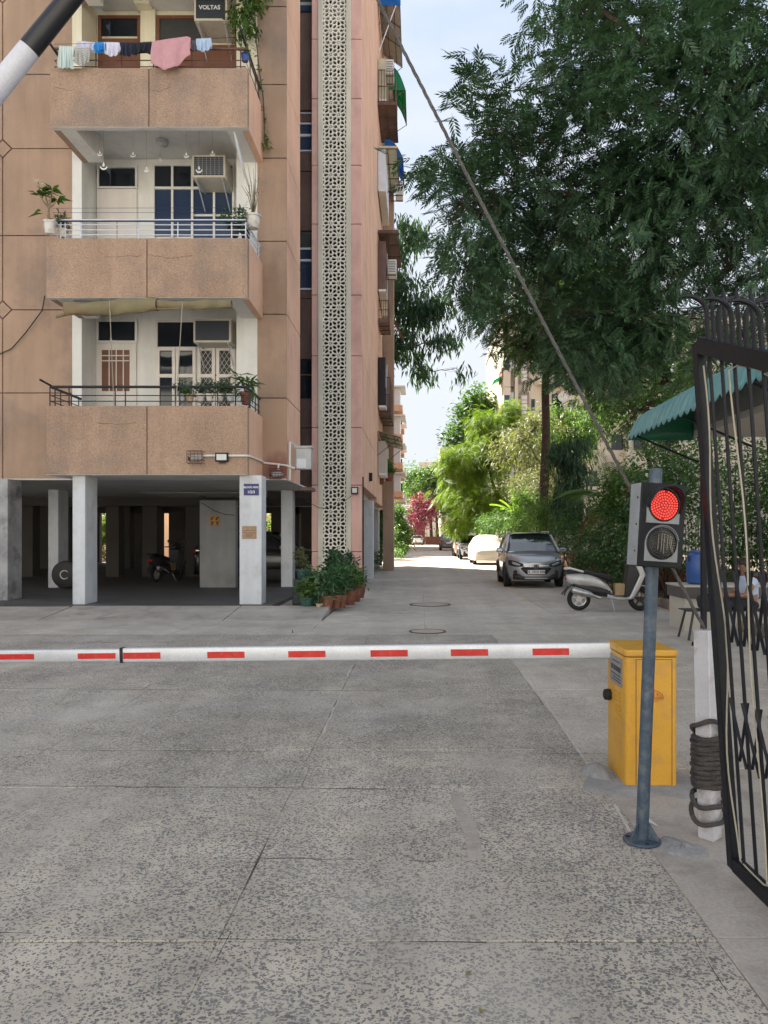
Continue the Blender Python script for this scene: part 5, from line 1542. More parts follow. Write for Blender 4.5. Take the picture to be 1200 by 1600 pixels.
def hb(x0,x1,y0,y1,z0,z1,name,m,par,bev=0):
    return MB().obox(HP((x0+x1)/2,(y0+y1)/2,(z0+z1)/2), x1-x0, y1-y0, z1-z0, HM).build(name, M[m], par, bevel=bev)
case = hb(-0.118,0.118,-0.055,0.055,-0.205,0.205,'housing','signal_case',sg,0.006)
hb(-0.1215,-0.1185,-0.05,0.052,-0.2,0.2,'side_plate','signal_grey',case)
for z in (-0.13, 0.0, 0.13):
    MB().lathe([(0.005,0),(0.005,0.003)], 8, HP(-0.1215,-0.03,z), HM @ Matrix.Rotation(R(-90),3,'Y')).build('screw', M['black_rubber'], case)
RYL = HM @ Matrix.Rotation(R(90),3,'X')
for k, zc in enumerate((0.098, -0.088)):
    # pale lens surround: flat foot, arched head
    rr_ = 0.082
    pts = [(-rr_-.004,-0.088),(rr_+.004,-0.088)]
    pts += [((rr_+.004)*math.cos(R(a)), (rr_+.008)*math.sin(R(a))) for a in range(0,181,12)]
    v = [HP(x,-0.060,zc+z) for x,z in pts]+[HP(x,-0.0555,zc+z) for x,z in pts]
    n = len(pts)
    sur = MB().add(v, [tuple(range(n)),tuple(range(2*n-1,n-1,-1))]+[(i,i+n,(i+1)%n+n,(i+1)%n) for i in range(n)]).build('lens_surround', M['signal_grey'], case, smooth=False)
    MB().lathe([(0.079,0.0),(0.079,0.006),(0.074,0.009),(0.074,0.002)], 36, HP(0,-0.059,zc), RYL, caps=False).build('lens_ring', M['signal_case'], sur)
    MB().lathe([(0.073,0.0),(0.073,0.003),(0.04,0.006),(0.005,0.007)], 36, HP(0,-0.0605,zc), RYL).build('lens', M['led_back'] if k == 0 else M['signal_dark'], sur)
    led = MB()
    for ring, nn in ((0,1),(0.014,6),(0.028,13),(0.0415,20),(0.0545,27),(0.067,34)):
        for i in range(nn):
            if k == 0 and ring > 0.05 and random.random() < 0.07: continue
            a = 2*math.pi*i/max(nn,1)
            led.lathe([(0.0042,0),(0.0035,0.003),(0.0008,0.0045)], 6, HP(ring*math.cos(a),-0.0665,zc+ring*math.sin(a)), RYL)
    lo = led.build('led_array', M['led_red'] if k == 0 else M['black_plastic'], sur)
    lo['kind'] = 'stuff'
    # visor: long hood over the red lamp, torn short rim over the dark one
    dep = 0.085 if k == 0 else 0.016
    a0, a1 = (-25, 190) if k == 0 else (10, 170)
    vz = MB()
    vz.grid(lambda u,w: HP(0.086*math.cos(R(a0+(a1-a0)*u)), -0.060-dep*w*(0.45+0.55*max(0,math.sin(R(a0+(a1-a0)*u)))), zc+0.088*math.sin(R(a0+(a1-a0)*u))), 28, 4)
    vz.build('visor', M['signal_case'] if k == 0 else M['signal_grey'], case, thick=0.003)
for i, x in enumerate((-.022,-.005,.008,.026,.038,.047)):
    MB().tube([HP(x,-0.071,-0.088+.05-abs(x)*.3),HP(x-.003,-0.074,-0.088),HP(x+(.012 if i > 3 else -.002),-0.071,-0.088-.03-(i%3)*.01)], 0.0011, 5).build('torn_strip', M['cable_cream'], case)

# ------------------------------------------------------------------ rope post, raised barrier arm, pull rope
pst = thing('rope_post', 'chipped white square post wound with thick rope', 'post', (1.48,3.93,0))
Mz = Matrix.Rotation(R(40),3,'Z')
mb = MB()
h0, h1 = 0.0, 1.065
w0 = 0.043
vs = []
for z, dx in ((h0,0.012),(0.5,0.0),(h1,-0.012)):
    for a,b in ((-1,-1),(1,-1),(1,1),(-1,1)):
        q = Mz @ Vector((a*w0,b*w0,0)); vs.append((1.475+dx+q.x, 3.93+q.y, z))
fs = [(0,3,2,1),(8,9,10,11)]
for k in range(2):
    for i in range(4): fs.append((k*4+i, k*4+(i+1)%4, k*4+4+(i+1)%4, k*4+4+i))
mb.add(vs, fs).build('post', M['post_white'], pst, bevel=0.004, seg=1)
coil = []
turns, per = 11, 24
for i in range(turns*per+1):
    a = 2*math.pi*i/per
    q = abs(math.cos(2*(a-R(40))))**2
    r = 0.068+0.010*q+0.003*math.sin(i*0.37)
    coil.append((1.476+r*math.cos(a), 3.93+r*math.sin(a), 0.262+0.265*i/(turns*per)+0.003*math.sin(i*0.9)))
MB().tube(coil, 0.0135, 8).build('rope_coil', M['rope'], pst)
for z0, tilt, rr_ in ((0.205,0.03,0.078),(0.135,0.045,0.082),(0.56,-0.05,0.078)):
    pts = [(1.478+rr_*math.cos(a), 3.93+rr_*math.sin(a), z0+tilt*math.sin(a+0.3)+0.008*math.sin(3*a)) for a in [2*math.pi*i/28 for i in range(29)]]
    MB().tube(pts, 0.0125, 8).build('rope_loop', M['rope'], pst)
arm = thing('barrier_arm', 'raised black and white barrier pole crossing the top corner', 'barrier arm', (-4.45,3.95,0.95))
A0 = Vector((-4.45,3.95,1.03)); d = Vector((1,0,1.235)).normalized()
# measured: the pole's white half ends where its bearing is (50, 75)
def arm_t(px): return ((px-655)*3.95/1200 - A0.x)/d.x
cuts = [-1.2, arm_t(-260), arm_t(-120), arm_t(46), arm_t(240), arm_t(405)]
for i in range(len(cuts)-1):
    r0_, r1_ = 0.074-0.007*i, 0.074-0.007*(i+1)
    MB().tube([A0+d*cuts[i], A0+d*(cuts[i+1]-0.0005)], [r0_, r1_], 24).build('arm_section', M['arm_white'] if i in (0,2,4) else M['arm_black'], arm)
MB().box(-4.72,-4.6,3.75,4.15,0.0,1.15).build('pivot_post', M['arm_black'], arm, bevel=0.01)
MB().box(-4.30,-4.18,3.75,4.15,0.0,1.15).build('pivot_post', M['arm_black'], arm, bevel=0.01)
tipP = A0+d*cuts[-1]
topP = Vector((1.46,3.93,1.07))
pr = []
for i in range(61):
    u = i/60
    q = topP.lerp(tipP, u) + Vector((0,0,-0.035*math.sin(math.pi*u)))
    pr.append(q)
rope = thing('pull_rope', 'taut grey pull rope slanting from the white post up across the sky', 'rope', topP)
for k in range(3):      # three laid strands
    st_ = []
    for i in range(401):
        u = i/400*60
        j = min(int(u),59); q = pr[j].lerp(pr[j+1], u-j)
        a = i*0.42+k*2.094
        dr = (pr[min(j+1,60)]-pr[max(j-1,0)]).normalized()
        s = dr.cross(Vector((0,1,0))).normalized()
        st_.append(q+(s*math.cos(a)+Vector((0,1,0))*math.sin(a))*0.0044)
    MB().tube(st_, 0.0054, 6).build('strand', M['rope_light'], rope)

# ------------------------------------------------------------------ iron gate leaf, swung open towards the viewer
gt = thing('iron_gate', 'black iron gate leaf with scissor bars and curved spikes standing open', 'gate', (1.44,3.46,0))
LEAN = -0.16/2.35
def GP(y, z): return Vector((1.425+0.03*(3.48-y)+LEAN*z, y, z))
def gtop(s): return 2.40-0.36*s+0.02*s*s        # s: metres from the meeting stile
Y0g, Y1g = 3.47, 0.9
def gbar(a, b, w, h, name, par=None, m='black_iron'):
    return MB().bar(a, b, w, h, up=(1,0,0)).build(name, M[m], par or gt, bevel=0.003, seg=1)
stile = gbar(GP(Y0g,0.045), GP(Y0g,2.42), 0.06, 0.04, 'stile')
gbar(GP(Y0g-0.0381,0.075), GP(Y1g,0.075), 0.06, 0.05, 'bottom_rail')
tr = MB()
for i in range(12):
    a, b = i/12*2.5, (i+1)/12*2.5
    tr.bar(GP(Y0g-0.0381-a+(0.0 if i == 0 else 0.003), gtop(a)), GP(Y0g-0.0381-b, gtop(b)), 0.07, 0.052, up=(1,0,0))
tr.build('top_rail', M['black_iron'], gt)
PITCH = 0.118
nb = 20
for k in range(nb):
    y = Y0g-0.11-PITCH*k
    if y < Y1g+0.1: break
    s = Y0g-y
    MB().tube([GP(y,0.10), GP(y,gtop(s)-0.03)], 0.0082, 8).build('bar', M['black_iron'], gt)
    # spike above the rail: straight shank, then curling over
    zt = gtop(s)+0.03
    sgn = -1 if k % 2 == 0 else 1
    pts = [GP(y,zt), GP(y,zt+0.13)]
    for i in range(1,9):
        a = i/8*R(112)
        c = GP(y,zt+0.13)
        pts.append(c+Vector((sgn*0.085*(1-math.cos(a)), 0, 0.075*math.sin(a))))
    sp = MB().tube(pts, [0.011]*6+[0.010,0.008,0.006,0.002], 7).build('spike', M['black_iron'], gt)
    y2 = y-PITCH/2
    s2 = Y0g-y2
    zt = gtop(s2)+0.03
    MB().tube([GP(y2,zt),GP(y2,zt+0.18),GP(y2,zt+0.185),GP(y2,zt+0.2),GP(y2,zt+0.25)], [0.009,0.009,0.014,0.014,0.001], 7).build('spear', M['black_iron'], gt)
    # scissor lattice bands
    if k < nb-1:
        for z0, z1 in ((0.56,0.84),(1.08,1.40)):
            for a, b in ((z0,z1),(z1,z0)):
                off = Vector((0.012 if a < b else -0.012,0,0))
                MB().bar(GP(y,a)+off, GP(y-PITCH,b)+off, 0.005, 0.012, up=(1,0,0)).build('scissor_bar', M['black_iron'], gt, smooth=False)
cb = []
for i in range(24):
    u = i/23
    z = 2.30-2.19*u
    cb.append(GP(Y0g-0.07+0.015*math.sin(u*9)-0.01*u, z)+Vector((-0.012+0.012*math.sin(u*14),0,0)))
cb += [GP(3.30,0.115)+Vector((-.01,0,0)), GP(3.16,0.112)+Vector((-.01,0,0)), GP(3.12,0.125)+Vector((-.01,0,0))]
for i in range(24):
    u = i/23
    cb.append(GP(3.115+0.01*math.sin(u*8),0.14+2.08*u)+Vector((-0.016+0.008*math.sin(u*11),0,0)))
cb += [GP(3.10,2.235), GP(2.95,2.19), GP(2.83,2.13)]
for i in range(14): cb.append(GP(2.80+0.008*math.sin(i),2.1-0.12*i)+Vector((-.014,0,0)))
tag(MB().tube(cb, 0.0038, 7).build('cable', M['cable_cream']), 'cream cable tied along the bars of the black gate', 'cable')

# ------------------------------------------------------------------ shelter with teal scalloped awning
sh = thing('shelter', 'small shelter with scalloped teal awning behind the black gate', 'shelter', (3.4,7.4,0))
SY0, SY1 = 3.6, 9.6
aw = MB()
nU, nW = 10, 120
def awf(u, w):
    y = SY0+(SY1-SY0)*w
    a = u
    # curved lip: out from the roof edge and down
    x = 3.42-0.82*math.sin(min(1,a*1.05)*math.pi/2)**0.9 if a < 0.55 else 2.76-0.17*((a-0.55)/0.45)
    x = np.interp(a, [0,0.25,0.45,0.6,0.75,0.9,1.0], [3.42,3.05,2.82,2.72,2.665,2.62,2.585])
    z = np.interp(a, [0,0.25,0.45,0.6,0.75,0.9,1.0], [3.24,3.16,3.08,3.00,2.90,2.79,2.72])
    if a > 0.99: z += 0.045*(1-abs(math.sin(w*math.pi*34)))
    z += 0.008*math.sin(w*math.pi*68)*(0.3+a)
    return (x, y, z)
aw.grid(awf, nU, 408)
aw.build('awning_sheet', M['awning'], sh, thick=0.006)
ev = MB()
ev.grid(lambda u,w: (2.60+0.83*u, SY1, np.interp(u,[0,0.2,0.5,1],[2.74,3.0,3.12,3.2])*(1-w)+w*(2.72+0.02*abs(math.sin(u*30)))), 24, 4)
ev.build('end_valance', M['awning_in'], sh, thick=0.005)
MB().box(3.43, 6.2, SY0-.05, SY1+.05, 2.78, 2.86).build('soffit_board', M['tile_cream'], sh, smooth=False)
MB().box(3.43, 6.2, SY0-.05, SY1+.05, 2.865, 3.25).build('roof_slab', M['kerb_grey'], sh, smooth=False)
for x, y in ((3.5,9.45),(3.5,3.75),(6.1,9.45),(6.1,3.75)):
    MB().tube([(x,y,-0.01),(x,y,2.779)], 0.04, 10).build('post', M['black_iron'], sh)
MB().tube([(2.66,SY0,2.78),(2.66,SY1,2.78)], 0.015, 6).build('edge_pipe', M['black_iron'], sh)
for y in (4.5,6.2,7.9,9.5):
    MB().tube([(3.45,y,2.45),(2.68,y,2.78)], 0.013, 6).build('strut', M['black_iron'], sh)

# ------------------------------------------------------------------ counter, drum, bench, guard
ct = thing('counter', 'low tiled counter with a dark granite edge under the blue drum', 'counter', (5.2,12.6,0))
MB().box(4.30, 6.4, 12.45, 13.2, -0.02, 0.52).build('base', M['tile_cream'], ct, smooth=False)
MB().box(4.27, 6.43, 12.41, 13.24, 0.523, 0.70).build('edge_band', M['granite'], ct, smooth=False)
MB().box(4.25, 6.45, 12.39, 13.26, 0.703, 0.735).build('top', M['tile_cream'], ct, bevel=0.006)
dr = thing('water_drum', 'blue plastic water drum standing on the tiled counter', 'drum', (4.68,12.8,0.735))
MB().lathe([(0.17,0.0),(0.205,0.02),(0.215,0.06),(0.212,0.10),(0.222,0.13),(0.222,0.36),(0.212,0.39),(0.218,0.43),(0.20,0.49),(0.16,0.515),(0.15,0.52)], 32, (4.68,12.8,0.735)).build('body', M['drum_blue'], dr)
MB().lathe([(0.15,0.52),(0.155,0.525),(0.155,0.55),(0.14,0.56)], 28, (4.68,12.8,0.735)).build('lid', M['drum_blue'], dr)
MB().tube([(4.47,12.72,1.19),(4.455,12.70,1.16),(4.46,12.71,1.12)], 0.012, 6).build('handle', M['pot_black'], dr)
bn = thing('bench', 'thin black steel bench in front of the tiled counter', 'bench', (4.6,11.5,0))
for k in range(5):
    MB().box(3.95, 5.7, 11.32+k*0.085, 11.32+k*0.085+0.06, 0.42, 0.437).build('slat', M['rail_black'], bn, bevel=0.004, seg=1)
for x in (4.05,5.6):
    for y, dy in ((11.34,-0.05),(11.68,0.05)):
        MB().tube([(x,y,0.42),(x-(0.09 if x < 5 else -.09),y+dy,0.0)], 0.019, 8).build('leg', M['rail_black'], bn)
bg = thing('bag', 'black cloth bag slumped on the end of the bench', 'bag', (4.28,11.4,0.44))
def bagf(u, w):
    a, b = 2*math.pi*u, math.pi*w
    r = 1+0.10*math.sin(3*a+b*2)+0.06*math.sin(5*b+a)
    return (4.30+0.17*r*math.sin(b)*math.cos(a), 11.45+0.13*r*math.sin(b)*math.sin(a), 0.55-0.13*math.cos(b)*r*(1 if w < .5 else .9)-0.0)
MB().grid(bagf, 24, 14).build('body', M['trousers'], bg)
MB().tube([(4.2,11.4,0.62),(4.24,11.38,0.72),(4.34,11.38,0.73),(4.38,11.4,0.63)], 0.012, 6).build('strap', M['black_rubber'], bg)
for k, (x, y, r_) in enumerate(((3.93,10.75,20),(3.86,10.35,-15))):
    sh_ = MB()
    sh_.grid(lambda u,w: (0.13*(2*u-1)+0.0, 0.045*math.sin(math.pi*min(1,max(0.02,u*0.92+0.05)))**0.5*math.cos(math.pi*w), (0.03+0.05*(1 if u > 0.55 else 0.55+0.2*u))*math.sin(math.pi*w)), 12, 8)
    sh_.xform(Matrix.Translation((x,y,0.005)) @ Matrix.Rotation(R(r_),4,'Z'))
    tag(sh_.build('shoe', M['black_rubber']), ('black shoe lying nearer the bench leg', 'black shoe lying nearer the white post')[k], 'shoe', 'shoes on the ground')

def skinned(name, chains, mat_, parent, sub=2):
    """chains: lists of (point, radius); points shared by position are merged; first point is the root"""
    vs, idx, ed, rad = [], {}, [], []
    for ch in chains:
        prev = None
        for p, r in ch:
            key = tuple(round(c,4) for c in p)
            if key not in idx:
                idx[key] = len(vs); vs.append(p); rad.append(r)
            i = idx[key]
            if prev is not None: ed.append((prev,i))
            prev = i
    me = bpy.data.meshes.new(name)
    me.from_pydata(vs, ed, [])
    o = link(me, name, parent)
    md = o.modifiers.new('skin', 'SKIN'); md.use_smooth_shade = True
    if not me.skin_vertices: me.skin_vertices.new()
    for i, sv in enumerate(me.skin_vertices[0].data):
        r = rad[i]; sv.radius = r if isinstance(r, tuple) else (r, r); sv.use_root = (i == 0)
    s = o.modifiers.new('sub', 'SUBSURF'); s.levels = sub; s.render_levels = sub
    dg = bpy.context.evaluated_depsgraph_get()
    em_ = bpy.data.meshes.new_from_object(o.evaluated_get(dg))
    o.modifiers.clear()
    o.data = em_
    em_.materials.clear(); em_.materials.append(mat_)
    em_.polygons.foreach_set('use_smooth', [True]*len(em_.polygons))
    return o
# seated guard: faces -X, hands together over the knees
pe = thing('person', 'person in a pale blue shirt and dark trousers seated on the bench', 'person', (4.95,11.5,0.44))
px_, py_ = 4.97, 11.5
pelv = (px_,py_,0.55); chest = (px_-0.05,py_,0.80); neck = (px_-0.07,py_,0.95); nk2 = (px_-0.085,py_,1.0); head = (px_-0.11,py_,1.09); crown = (px_-0.10,py_,1.17)
chains = [[(pelv,(.15,.12)),((px_-.03,py_,.67),(.14,.11)),(chest,(.16,.12)),(neck,.075),(nk2,.055),(head,(.082,.09)),(crown,.065)]]
for s in (-1,1):
    sh0 = (px_-.05,py_+s*.17,.87); el = (px_-.16,py_+s*.22,.66); wr = (px_-.38,py_+s*.10,.66); hd = (px_-.45,py_+s*.07,.655)
    chains.append([(chest,(.16,.12)),(sh0,.065),(el,.046),(wr,.032),(hd,(.036,.022))])
    for q in range(4):
        f0 = (px_-.49,py_+s*(.045+.018*q),.65); f1 = (px_-.53,py_+s*(.042+.018*q),.63-.004*q); f2 = (px_-.535,py_+s*(.04+.018*q),.60)
        chains.append([(hd,(.036,.022)),(f0,.0095),(f1,.009),(f2,.008)])
    chains.append([(hd,(.036,.022)),((px_-.46,py_+s*.02,.67),.011),((px_-.49,py_+s*.012,.66),.010)])
    hip = (px_-.04,py_+s*.10,.53); kn = (px_-.44,py_+s*.12,.53); an = (px_-.46,py_+s*.12,.10); to = (px_-.62,py_+s*.13,.04)
    chains.append([(pelv,(.15,.12)),(hip,.085),(kn,.06),(an,.038),(to,.032)])
body = skinned('body', chains, M['skin'], pe)
tch = [[(pelv,(.165,.135)),((px_-.03,py_,.67),(.155,.125)),(chest,(.172,.132)),(neck,.082)]]
for s in (-1,1):
    tch.append([(chest,(.172,.132)),((px_-.05,py_+s*.17,.87),.078),((px_-.11,py_+s*.20,.755),.062)])
skinned('shirt', tch, M['shirt'], pe)
lch = [[(pelv,(.168,.125)),((px_,py_,.48),(.15,.11))]]
for s in (-1,1):
    lch.append([(pelv,(.168,.125)),(((px_-.04),py_+s*.10,.53),.098),((px_-.44,py_+s*.12,.53),.073),((px_-.46,py_+s*.12,.14),.055)])
    skinned('shoe', [[((px_-.45,py_+s*.12,.07),.05),((px_-.54,py_+s*.125,.05),.045),((px_-.64,py_+s*.13,.04),.034)]], M['black_rubber'], pe)
skinned('trousers', lch, M['trousers'], pe)
hm = MB()
def hairf(u, w):
    a, b = 2*math.pi*u, math.pi*0.62*w
    k = 1.0 if math.cos(a) > -0.2 else (1.0 if w < 0.62 else 0.9)
    return (px_-.10+0.092*k*math.sin(b)*math.cos(a)*(1.05), py_+0.086*math.sin(b)*math.sin(a), 1.115+0.105*math.cos(b)+(0.03 if math.cos(a) < -0.3 and w > .7 else 0))
hm.grid(hairf, 24, 10).build('hair', M['hair'], pe)
fx = px_-.195
MB().tube([(fx+.012,py_,1.11),(fx-.012,py_,1.075),(fx+.008,py_,1.068)], [.008,.013,.009], 8).build('nose', M['skin'], pe)
for s in (-1,1):
    MB().lathe([(0.001,-.008),(.009,-.004),(.009,.004),(.001,.008)], 10, (fx+.014,py_+s*.032,1.108)).build('eye', M['hair'], pe)
    MB().tube([(px_-.10,py_+s*.088,1.12),(px_-.095,py_+s*.098,1.10),(px_-.10,py_+s*.09,1.065)], [.008,.014,.008], 7).build('ear', M['skin'], pe)
MB().tube([(fx+.012,py_-.024,1.045),(fx+.002,py_,1.043),(fx+.012,py_+.024,1.045)], .0055, 6).build('mouth', mat('lips',(0.16,0.06,0.05)), pe)
# ------------------------------------------------------------------ air conditioners
def window_ac(px0, px1, py0, py1, Yf, depth, label, casem='ac_beige', text=None, grid=True):
    x0, x1 = ax(px0,Yf), ax(px1,Yf); z1, z0 = az(py0,Yf), az(py1,Yf)
    t = thing('air_conditioner', label, 'air conditioner', ((x0+x1)/2,Yf,z0), 'window air conditioners')
    c = MB().box(x0, x1, Yf, Yf+depth, z0, z1).build('casing', M[casem], t, bevel=0.012)
    fr = 0.045
    MB().box(x0+fr, x1-fr, Yf-0.003, Yf+0.01, z0+fr, z1-fr).build('grille', M['ac_grille'], t, smooth=False)
    n = 9
    for i in range(1,n):
        zz = z0+fr+(z1-z0-2*fr)*i/n
        MB().box(x0+fr, x1-fr, Yf-0.007, Yf-0.0035, zz-0.003, zz+0.003).build('fin', M['metal_grey'] if grid else M['black_plastic'], c, smooth=False)
    if grid:
        for i in range(1,7):
            xx = x0+fr+(x1-x0-2*fr)*i/7
            MB().box(xx-0.003, xx+0.003, Yf-0.010, Yf-0.0075, z0+fr, z1-fr).build('fin', M['metal_grey'], c, smooth=False)
    if text: text_mesh(text, 0.13, ((x0+x1)/2-0.02,Yf-0.012,z0+(z1-z0)*0.52), FACING, M['sign_white'], t, extrude=0.002, bold=0.003)
    for x in (x0+0.08, x1-0.08):
        br = MB().bar((x,Yf+0.05,z0-0.016),(x,Yf+depth,z0-0.016),0.03,0.03); br.bar((x,Yf+0.1,z0-0.02),(x,Yf+depth,z0-0.45),0.02,0.02)
        br.build('bracket', M['metal_grey'], t, smooth=False)
    return t
window_ac(302, 361, 498, 535, 17.2, 0.58, 'beige window air conditioner on the lowest balcony', grid=False)
window_ac(300, 352, 242, 277, 17.0, 0.78, 'beige window air conditioner above the plain railing of the middle balcony')
window_ac(303, 355, -6, 32, 17.0, 0.78, 'beige window air conditioner with white lettering above the drying clothes', text='VOLTAS', grid=False)
def split_ac(x, y, z, label, w=0.8, h=0.55, m='ac_white', rotz=0):
    t = thing('air_conditioner', label, 'air conditioner', (x,y,z), 'outdoor units on the road side', local=True, rotz=rotz)
    c = MB().box(-0.16, 0.16, -w/2, w/2, 0, h).build('casing', M[m], t, bevel=0.015)
    MB().lathe([(0.21,0),(0.21,0.012),(0.19,0.014),(0.02,0.004)], 20, (0.16,-0.1,h/2), Matrix.Rotation(R(90),3,'Y')).build('fan_grille', M['ac_grille'], t)
    for i in range(7): MB().box(-0.13, 0.13, -w/2-0.006, -w/2+0.002, 0.06+i*0.065, 0.085+i*0.065).build('fin', M['ac_grille'], c, smooth=False)
    for s in (-1,1): MB().box(-0.35, 0.15, s*w/3-0.02, s*w/3+0.02, -0.03, -0.001).build('bracket', M['rust'], t, smooth=False)
split_ac(SX+0.52, 30.2, az(426,29.7), 'white outdoor unit beside the hanging fronds on the side wall')
split_ac(SX+0.42, 29.9, az(115,29.5), 'white outdoor unit above the barred balcony high on the side wall')
split_ac(SX+0.72, 32.6, az(306,32.4), 'white outdoor unit below the blue hood')

# ------------------------------------------------------------------ laundry on the top balcony
def garment(pts_top, drops, label, m, Yg=15.36, folds=3, seed=0, mats=None, group='laundry hung along the upper railing'):
    """cloth hung over the line: pts_top (px, py) along the line, drops below it in px"""
    rnd = random.Random(seed)
    x0, x1 = ax(pts_top[0][0],Yg), ax(pts_top[-1][0],Yg)
    xs = [ax(p[0],Yg) for p in pts_top]; zs = [az(p[1],Yg) for p in pts_top]
    ds = [d_*Yg/1200 for d_ in drops]
    ph = rnd.uniform(0,6)
    def fn(u, w):
        x = x0+(x1-x0)*u
        zt = np.interp(x, xs, zs); dd = np.interp(u, np.linspace(0,1,len(ds)), ds)
        a = (w-0.18)/0.82
        if a < 0: return (x, Yg+0.02-0.02*math.cos(a*8), zt+a*1.1*0.9*0.9)      # short back fold
        sway = 0.022*math.sin(folds*2*math.pi*u+ph)*min(1,a*2.5)+0.012*math.sin(folds*4.6*math.pi*u+ph*2)*a
        return (x+0.01*math.sin(5*a+ph+u*7), Yg-0.012-sway, zt-dd*a+0.008*math.sin(9*u+ph)*a)
    o = MB().grid(fn, 26, 16).build('garment', m, thick=0.004)
    return tag(o, label, 'laundry', group)
def cloth(name, col, stripe=None):
    m_ = mat(name, col, 0.9, var=0.08, vscale=9, fine=0.05)
    if stripe:
        nt = m_.node_tree; b = nt.nodes['Principled BSDF']
        p = pos(nt)
        wv = nd(nt, 'ShaderNodeTexWave'); wv.inputs['Scale'].default_value = 9; wv.bands_direction = stripe[1]
        wv.inputs['Distortion'].default_value = 0.6
        nt.links.new(p, wv.inputs['Vector'])
        c = ramp(nt, wv.outputs['Fac'], [(0.45,col),(0.6,stripe[0])])
        nt.links.new(c, b.inputs['Base Color'])
    return m_
garment([(92,72),(116,73)], [36,34,36], 'pale aqua striped cloth at the end of the drying line', cloth('aqua_cloth',(0.36,0.48,0.48),((0.6,0.66,0.62),'X')), seed=1)
garment([(116,73),(140,76)], [26,30,22], 'grey and white striped cloth beside the aqua one', cloth('grey_stripe',(0.26,0.26,0.25),((0.5,0.5,0.47),'Z')), seed=2)
garment([(121,64),(150,67)], [14,12,13], 'white lilac print cloth behind the striped cloths', cloth('lilac_cloth',(0.55,0.55,0.68)), Yg=15.46, seed=3)
garment([(148,67),(166,66)], [13,15,12], 'small bright blue cloth on the drying line', cloth('blue_cloth',(0.02,0.22,0.58)), seed=4)
garment([(163,66),(188,67)], [17,24,14], 'small white top pegged beside the bright blue cloth', cloth('white_cloth',(0.58,0.58,0.70)), seed=5)
garment([(187,67),(210,67)], [18,22,17], 'navy shorts pegged beside the white top', cloth('navy_cloth',(0.012,0.016,0.035)), seed=6)
garment([(208,68),(237,66)], [20,14,20], 'black shorts pegged beside the pink towel', cloth('black_cloth',(0.008,0.010,0.018)), seed=7)
garment([(237,65),(292,57),(298,60)], [36,47,46,26], 'large dusty pink towel draped over the upper railing', cloth('pink_towel',(0.50,0.27,0.30)), Yg=15.32, folds=2, seed=8)
garment([(292,63),(306,64)], [17,15,16], 'small grey cloth next to the pink towel', cloth('grey_cloth',(0.13,0.12,0.14)), Yg=15.42, seed=9)
garment([(307,61),(331,60)], [16,22,14], 'pale blue shirt pegged at the end of the line', cloth('sky_cloth',(0.38,0.50,0.66)), seed=10)
tag(MB().tube([(ax(84,15.36),15.36,az(69,15.36)),(ax(200,15.36),15.36,az(67,15.36)),(ax(372,15.36),15.36,az(58,15.36))], 0.004, 5).build('clothes_line', M['rail_black']), 'thin line carrying the laundry on the upper balcony', 'clothes line')

# ------------------------------------------------------------------ rolled canvas blind and its cords
rb = thing('rolled_blind', 'rolled olive canvas blind slung under the middle balcony', 'blind', at(220,480,15.4))
def blindf(px0, px1, y0, y1, r, seg=26):
    mb = MB()
    def fn(u, w):
        px = px0+(px1-px0)*u; py = y0+(y1-y0)*u+2*math.sin(u*5)
        a = 2*math.pi*w
        rr_ = r*(1+0.12*math.sin(7*u+2*a)+0.07*math.sin(23*u+a*3))
        c = at(px, py, 15.42)
        return (c.x, c.y+rr_*0.8*math.cos(a), c.z+rr_*math.sin(a))
    return mb.grid(fn, seg, 16)
blindf(102, 246, 482, 478, 0.14).build('canvas_roll', M['canvas'], rb)
blindf(246, 362, 474, 477, 0.085).build('canvas_roll', M['canvas'], rb)
MB().tube([at(88,495,15.42), at(110,489,15.42), at(250,482,15.42), at(362,479,15.42)], 0.035, 8).build('bamboo', M['canvas'], rb)
for a, b in (((171,468),(178,633)),((285,474),(275,633))):
    tag(MB().tube([at(a[0],a[1],15.3), at((a[0]+b[0])/2,(a[1]+b[1])/2+2,15.35), at(b[0],b[1],15.45)], 0.008, 6).build('cord', M['cable_cream']), 'white cord hanging from the rolled blind ' + ('before the glazed door' if a[0] < 200 else 'before the casement window'), 'cord')
# pole and lamp on the middle balcony
tag(MB().tube([at(366,205,15.7), at(374,240,16.0), at(383,278,16.4)], [0.02,0.03,0.022], 8).build('curtain_pole', M['rail_white']), 'white pole leaning out from the soffit of the middle balcony', 'pole')
cl = thing('ceiling_light', 'round dark ceiling lamp under the upper balcony', 'lamp', at(253,207,16.95))
c0 = at(253,209,16.95); c0.z = FL[2]-0.165
MB().lathe([(0.13,0.0),(0.14,-0.03),(0.12,-0.09),(0.05,-0.12)], 20, c0).build('body', M['metal_grey'], cl)
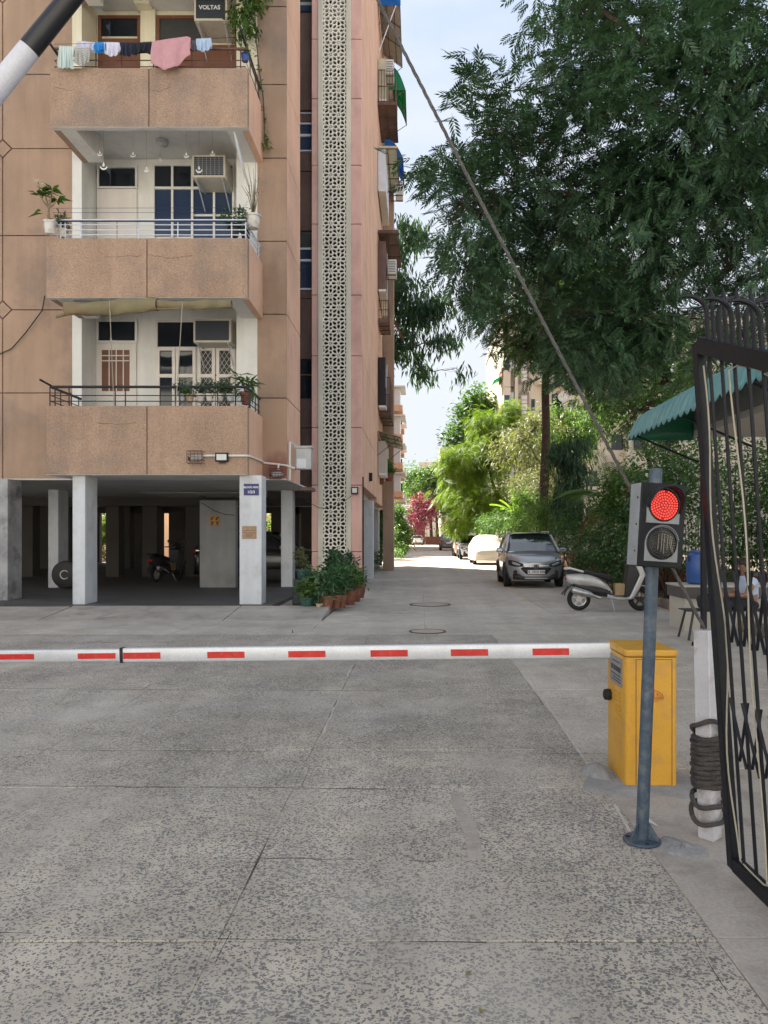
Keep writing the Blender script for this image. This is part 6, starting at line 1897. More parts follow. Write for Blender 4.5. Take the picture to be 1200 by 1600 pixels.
# hanging lamp-shaped ornaments
for k, (px, py, s) in enumerate(((156,240,1),(208,242,1),(250,250,.8),(291,243,1),(332,240,1),(311,265,1.3),(162,260,1.4),(229,265,1.0))):
    Yo = 16.3+0.12*(k%3)
    c = at(px,py,Yo)
    t = thing('hanging_ornament', ('white paper ornament strung nearest the plain door corner','white paper ornament strung above the plain door','white paper ornament strung above the wall pier','white paper ornament strung before the gridded window','white paper ornament strung in front of the air conditioner top','larger white paper ornament hanging before the air conditioner grille','larger white paper ornament low beside the plain door','white paper ornament hanging low before the pier')[k], 'ornament', c, 'ornaments strung across the middle balcony')
    r_ = 0.055*s
    pts = [(r_*math.cos(R(a)), r_*math.sin(R(a))) for a in range(180,361,20)]
    inn = [(0.72*r_*math.cos(R(a)), 0.55*r_*math.sin(R(a))) for a in range(360,179,-20)]
    MB().prism([(c.x+a,c.z+b) for a,b in pts+inn], c.y-0.004, c.y+0.004).build('bowl', M['sign_white'], t, smooth=False)
    MB().prism([(c.x-.35*r_,c.z+.35*r_),(c.x,c.z-.2*r_),(c.x+.35*r_,c.z+.35*r_),(c.x,c.z+1.25*r_)], c.y-0.004, c.y+0.004).build('flame', M['sign_white'], t, smooth=False)
    MB().tube([(c.x,c.y,c.z+1.25*r_),(c.x,c.y,FL[2]-0.17)], 0.0025, 4).build('string', M['cable_cream'], t)

# ------------------------------------------------------------------ service fittings on the facade
def camera_cage(px0, px1, py0, py1, Yc, label):
    x0, x1, z0, z1 = ax(px0,Yc), ax(px1,Yc), az(py1,Yc), az(py0,Yc)
    t = thing('security_camera', label, 'camera', ((x0+x1)/2,Yc,z0), 'caged cameras on the facade')
    cg = MB()
    for i in range(5):
        z = z0+(z1-z0)*i/4
        cg.tube([(x0,Yc+.01,z),(x0,Yc-.22,z),(x1,Yc-.22,z),(x1,Yc+.01,z)], 0.006, 5)
    for i in range(5):
        x = x0+(x1-x0)*i/4
        cg.tube([(x,Yc+.01,z1),(x,Yc-.22,z1),(x,Yc-.22,z0),(x,Yc+.01,z0)], 0.006, 5)
    cg.build('cage', M['rust'], t)
    xc, zc = (x0+x1)/2, (z0+z1)/2
    MB().tube([(xc+.1,Yc-.04,zc+.0),(xc-.02,Yc-.10,zc-.01),(xc-.10,Yc-.15,zc-.03)], [0.05,0.055,0.05], 12).build('barrel', M['metal_grey'], t)
    MB().lathe([(0.042,0),(0.042,0.006),(0.02,0.008)], 12, (xc-.105,Yc-.153,zc-.032), Matrix.Rotation(R(60),3,'X')).build('lens', M['black_rubber'], t)
    MB().tube([(xc+.12,Yc,zc),(xc+.08,Yc-.05,zc)], 0.02, 6).build('mount', M['pipe_white'], t)
camera_cage(297, 320, 706, 725, YB, 'small camera in a wire cage on the lowest parapet')
camera_cage(424, 442, 733, 749, YW, 'small camera in a wire cage on the maroon stained wall')
def floodlight(px0, px1, py0, py1, Yl, label, face):
    x0, x1, z0, z1 = ax(px0,Yl), ax(px1,Yl), az(py1,Yl), az(py0,Yl)
    t = thing('floodlight', label, 'floodlight', ((x0+x1)/2,Yl,z0), 'small floodlights on the block')
    c = MB().box(x0, x1, Yl-0.10, Yl-0.04, z0, z1).build('housing', M['signal_case'], t, bevel=0.008)
    MB().box(x0+.03, x1-.03, Yl-0.104, Yl-0.099, z0+.03, z1-.03).build('glass', M[face], t, smooth=False)
    MB().bar(((x0+x1)/2,Yl-.06,z0-.02),((x0+x1)/2,Yl+.004,z0-.02),0.12,0.012).build('bracket', M['signal_case'], t, smooth=False)
floodlight(338, 358, 708, 722, YB, 'small floodlight beside the camera on the lowest parapet', 'lamp_face')
floodlight(549, 560, 761, 772, 20.9, 'small floodlight on the lattice tower front', 'lamp_face')
floodlight(569, 582, 739, 752, 24.0, 'dark floodlight jutting from the side of the lattice tower', 'black_rubber')
pp = thing('conduit', 'white conduit pipe running round the lowest parapet to the meter box', 'pipe', at(330,716,15.48))
zc = az(712,15.46)
MB().tube([(ax(318,15.46),15.46,zc),(ax(386,15.46),15.46,zc),(bx[0][1]+.03,15.52,zc),(bx[0][1]+.03,16.95,az(722,16.95)),(ax(412,16.96),16.96,az(723,16.96)),(ax(446,16.96),16.96,az(727,16.96)),(ax(461,16.96),16.96,az(732,16.96))], 0.022, 8).build('pipe', M['pipe_white'], pp)
MB().tube([(ax(435,16.95),16.95,az(724,16.95)),(ax(435,16.95),16.95,az(734,16.95))], 0.02, 8).build('pipe', M['pipe_white'], pp)
x = XE+0.06
MB().tube([(x,17.05,az(692,17.05)+0.02),(x,17.05,az(750,17.05))], 0.025, 8).build('pipe', M['pipe_white'], pp)
MB().tube([(x,17.05,az(692,17.05)+0.02),(x+.08,17.3,az(696,17.3)),(x+.1,18.2,az(700,17.6))], 0.02, 8).build('pipe', M['pipe_white'], pp)
bxx = thing('meter_box', 'pale grey electric meter box at the corner beside the lattice tower', 'meter box', (XE+.3,17.4,az(732,17.3)))
MB().box(ax(462,17.3), ax(486,17.3), 17.3, 17.55, az(733,17.3), az(700,17.3)).build('box', M['metal_grey'], bxx, bevel=0.012)
MB().box(ax(460,17.3), ax(488,17.3), 17.27, 17.6, az(700,17.3)+.001, az(698,17.3)+.02).build('hood', M['metal_grey'], bxx, bevel=0.006)
MB().box(ax(464,17.3), ax(478,17.3), 17.293, 17.2995, az(731,17.3), az(717,17.3)).build('door', M['rail_white'], bxx, smooth=False)
MB().bar((ax(470,17.4),17.56,az(728,17.4)),(XE-.03,18.2,az(728,17.4)),0.04,0.04).build('bracket', M['rust'], bxx, smooth=False)
tag(MB().box(ax(470,17.9), XE+0.42, 17.9, 18.6, az(766,17.9), az(761,17.9)).build('service_tray', M['brown_panel']), 'dark cable tray ledge below the grey meter box', 'cable tray')
# sign plates on the column
Ys = 15.65
def plate(px0, px1, py0, py1, Yp, label, m):
    t = thing('sign', label, 'sign', at((px0+px1)/2,py1,Yp))
    MB().box(ax(px0,Yp), ax(px1,Yp), Yp-0.012, Yp-0.001, az(py1,Yp), az(py0,Yp)).build('plate', M[m], t, bevel=0.002, seg=1)
    return t
t = plate(381, 404.5, 756, 774, Ys, 'blue enamel sign with white letters on the white column', 'sign_blue')
text_mesh('BLOCK NOS.', 0.053, (ax(392.7,Ys),Ys-0.014,az(761.5,Ys)), FACING, M['sign_white'], t, extrude=0.001, bold=0.0012)
text_mesh('1/2/3', 0.075, (ax(392.7,Ys),Ys-0.014,az(769,Ys)), FACING, M['sign_white'], t, extrude=0.001, bold=0.0012)
t = plate(378.5, 401, 822, 842, Ys, 'small brown plaque with fine print on the white column', 'sign_brown')
for i, (a, b, y_) in enumerate(((382,399,829),(380,400,832.4),(384,396,834.5),(384,395,836.5),(385,393,838.5))):
    MB().box(ax(a,Ys), ax(b,Ys), Ys-0.0135, Ys-0.0125, az(y_+.5,Ys), az(y_-.2,Ys)).build('fine_print', M['wood_brown'], t, smooth=False)
t = plate(328, 344, 806, 822, 20.7, 'amber notice with four dark marks on the inner wall', 'sign_amber')
for i, (a, b) in enumerate(((331.5,810.5),(339.5,810.5),(331.5,818),(339.5,818))):
    xx, zz = ax(a,20.68), az(b,20.68)
    MB().prism([(xx-.04,zz+.05),(xx+.05,zz+.05),(xx+.04,zz+.02),(xx+.01,zz+.015),(xx+.02,zz-.05),(xx-.02,zz-.05),(xx-.02,zz+.01)] if i > 1 else [(xx-.03,zz-.05),(xx+.0,zz-.01),(xx+.05,zz+.05),(xx-.01,zz+.045),(xx-.05,zz-.03)], 20.683, 20.686).build('mark', M['plate_ink'], t, smooth=False)
# loose wires
def wire(pts, label, r=0.008):
    tag(MB().tube(pts, r, 5).build('wire', M['black_rubber']), label, 'wire')
wire([at(312,775,20.6), at(330,779,20.6), at(350,779,20.6), at(368,776,20.6)], 'black wire sagging across the top of the inner wall')
wire([at(314,785,20.6), at(335,798,20.6), at(352,804,20.6), at(367,805,20.6)], 'second black wire slanting above the amber notice')
wire([at(466,766,18.8), at(478,782,19.6), at(497,793,20.9), at(512,795,20.85), at(530,789,20.85), at(549,775,20.85)], 'black wire looping across the lattice to the floodlight')
wire([at(70,462,16.9), at(66,485,16.9), at(40,520,16.95), at(18,545,16.95), at(0,553,16.95), at(-30,556,16.95)], 'black wire snaking down the tan wall below the middle balcony', 0.012)
wire([(TX3+.03,21.02,az(745,21)),(TX3+.03,21.02,az(850,21)),(TX3+.03,21.02,az(915,21))], 'thin pipe down the corner of the lattice tower', 0.02)

# ------------------------------------------------------------------ foliage toolkit
def np_mesh(name, V, F, m, parent=None):
    me = bpy.data.meshes.new(name)
    nv, nf, k = len(V), len(F), F.shape[1]
    me.vertices.add(nv); me.vertices.foreach_set('co', V.astype(np.float32).ravel())
    me.loops.add(nf*k); me.loops.foreach_set('vertex_index', F.astype(np.int32).ravel())
    me.polygons.add(nf); me.polygons.foreach_set('loop_start', np.arange(0,nf*k,k,dtype=np.int32))
    me.update(calc_edges=True)
    me.materials.append(m)
    o = link(me, name, parent)
    if parent is not None: o['kind'] = 'stuff'
    return o
def leaf_t(L=1.0, w=0.3, fold=0.12, droop=0.15):
    """one blade along +X: two quads meeting in a folded midrib"""
    V = np.array([(0,0,0),(L*.45,-w/2,fold*w),(L*.45,0,-.02*L),(L*.45,w/2,fold*w),(L,0,-droop*L)])
    F = np.array([(0,1,4,2),(0,2,4,3)])
    return V, F
def quad_leaf(L, w, droop=0.12):
    V = np.array([(0,0,0),(L*.42,-w/2,-.03*L),(L,0,-droop*L),(L*.42,w/2,-.03*L)])
    return V, np.array([(0,1,2,3)])
def pinnate_t(pairs=6, L=1.0, ll=0.26, lw=0.085, curve=0.25, sweep=55):
    """compound leaf: paired leaflets swept forward along a drooping rachis"""
    Vs, Fs, n = [], [], 0
    for i in range(pairs+1):
        u = 0.22+0.78*i/pairs
        base = np.array([L*u*(1-curve*0.15*u), 0, -curve*L*u*u])
        for s in ((-1,1) if i < pairs else (0,)):
            v, f = quad_leaf(ll*L*(0.75+0.5*math.sin(math.pi*u*0.9)), lw*L)
            a = R(sweep)*s*(1-0.25*u)
            c, sn = math.cos(a), math.sin(a)
            v = v @ np.array([(c,sn,0),(-sn,c,0),(0,0,1)])
            v[:,2] -= 0.25*np.hypot(v[:,0],v[:,1])*0.6
            Vs.append(v+base); Fs.append(f+n); n += len(v)
    r0 = np.array([(0,-.006*L,0),(L*.5,-.004*L,-curve*L*.25),(L*.5,.004*L,-curve*L*.25),(0,.006*L,0)])
    Vs.append(r0); Fs.append(np.array([(0,1,2,3)])+n)
    return np.vstack(Vs), np.vstack(Fs)
def frames(d, roll=0.6):
    """rotation matrices whose X axis is d, with Z kept roughly upward"""
    d = d/np.linalg.norm(d,axis=1,keepdims=True)
    up = np.tile(np.array([0,0,1.0]),(len(d),1)) + rng.normal(0,roll,(len(d),3))*0.6
    y = np.cross(up,d); y /= np.linalg.norm(y,axis=1,keepdims=True)+1e-9
    z = np.cross(d,y)
    return np.stack([d,y,z],axis=2)
def stamp(T, P, D, S, roll=0.6):
    V, F = T
    Rm = frames(D, roll)
    W = np.einsum('nij,kj->nki', Rm, V)*S[:,None,None] + P[:,None,:]
    n, k = len(P), len(V)
    FF = (F[None,:,:] + (np.arange(n)*k)[:,None,None]).reshape(-1,F.shape[1])
    return W.reshape(-1,3), FF
def in_ellipsoids(ells, n, shell=0.45, clump=1):
    """points spread through ellipsoids, biased outward; also the outward direction"""
    vol = np.array([(r[0]*r[1]*r[2])**0.78 for c,r in ells])
    idx = rng.choice(len(ells), n, p=vol/vol.sum())
    u = rng.normal(size=(n,3)); u /= np.linalg.norm(u,axis=1,keepdims=True)
    q = rng.random(n)**shell
    C_ = np.array([c for c,r in ells])[idx]
    Rr = np.array([r if hasattr(r,'__len__') else (r,r,r) for c,r in ells])[idx]
    P = C_+u*q[:,None]*Rr
    if clump > 1:      # gather twig ends into sprays, leaving gaps between them
        k = (np.arange(n)//clump)*clump
        sg = 0.17*np.minimum(Rr.mean(1), 1.6)[k]
        P = P[k]+rng.normal(size=(n,3))*sg[:,None]*np.array([1.15,1.15,0.75]); u = u[k]; idx = idx[k]
    return P, u, idx
def crown(ells, twigs, per, T, size, m, parent, name='crown', droop=0.35, spread=0.25, shell=0.5, out=0.6, mask=None, clump=5):
    """twig ends spread through the crown, each with a tuft of leaves; returns twig ends"""
    P, U, idx = in_ellipsoids(ells, twigs, shell, clump)
    if mask is not None:
        k = mask(P); P, U, idx = P[k], U[k], idx[k]
    n = len(P)
    base = np.repeat(P, per, axis=0) + rng.normal(0,spread,(n*per,3))
    D = rng.normal(size=(n*per,3)); D[:,2] *= 0.45
    D /= np.linalg.norm(D,axis=1,keepdims=True)
    D = D + np.repeat(U,per,axis=0)*out; D[:,2] -= droop
    S = size*rng.uniform(0.7,1.25,n*per)
    V, F = stamp(T, base, D, S)
    np_mesh(name, V, F, m, parent)
    return P, idx
def branches(root_pts, ells, P, idx, parent, m, r0=0.09, limit=140, name='limb'):
    """limbs that grow lobe to lobe away from the trunk, then twigs to the tufts"""
    mb = MB()
    nodes = [(Vector(p), r0*1.3) for p in root_pts]
    todo = list(range(len(ells)))
    heart = {}
    while todo:
        best = None
        for i in todo:
            c = Vector(ells[i][0])
            for p, r in nodes:
                dd = (p-c).length + max(0, p.z-c.z)*0.8
                if best is None or dd < best[0]: best = (dd, i, p, r)
        dd, i, p, r = best
        todo.remove(i)
        c = Vector(ells[i][0])
        r1 = max(r*0.62, 0.012)
        L = (c-p).length
        n = 6
        side = Vector((random.uniform(-1,1),random.uniform(-1,1),random.uniform(-.2,1))).normalized()*L*0.10
        pts = [p.lerp(c,k/n)+side*math.sin(math.pi*k/n)+Vector((random.uniform(-1,1),random.uniform(-1,1),random.uniform(-1,1)))*(L*0.022 if 0 < k < n else 0) for k in range(n+1)]
        mb.tube(pts, [r*0.8+(r1-r*0.8)*k/n for k in range(n+1)], 6)
        nodes += [(pts[3], (r+r1)*0.4), (c, r1)]
        for j in np.where(idx == i)[0][:max(4,limit//len(ells))]:
            e = Vector(P[j]); q = random.choice(pts[3:])
            mid = q.lerp(e,.5)+Vector((random.uniform(-1,1),random.uniform(-1,1),random.uniform(0,1)))*(e-q).length*.12
            mb.tube([q, mid, e], [min(r1*.5,.02),min(r1*.3,.012),0.004], 4, caps=False)
    o = mb.build(name, m, parent, fix=False)
    o['kind'] = 'stuff'
    return o
def tree(name, label, trunk, radii, ells, twigs, per, T, size, leafm, cat='tree', group=None, bark='bark', r0=0.09, limit=140, **kw):
    t = thing(name, label, cat, trunk[0], group)
    MB().tube(trunk, radii, 12).build('trunk', M[bark], t)
    P, idx = crown(ells, twigs, per, T, size, M[leafm], t, **kw)
    branches(trunk[len(trunk)//3:], ells, P, idx, t, M[bark], r0, limit)
    return t
NEEM = pinnate_t(5, 1.0, 0.33, 0.115, 0.22, 50)
FEATHER = pinnate_t(8, 1.0, 0.20, 0.05, 0.35, 65)
LEAF = leaf_t(1.0,0.42)
LONG = leaf_t(1.0,0.20,0.1,0.3)
def E(px, py, Y, rx, ry=None, rz=None):
    c = at(px,py,Y)
    return (tuple(c), (rx, ry or rx, rz or rx))

# near neem that fills the upper part of the picture
Yn = 12.5
ellsB = [E(960,330,12.5,1.7,2.0,1.5), E(830,300,12.0,1.25,1.6,1.35), E(740,310,11.6,0.85,1.1,1.15), E(712,240,11.4,0.46,.7,.55), E(765,175,11.6,0.6,.7,.8), E(712,335,11.6,.45,.8,.65), E(755,135,11.5,.35,.5,.4), E(740,430,12,.7,.9,.6), E(880,130,12,1.0,1.3,1.0),
         E(1080,230,11.5,1.6,2.0,1.7), E(1000,60,12.2,1.4,1.8,1.0), E(1180,120,10.8,1.5,1.8,1.6), E(1180,360,11.0,1.3,1.6,1.1), E(870,470,12.6,1.2,1.5,0.95), E(990,500,12.8,1.3,1.6,0.9),
         E(712,395,11.8,0.5,.8,.5), E(1110,500,12.5,1.2,1.5,.8), E(900,-40,12.5,0.9,1.2,.7), E(1080,-120,12.0,1.8,2.2,1.4), E(1290,300,11.5,1.6,2.0,2.0), E(1290,20,11.0,1.8,2.0,1.8), E(950,555,13.5,1.2,1.3,0.5), E(840,525,13.0,0.6,.8,.4)]
tree('neem_tree', 'big dark neem overhanging the road from beside the shelter', [(7.4,13.2,0),(7.3,13.1,2.2),(7.0,12.9,4.0),(6.4,12.7,5.6),(5.6,12.5,7.0),(4.8,12.3,8.2)], [.34,.28,.25,.2,.15,.1],
     ellsB, 1700, 8, NEEM, 0.29, 'neem', group='neem trees', r0=0.06, limit=600, spread=0.15, shell=0.55, droop=0.18)
# second neem, its straight trunk behind the parked crossover
Yt = 34.0
ellsA = [E(850,495,34,3.0,3.2,1.5), E(800,460,34,2.4,2.6,1.8), E(930,500,33,3.0,3,2.2), E(1010,540,32,2.6,2.6,1.8), E(920,575,33,2.0,2.2,1.0), E(960,600,31,2.0,2,1.2), E(820,545,33.5,1.2,1.4,.5), E(870,420,34,3.4,3.4,2.4), E(980,420,34,3.0,3,2.6), E(1050,600,30,2.2,2.2,1.6)]
tree('neem_tree', 'tall neem with a straight bare trunk rising behind the silver crossover', [(5.55,34,0),(5.5,34,3),(5.62,34,6),(5.58,34,8),(5.7,34,10),(5.8,34,12.5)], [.26,.21,.19,.17,.14,.08],
     ellsA, 950, 8, NEEM, 0.5, 'neem2', group='neem trees', r0=0.13, limit=200, spread=0.35, shell=0.55, droop=0.2)
# weeping tree in the gap past the block
Yh = 39.0
ellsC = [E(610,400,40.5,1.3,1.4,1.4), E(640,370,40.5,.9,1,.9), E(620,470,40,1.5,1.3,1.6), E(655,490,39.5,1.5,1.2,.9), E(600,545,40,1.0,1,1.4), E(640,545,39.5,1.0,1,.8), E(690,530,39,.9,.9,.6), E(712,575,38.6,.35,.5,.7), E(655,580,39.5,.5,.6,.5), E(680,470,39.5,.9,.9,.5)]
tree('weeping_tree', 'drooping dark leaved tree reaching out past the end of the tan block', [(-3.2,41.6,0),(-3.1,41.5,5),(-2.9,41.3,9),(-2.6,41,12),(-2.0,40.6,14.5)], [.24,.2,.17,.13,.08],
     ellsC, 620, 9, LONG, 0.46, 'ashoka', r0=0.09, limit=150, spread=0.26, shell=0.6, droop=1.5, out=0.3)
# the sunlit feathery tree
ellsD = [E(740,720,52,1.9,1.9,1.6), E(710,760,51,1.2,1.2,1.2), E(775,700,53,1.6,1.6,1.5), E(760,660,53,1.3,1.3,1.0), E(700,715,52,.9,.9,.8), E(750,790,50,1.6,1.4,1.2), E(790,770,51,1.5,1.5,1.3), E(720,810,50,.9,.9,.7), E(800,650,54,1.0,1,.9)]
tree('feathery_tree', 'sunlit lime green feathery tree leaning over the parked cars', [(6.1,53,0),(6.0,53,1.6),(5.6,52.7,3.2),(5.1,52.4,4.8),(4.7,52.2,6.2)], [.2,.17,.14,.1,.06],
     ellsD, 1100, 8, FEATHER, 0.62, 'lime', r0=0.06, limit=160, spread=0.22, shell=0.6, droop=0.55)
ellsE = [E(745,640,78,2.2,2.2,2.0), E(725,660,78,1.8,1.8,1.6), E(760,625,78,1.3,1.3,1.2), E(742,612,78,1.0,1,1.0), E(715,690,77,1.6,1.6,1.6), E(735,690,78,2.4,2.4,2.4), E(768,650,78,1.2,1.2,1.2)]
tree('leafy_tree', 'tall round leaved tree rising behind the lime green one', [(6.0,78,0),(6.0,78,5),(5.9,78,9),(5.7,78,13)], [.3,.24,.18,.1], ellsE, 520, 10, LEAF, 0.5, 'green', r0=0.12, limit=120, spread=0.4, shell=0.6, droop=0.3)
# dusty small trees between trunk and feathery tree, and those in front of the tower
tree('dusty_tree', 'dusty grey green tree beside the straight neem trunk', [(7.2,44,0),(7.1,44,3),(6.7,44,6)], [.14,.11,.05], [E(815,690,44,1.5,1.5,1.2), E(795,705,47,1.1,1.1,.9), E(840,660,44,1.2,1.2,1.0), E(825,725,47,1.1,1.2,.8), E(845,735,46,1.1,1.2,1.1)], 420, 9, LONG, 0.34, 'grey_leaf', r0=0.05, spread=0.25, shell=0.6, droop=0.4)
tree('garden_tree', 'yellow green tree in front of the cream tower windows', [(10.2,50,0),(10.0,50,4),(9.6,50,8)], [.18,.14,.07], [E(880,650,50,1.9,1.9,1.5), E(900,690,49,1.8,1.8,1.6), E(860,700,50,1.5,1.5,1.5), E(925,660,49,1.6,1.6,1.3), E(950,640,48,1.6,1.6,1.1)], 560, 9, LONG, 0.42, 'bright', r0=0.06, spread=0.35, shell=0.6)
tree('slim_tree', 'slim green tree with a slanting stem behind the teal awning', [(7.9,24,0),(7.7,24,2),(7.2,24,3.8),(6.7,24,5.4),(6.2,24,6.6)], [.1,.08,.07,.05,.03], [E(1000,640,24,1.1,1.1,.8), E(1040,620,24,1.2,1.2,1.0), E(1090,640,23,1.3,1.3,1.1), E(1060,690,22,1.0,1,1.0), E(1020,700,23,.7,.7,.6)], 480, 9, LEAF, 0.16, 'green', r0=0.035, spread=0.16, shell=0.6)

# trees that close the view
FARTREES = [('bright green tree at the road end beside the far blocks', 650, 760, 132, 4.2, 'bright', 3.6), ('green tree standing right of the road end gate', 690, 752, 136, 5.5, 'green', 4.2), ('bushy green tree before the low grey far block', 670, 770, 128, 4.0, 'bright', 3.0),
            ('dark green tree over the far parked cars', 705, 775, 98, 3.4, 'shrub', 3.4), ('dark spreading tree beyond the end wall', 680, 790, 126, 3.4, 'shrub', 3.2), ('green tree between the far car and the lime tree', 725, 780, 86, 2.8, 'green', 3.0)]
for lab, px, py, Y, r_, lm, rz in FARTREES:
    c = at(px,py,Y)
    el = [((c.x+random.uniform(-r_,r_)*.6, Y+random.uniform(-1,1), c.z+random.uniform(-rz,rz)*.5), (r_*.6,r_*.6,rz*.55)) for _ in range(6)]
    tree('far_tree', lab, [(c.x+0.5,Y,0),(c.x+.3,Y,c.z*.5),(c.x,Y,c.z)], [.3,.22,.1], el, 330, 10, LEAF, 0.55, lm, group='trees closing the view', r0=0.12, limit=60, spread=0.5, shell=0.6)
tree('bougainvillea', 'pink flowering bougainvillea spilling over the end wall', [(-0.9,121,0),(-0.6,121,3),(0,121,6)], [.15,.12,.05], [E(648,800,120,1.4,1.2,2.0), E(660,780,120,1.6,1.2,1.6), E(672,795,119,1.3,1.2,1.8), E(655,815,119,1.6,1.2,1.6), E(680,775,121,1.4,1.2,1.2)], 520, 9, LEAF, 0.42, 'pink_flower', cat='shrub', r0=0.05, spread=0.3, shell=0.6)
tree('bougainvillea', 'smaller pink bougainvillea above the far parked cars', [(4.6,84,0),(4.4,84,1.8),(4.0,84,3)], [.08,.06,.03], [E(702,822,83,1.0,.8,.7), E(715,815,82,.8,.8,.6), E(712,832,82,.7,.7,.4)], 130, 9, LEAF, 0.28, 'pink_flower', cat='shrub', r0=0.03, spread=0.25, shell=0.6)

# ------------------------------------------------------------------ shrubs, palm, banana
def bush(label, ells, twigs, per, T, size, leafm, flowers=None, name='shrub', stems=7, group=None, droop=0.2, spread=0.14):
    c = Vector(ells[0][0]); g = Vector((c.x,c.y,0.05))
    t = thing(name, label, 'shrub', g, group)
    P, idx = crown(ells, twigs, per, T, size, M[leafm], t, 'foliage', droop=droop, spread=spread, shell=0.6)
    mb = MB()
    for k in range(stems):
        e = Vector(P[random.randrange(len(P))])
        b = Vector((g.x+random.uniform(-.25,.25), g.y+random.uniform(-.25,.25), 0.0))
        mb.tube([b, b.lerp(e,.5)+Vector((random.uniform(-.1,.1),0,.1)), e], [.03,.02,.008], 5)
    mb.build('stems', M['bark'], t, fix=False)
    if flowers:
        n, fm, fs = flowers
        k = rng.choice(len(P), n)
        Q = P[k]+rng.normal(0,.05,(n,3)); Q[:,1] -= 0.12
        Q = np.repeat(Q,7,axis=0); D = rng.normal(size=(len(Q),3)); D[:,2] = abs(D[:,2])
        V, F = stamp(LEAF, Q, D, np.full(len(Q),fs))
        np_mesh('flowers', V, F, M[fm], t)
    return t
bush('dark shrub between the silver crossover and the scooter', [E(905,840,25,.9,.8,.9), E(880,825,27,.8,.8,.8), E(925,860,22,.7,.7,.6)], 420, 8, LEAF, 0.13, 'shrub')
bush('dense green shrub behind the scooter seat', [E(950,850,20,.75,.7,.7), E(975,835,19.5,.7,.7,.8), E(960,880,19,.6,.5,.4)], 420, 8, LEAF, 0.12, 'shrub')
bush('tall flowering shrub with coral blooms beside the signal', [E(975,775,20,.75,.8,.9), E(1000,760,20,.8,.8,.8), E(955,800,21,.7,.7,.7)], 420, 8, LEAF, 0.14, 'green', flowers=(9,'coral_flower',0.11))
bush('big dark hedge shrub behind the traffic signal', [E(1040,790,18,1.0,.9,1.3), E(1020,850,17.5,.9,.8,.8), E(1065,740,18.5,1.0,.9,1.0)], 700, 8, LEAF, 0.12, 'shrub')
bush('tall dark hedge seen between the gate bars', [E(1130,780,16.5,1.2,.9,1.4), E(1190,760,16,1.2,.9,1.5), E(1160,860,15.5,1.2,.8,.8)], 800, 8, LEAF, 0.12, 'shrub')
bush('broad leafy hedge at the far side of the shelter', [E(1250,740,15.5,1.3,1,1.6), E(1320,780,15,1.4,1,1.6), E(1230,840,15,1.2,.9,.9)], 500, 7, LEAF, 0.14, 'green')
bush('green bush with slim leaves behind the crossover roof', [E(860,800,32,1.0,1,.9), E(835,815,33,1.0,.9,.8), E(820,790,35,1.0,1,1.0)], 420, 9, LONG, 0.24, 'bright')
bush('leafy green bush below the banana plant', [E(790,820,45,1.3,1.2,.8), E(820,810,43,1.2,1,.9), E(770,822,47,1.1,1,.7)], 420, 9, LONG, 0.28, 'green', flowers=(8,'coral_flower',0.16))
bush('dusty shrub under the straight neem trunk', [E(850,770,36,1.3,1.2,1.1), E(880,750,34,1.1,1,1.2), E(825,760,38,1.1,1,.9)], 520, 9, LONG, 0.24, 'grey_leaf')
bush('dark climbing bush against the road side pillars', [E(596,800,38,.42,.9,.9), E(599,840,37,.5,.8,.8), E(596,870,35,.42,.6,.35)], 330, 8, LEAF, 0.2, 'shrub')
bush('bright sunlit hedge bush beside the gap in the buildings', [E(622,812,56,.62,1.4,1.3), E(628,835,55,.6,1.4,.9), E(616,845,54,.5,1.4,.8), E(622,858,53,.5,1,.4)], 520, 9, LONG, 0.36, 'bright')
bush('low weeds at the foot of the sunlit hedge bush', [E(618,866,50,.4,1.2,.2)], 50, 8, LONG, 0.2, 'bright', stems=3)
# drooping ashoka, a dark hanging column
ta = thing('ashoka_tree', 'dark weeping ashoka hanging like a curtain beside the palm', 'tree', (5.75,28.5,0.05))
MB().tube([(6.0,28.6,0),(5.95,28.6,2.5),(5.9,28.6,4.8)], [.09,.07,.04], 8).build('trunk', M['bark'], ta)
crown([E(895,705,28.5,.75,.7,.45), E(892,740,28.4,.62,.6,.75), E(888,780,28.4,.55,.6,.75), E(884,806,28.4,.42,.5,.4), E(872,712,28.4,.3,.4,.35)], 460, 9, LONG, 0.27, M['ashoka'], ta, droop=2.2, spread=0.14, shell=0.7, out=0.35)
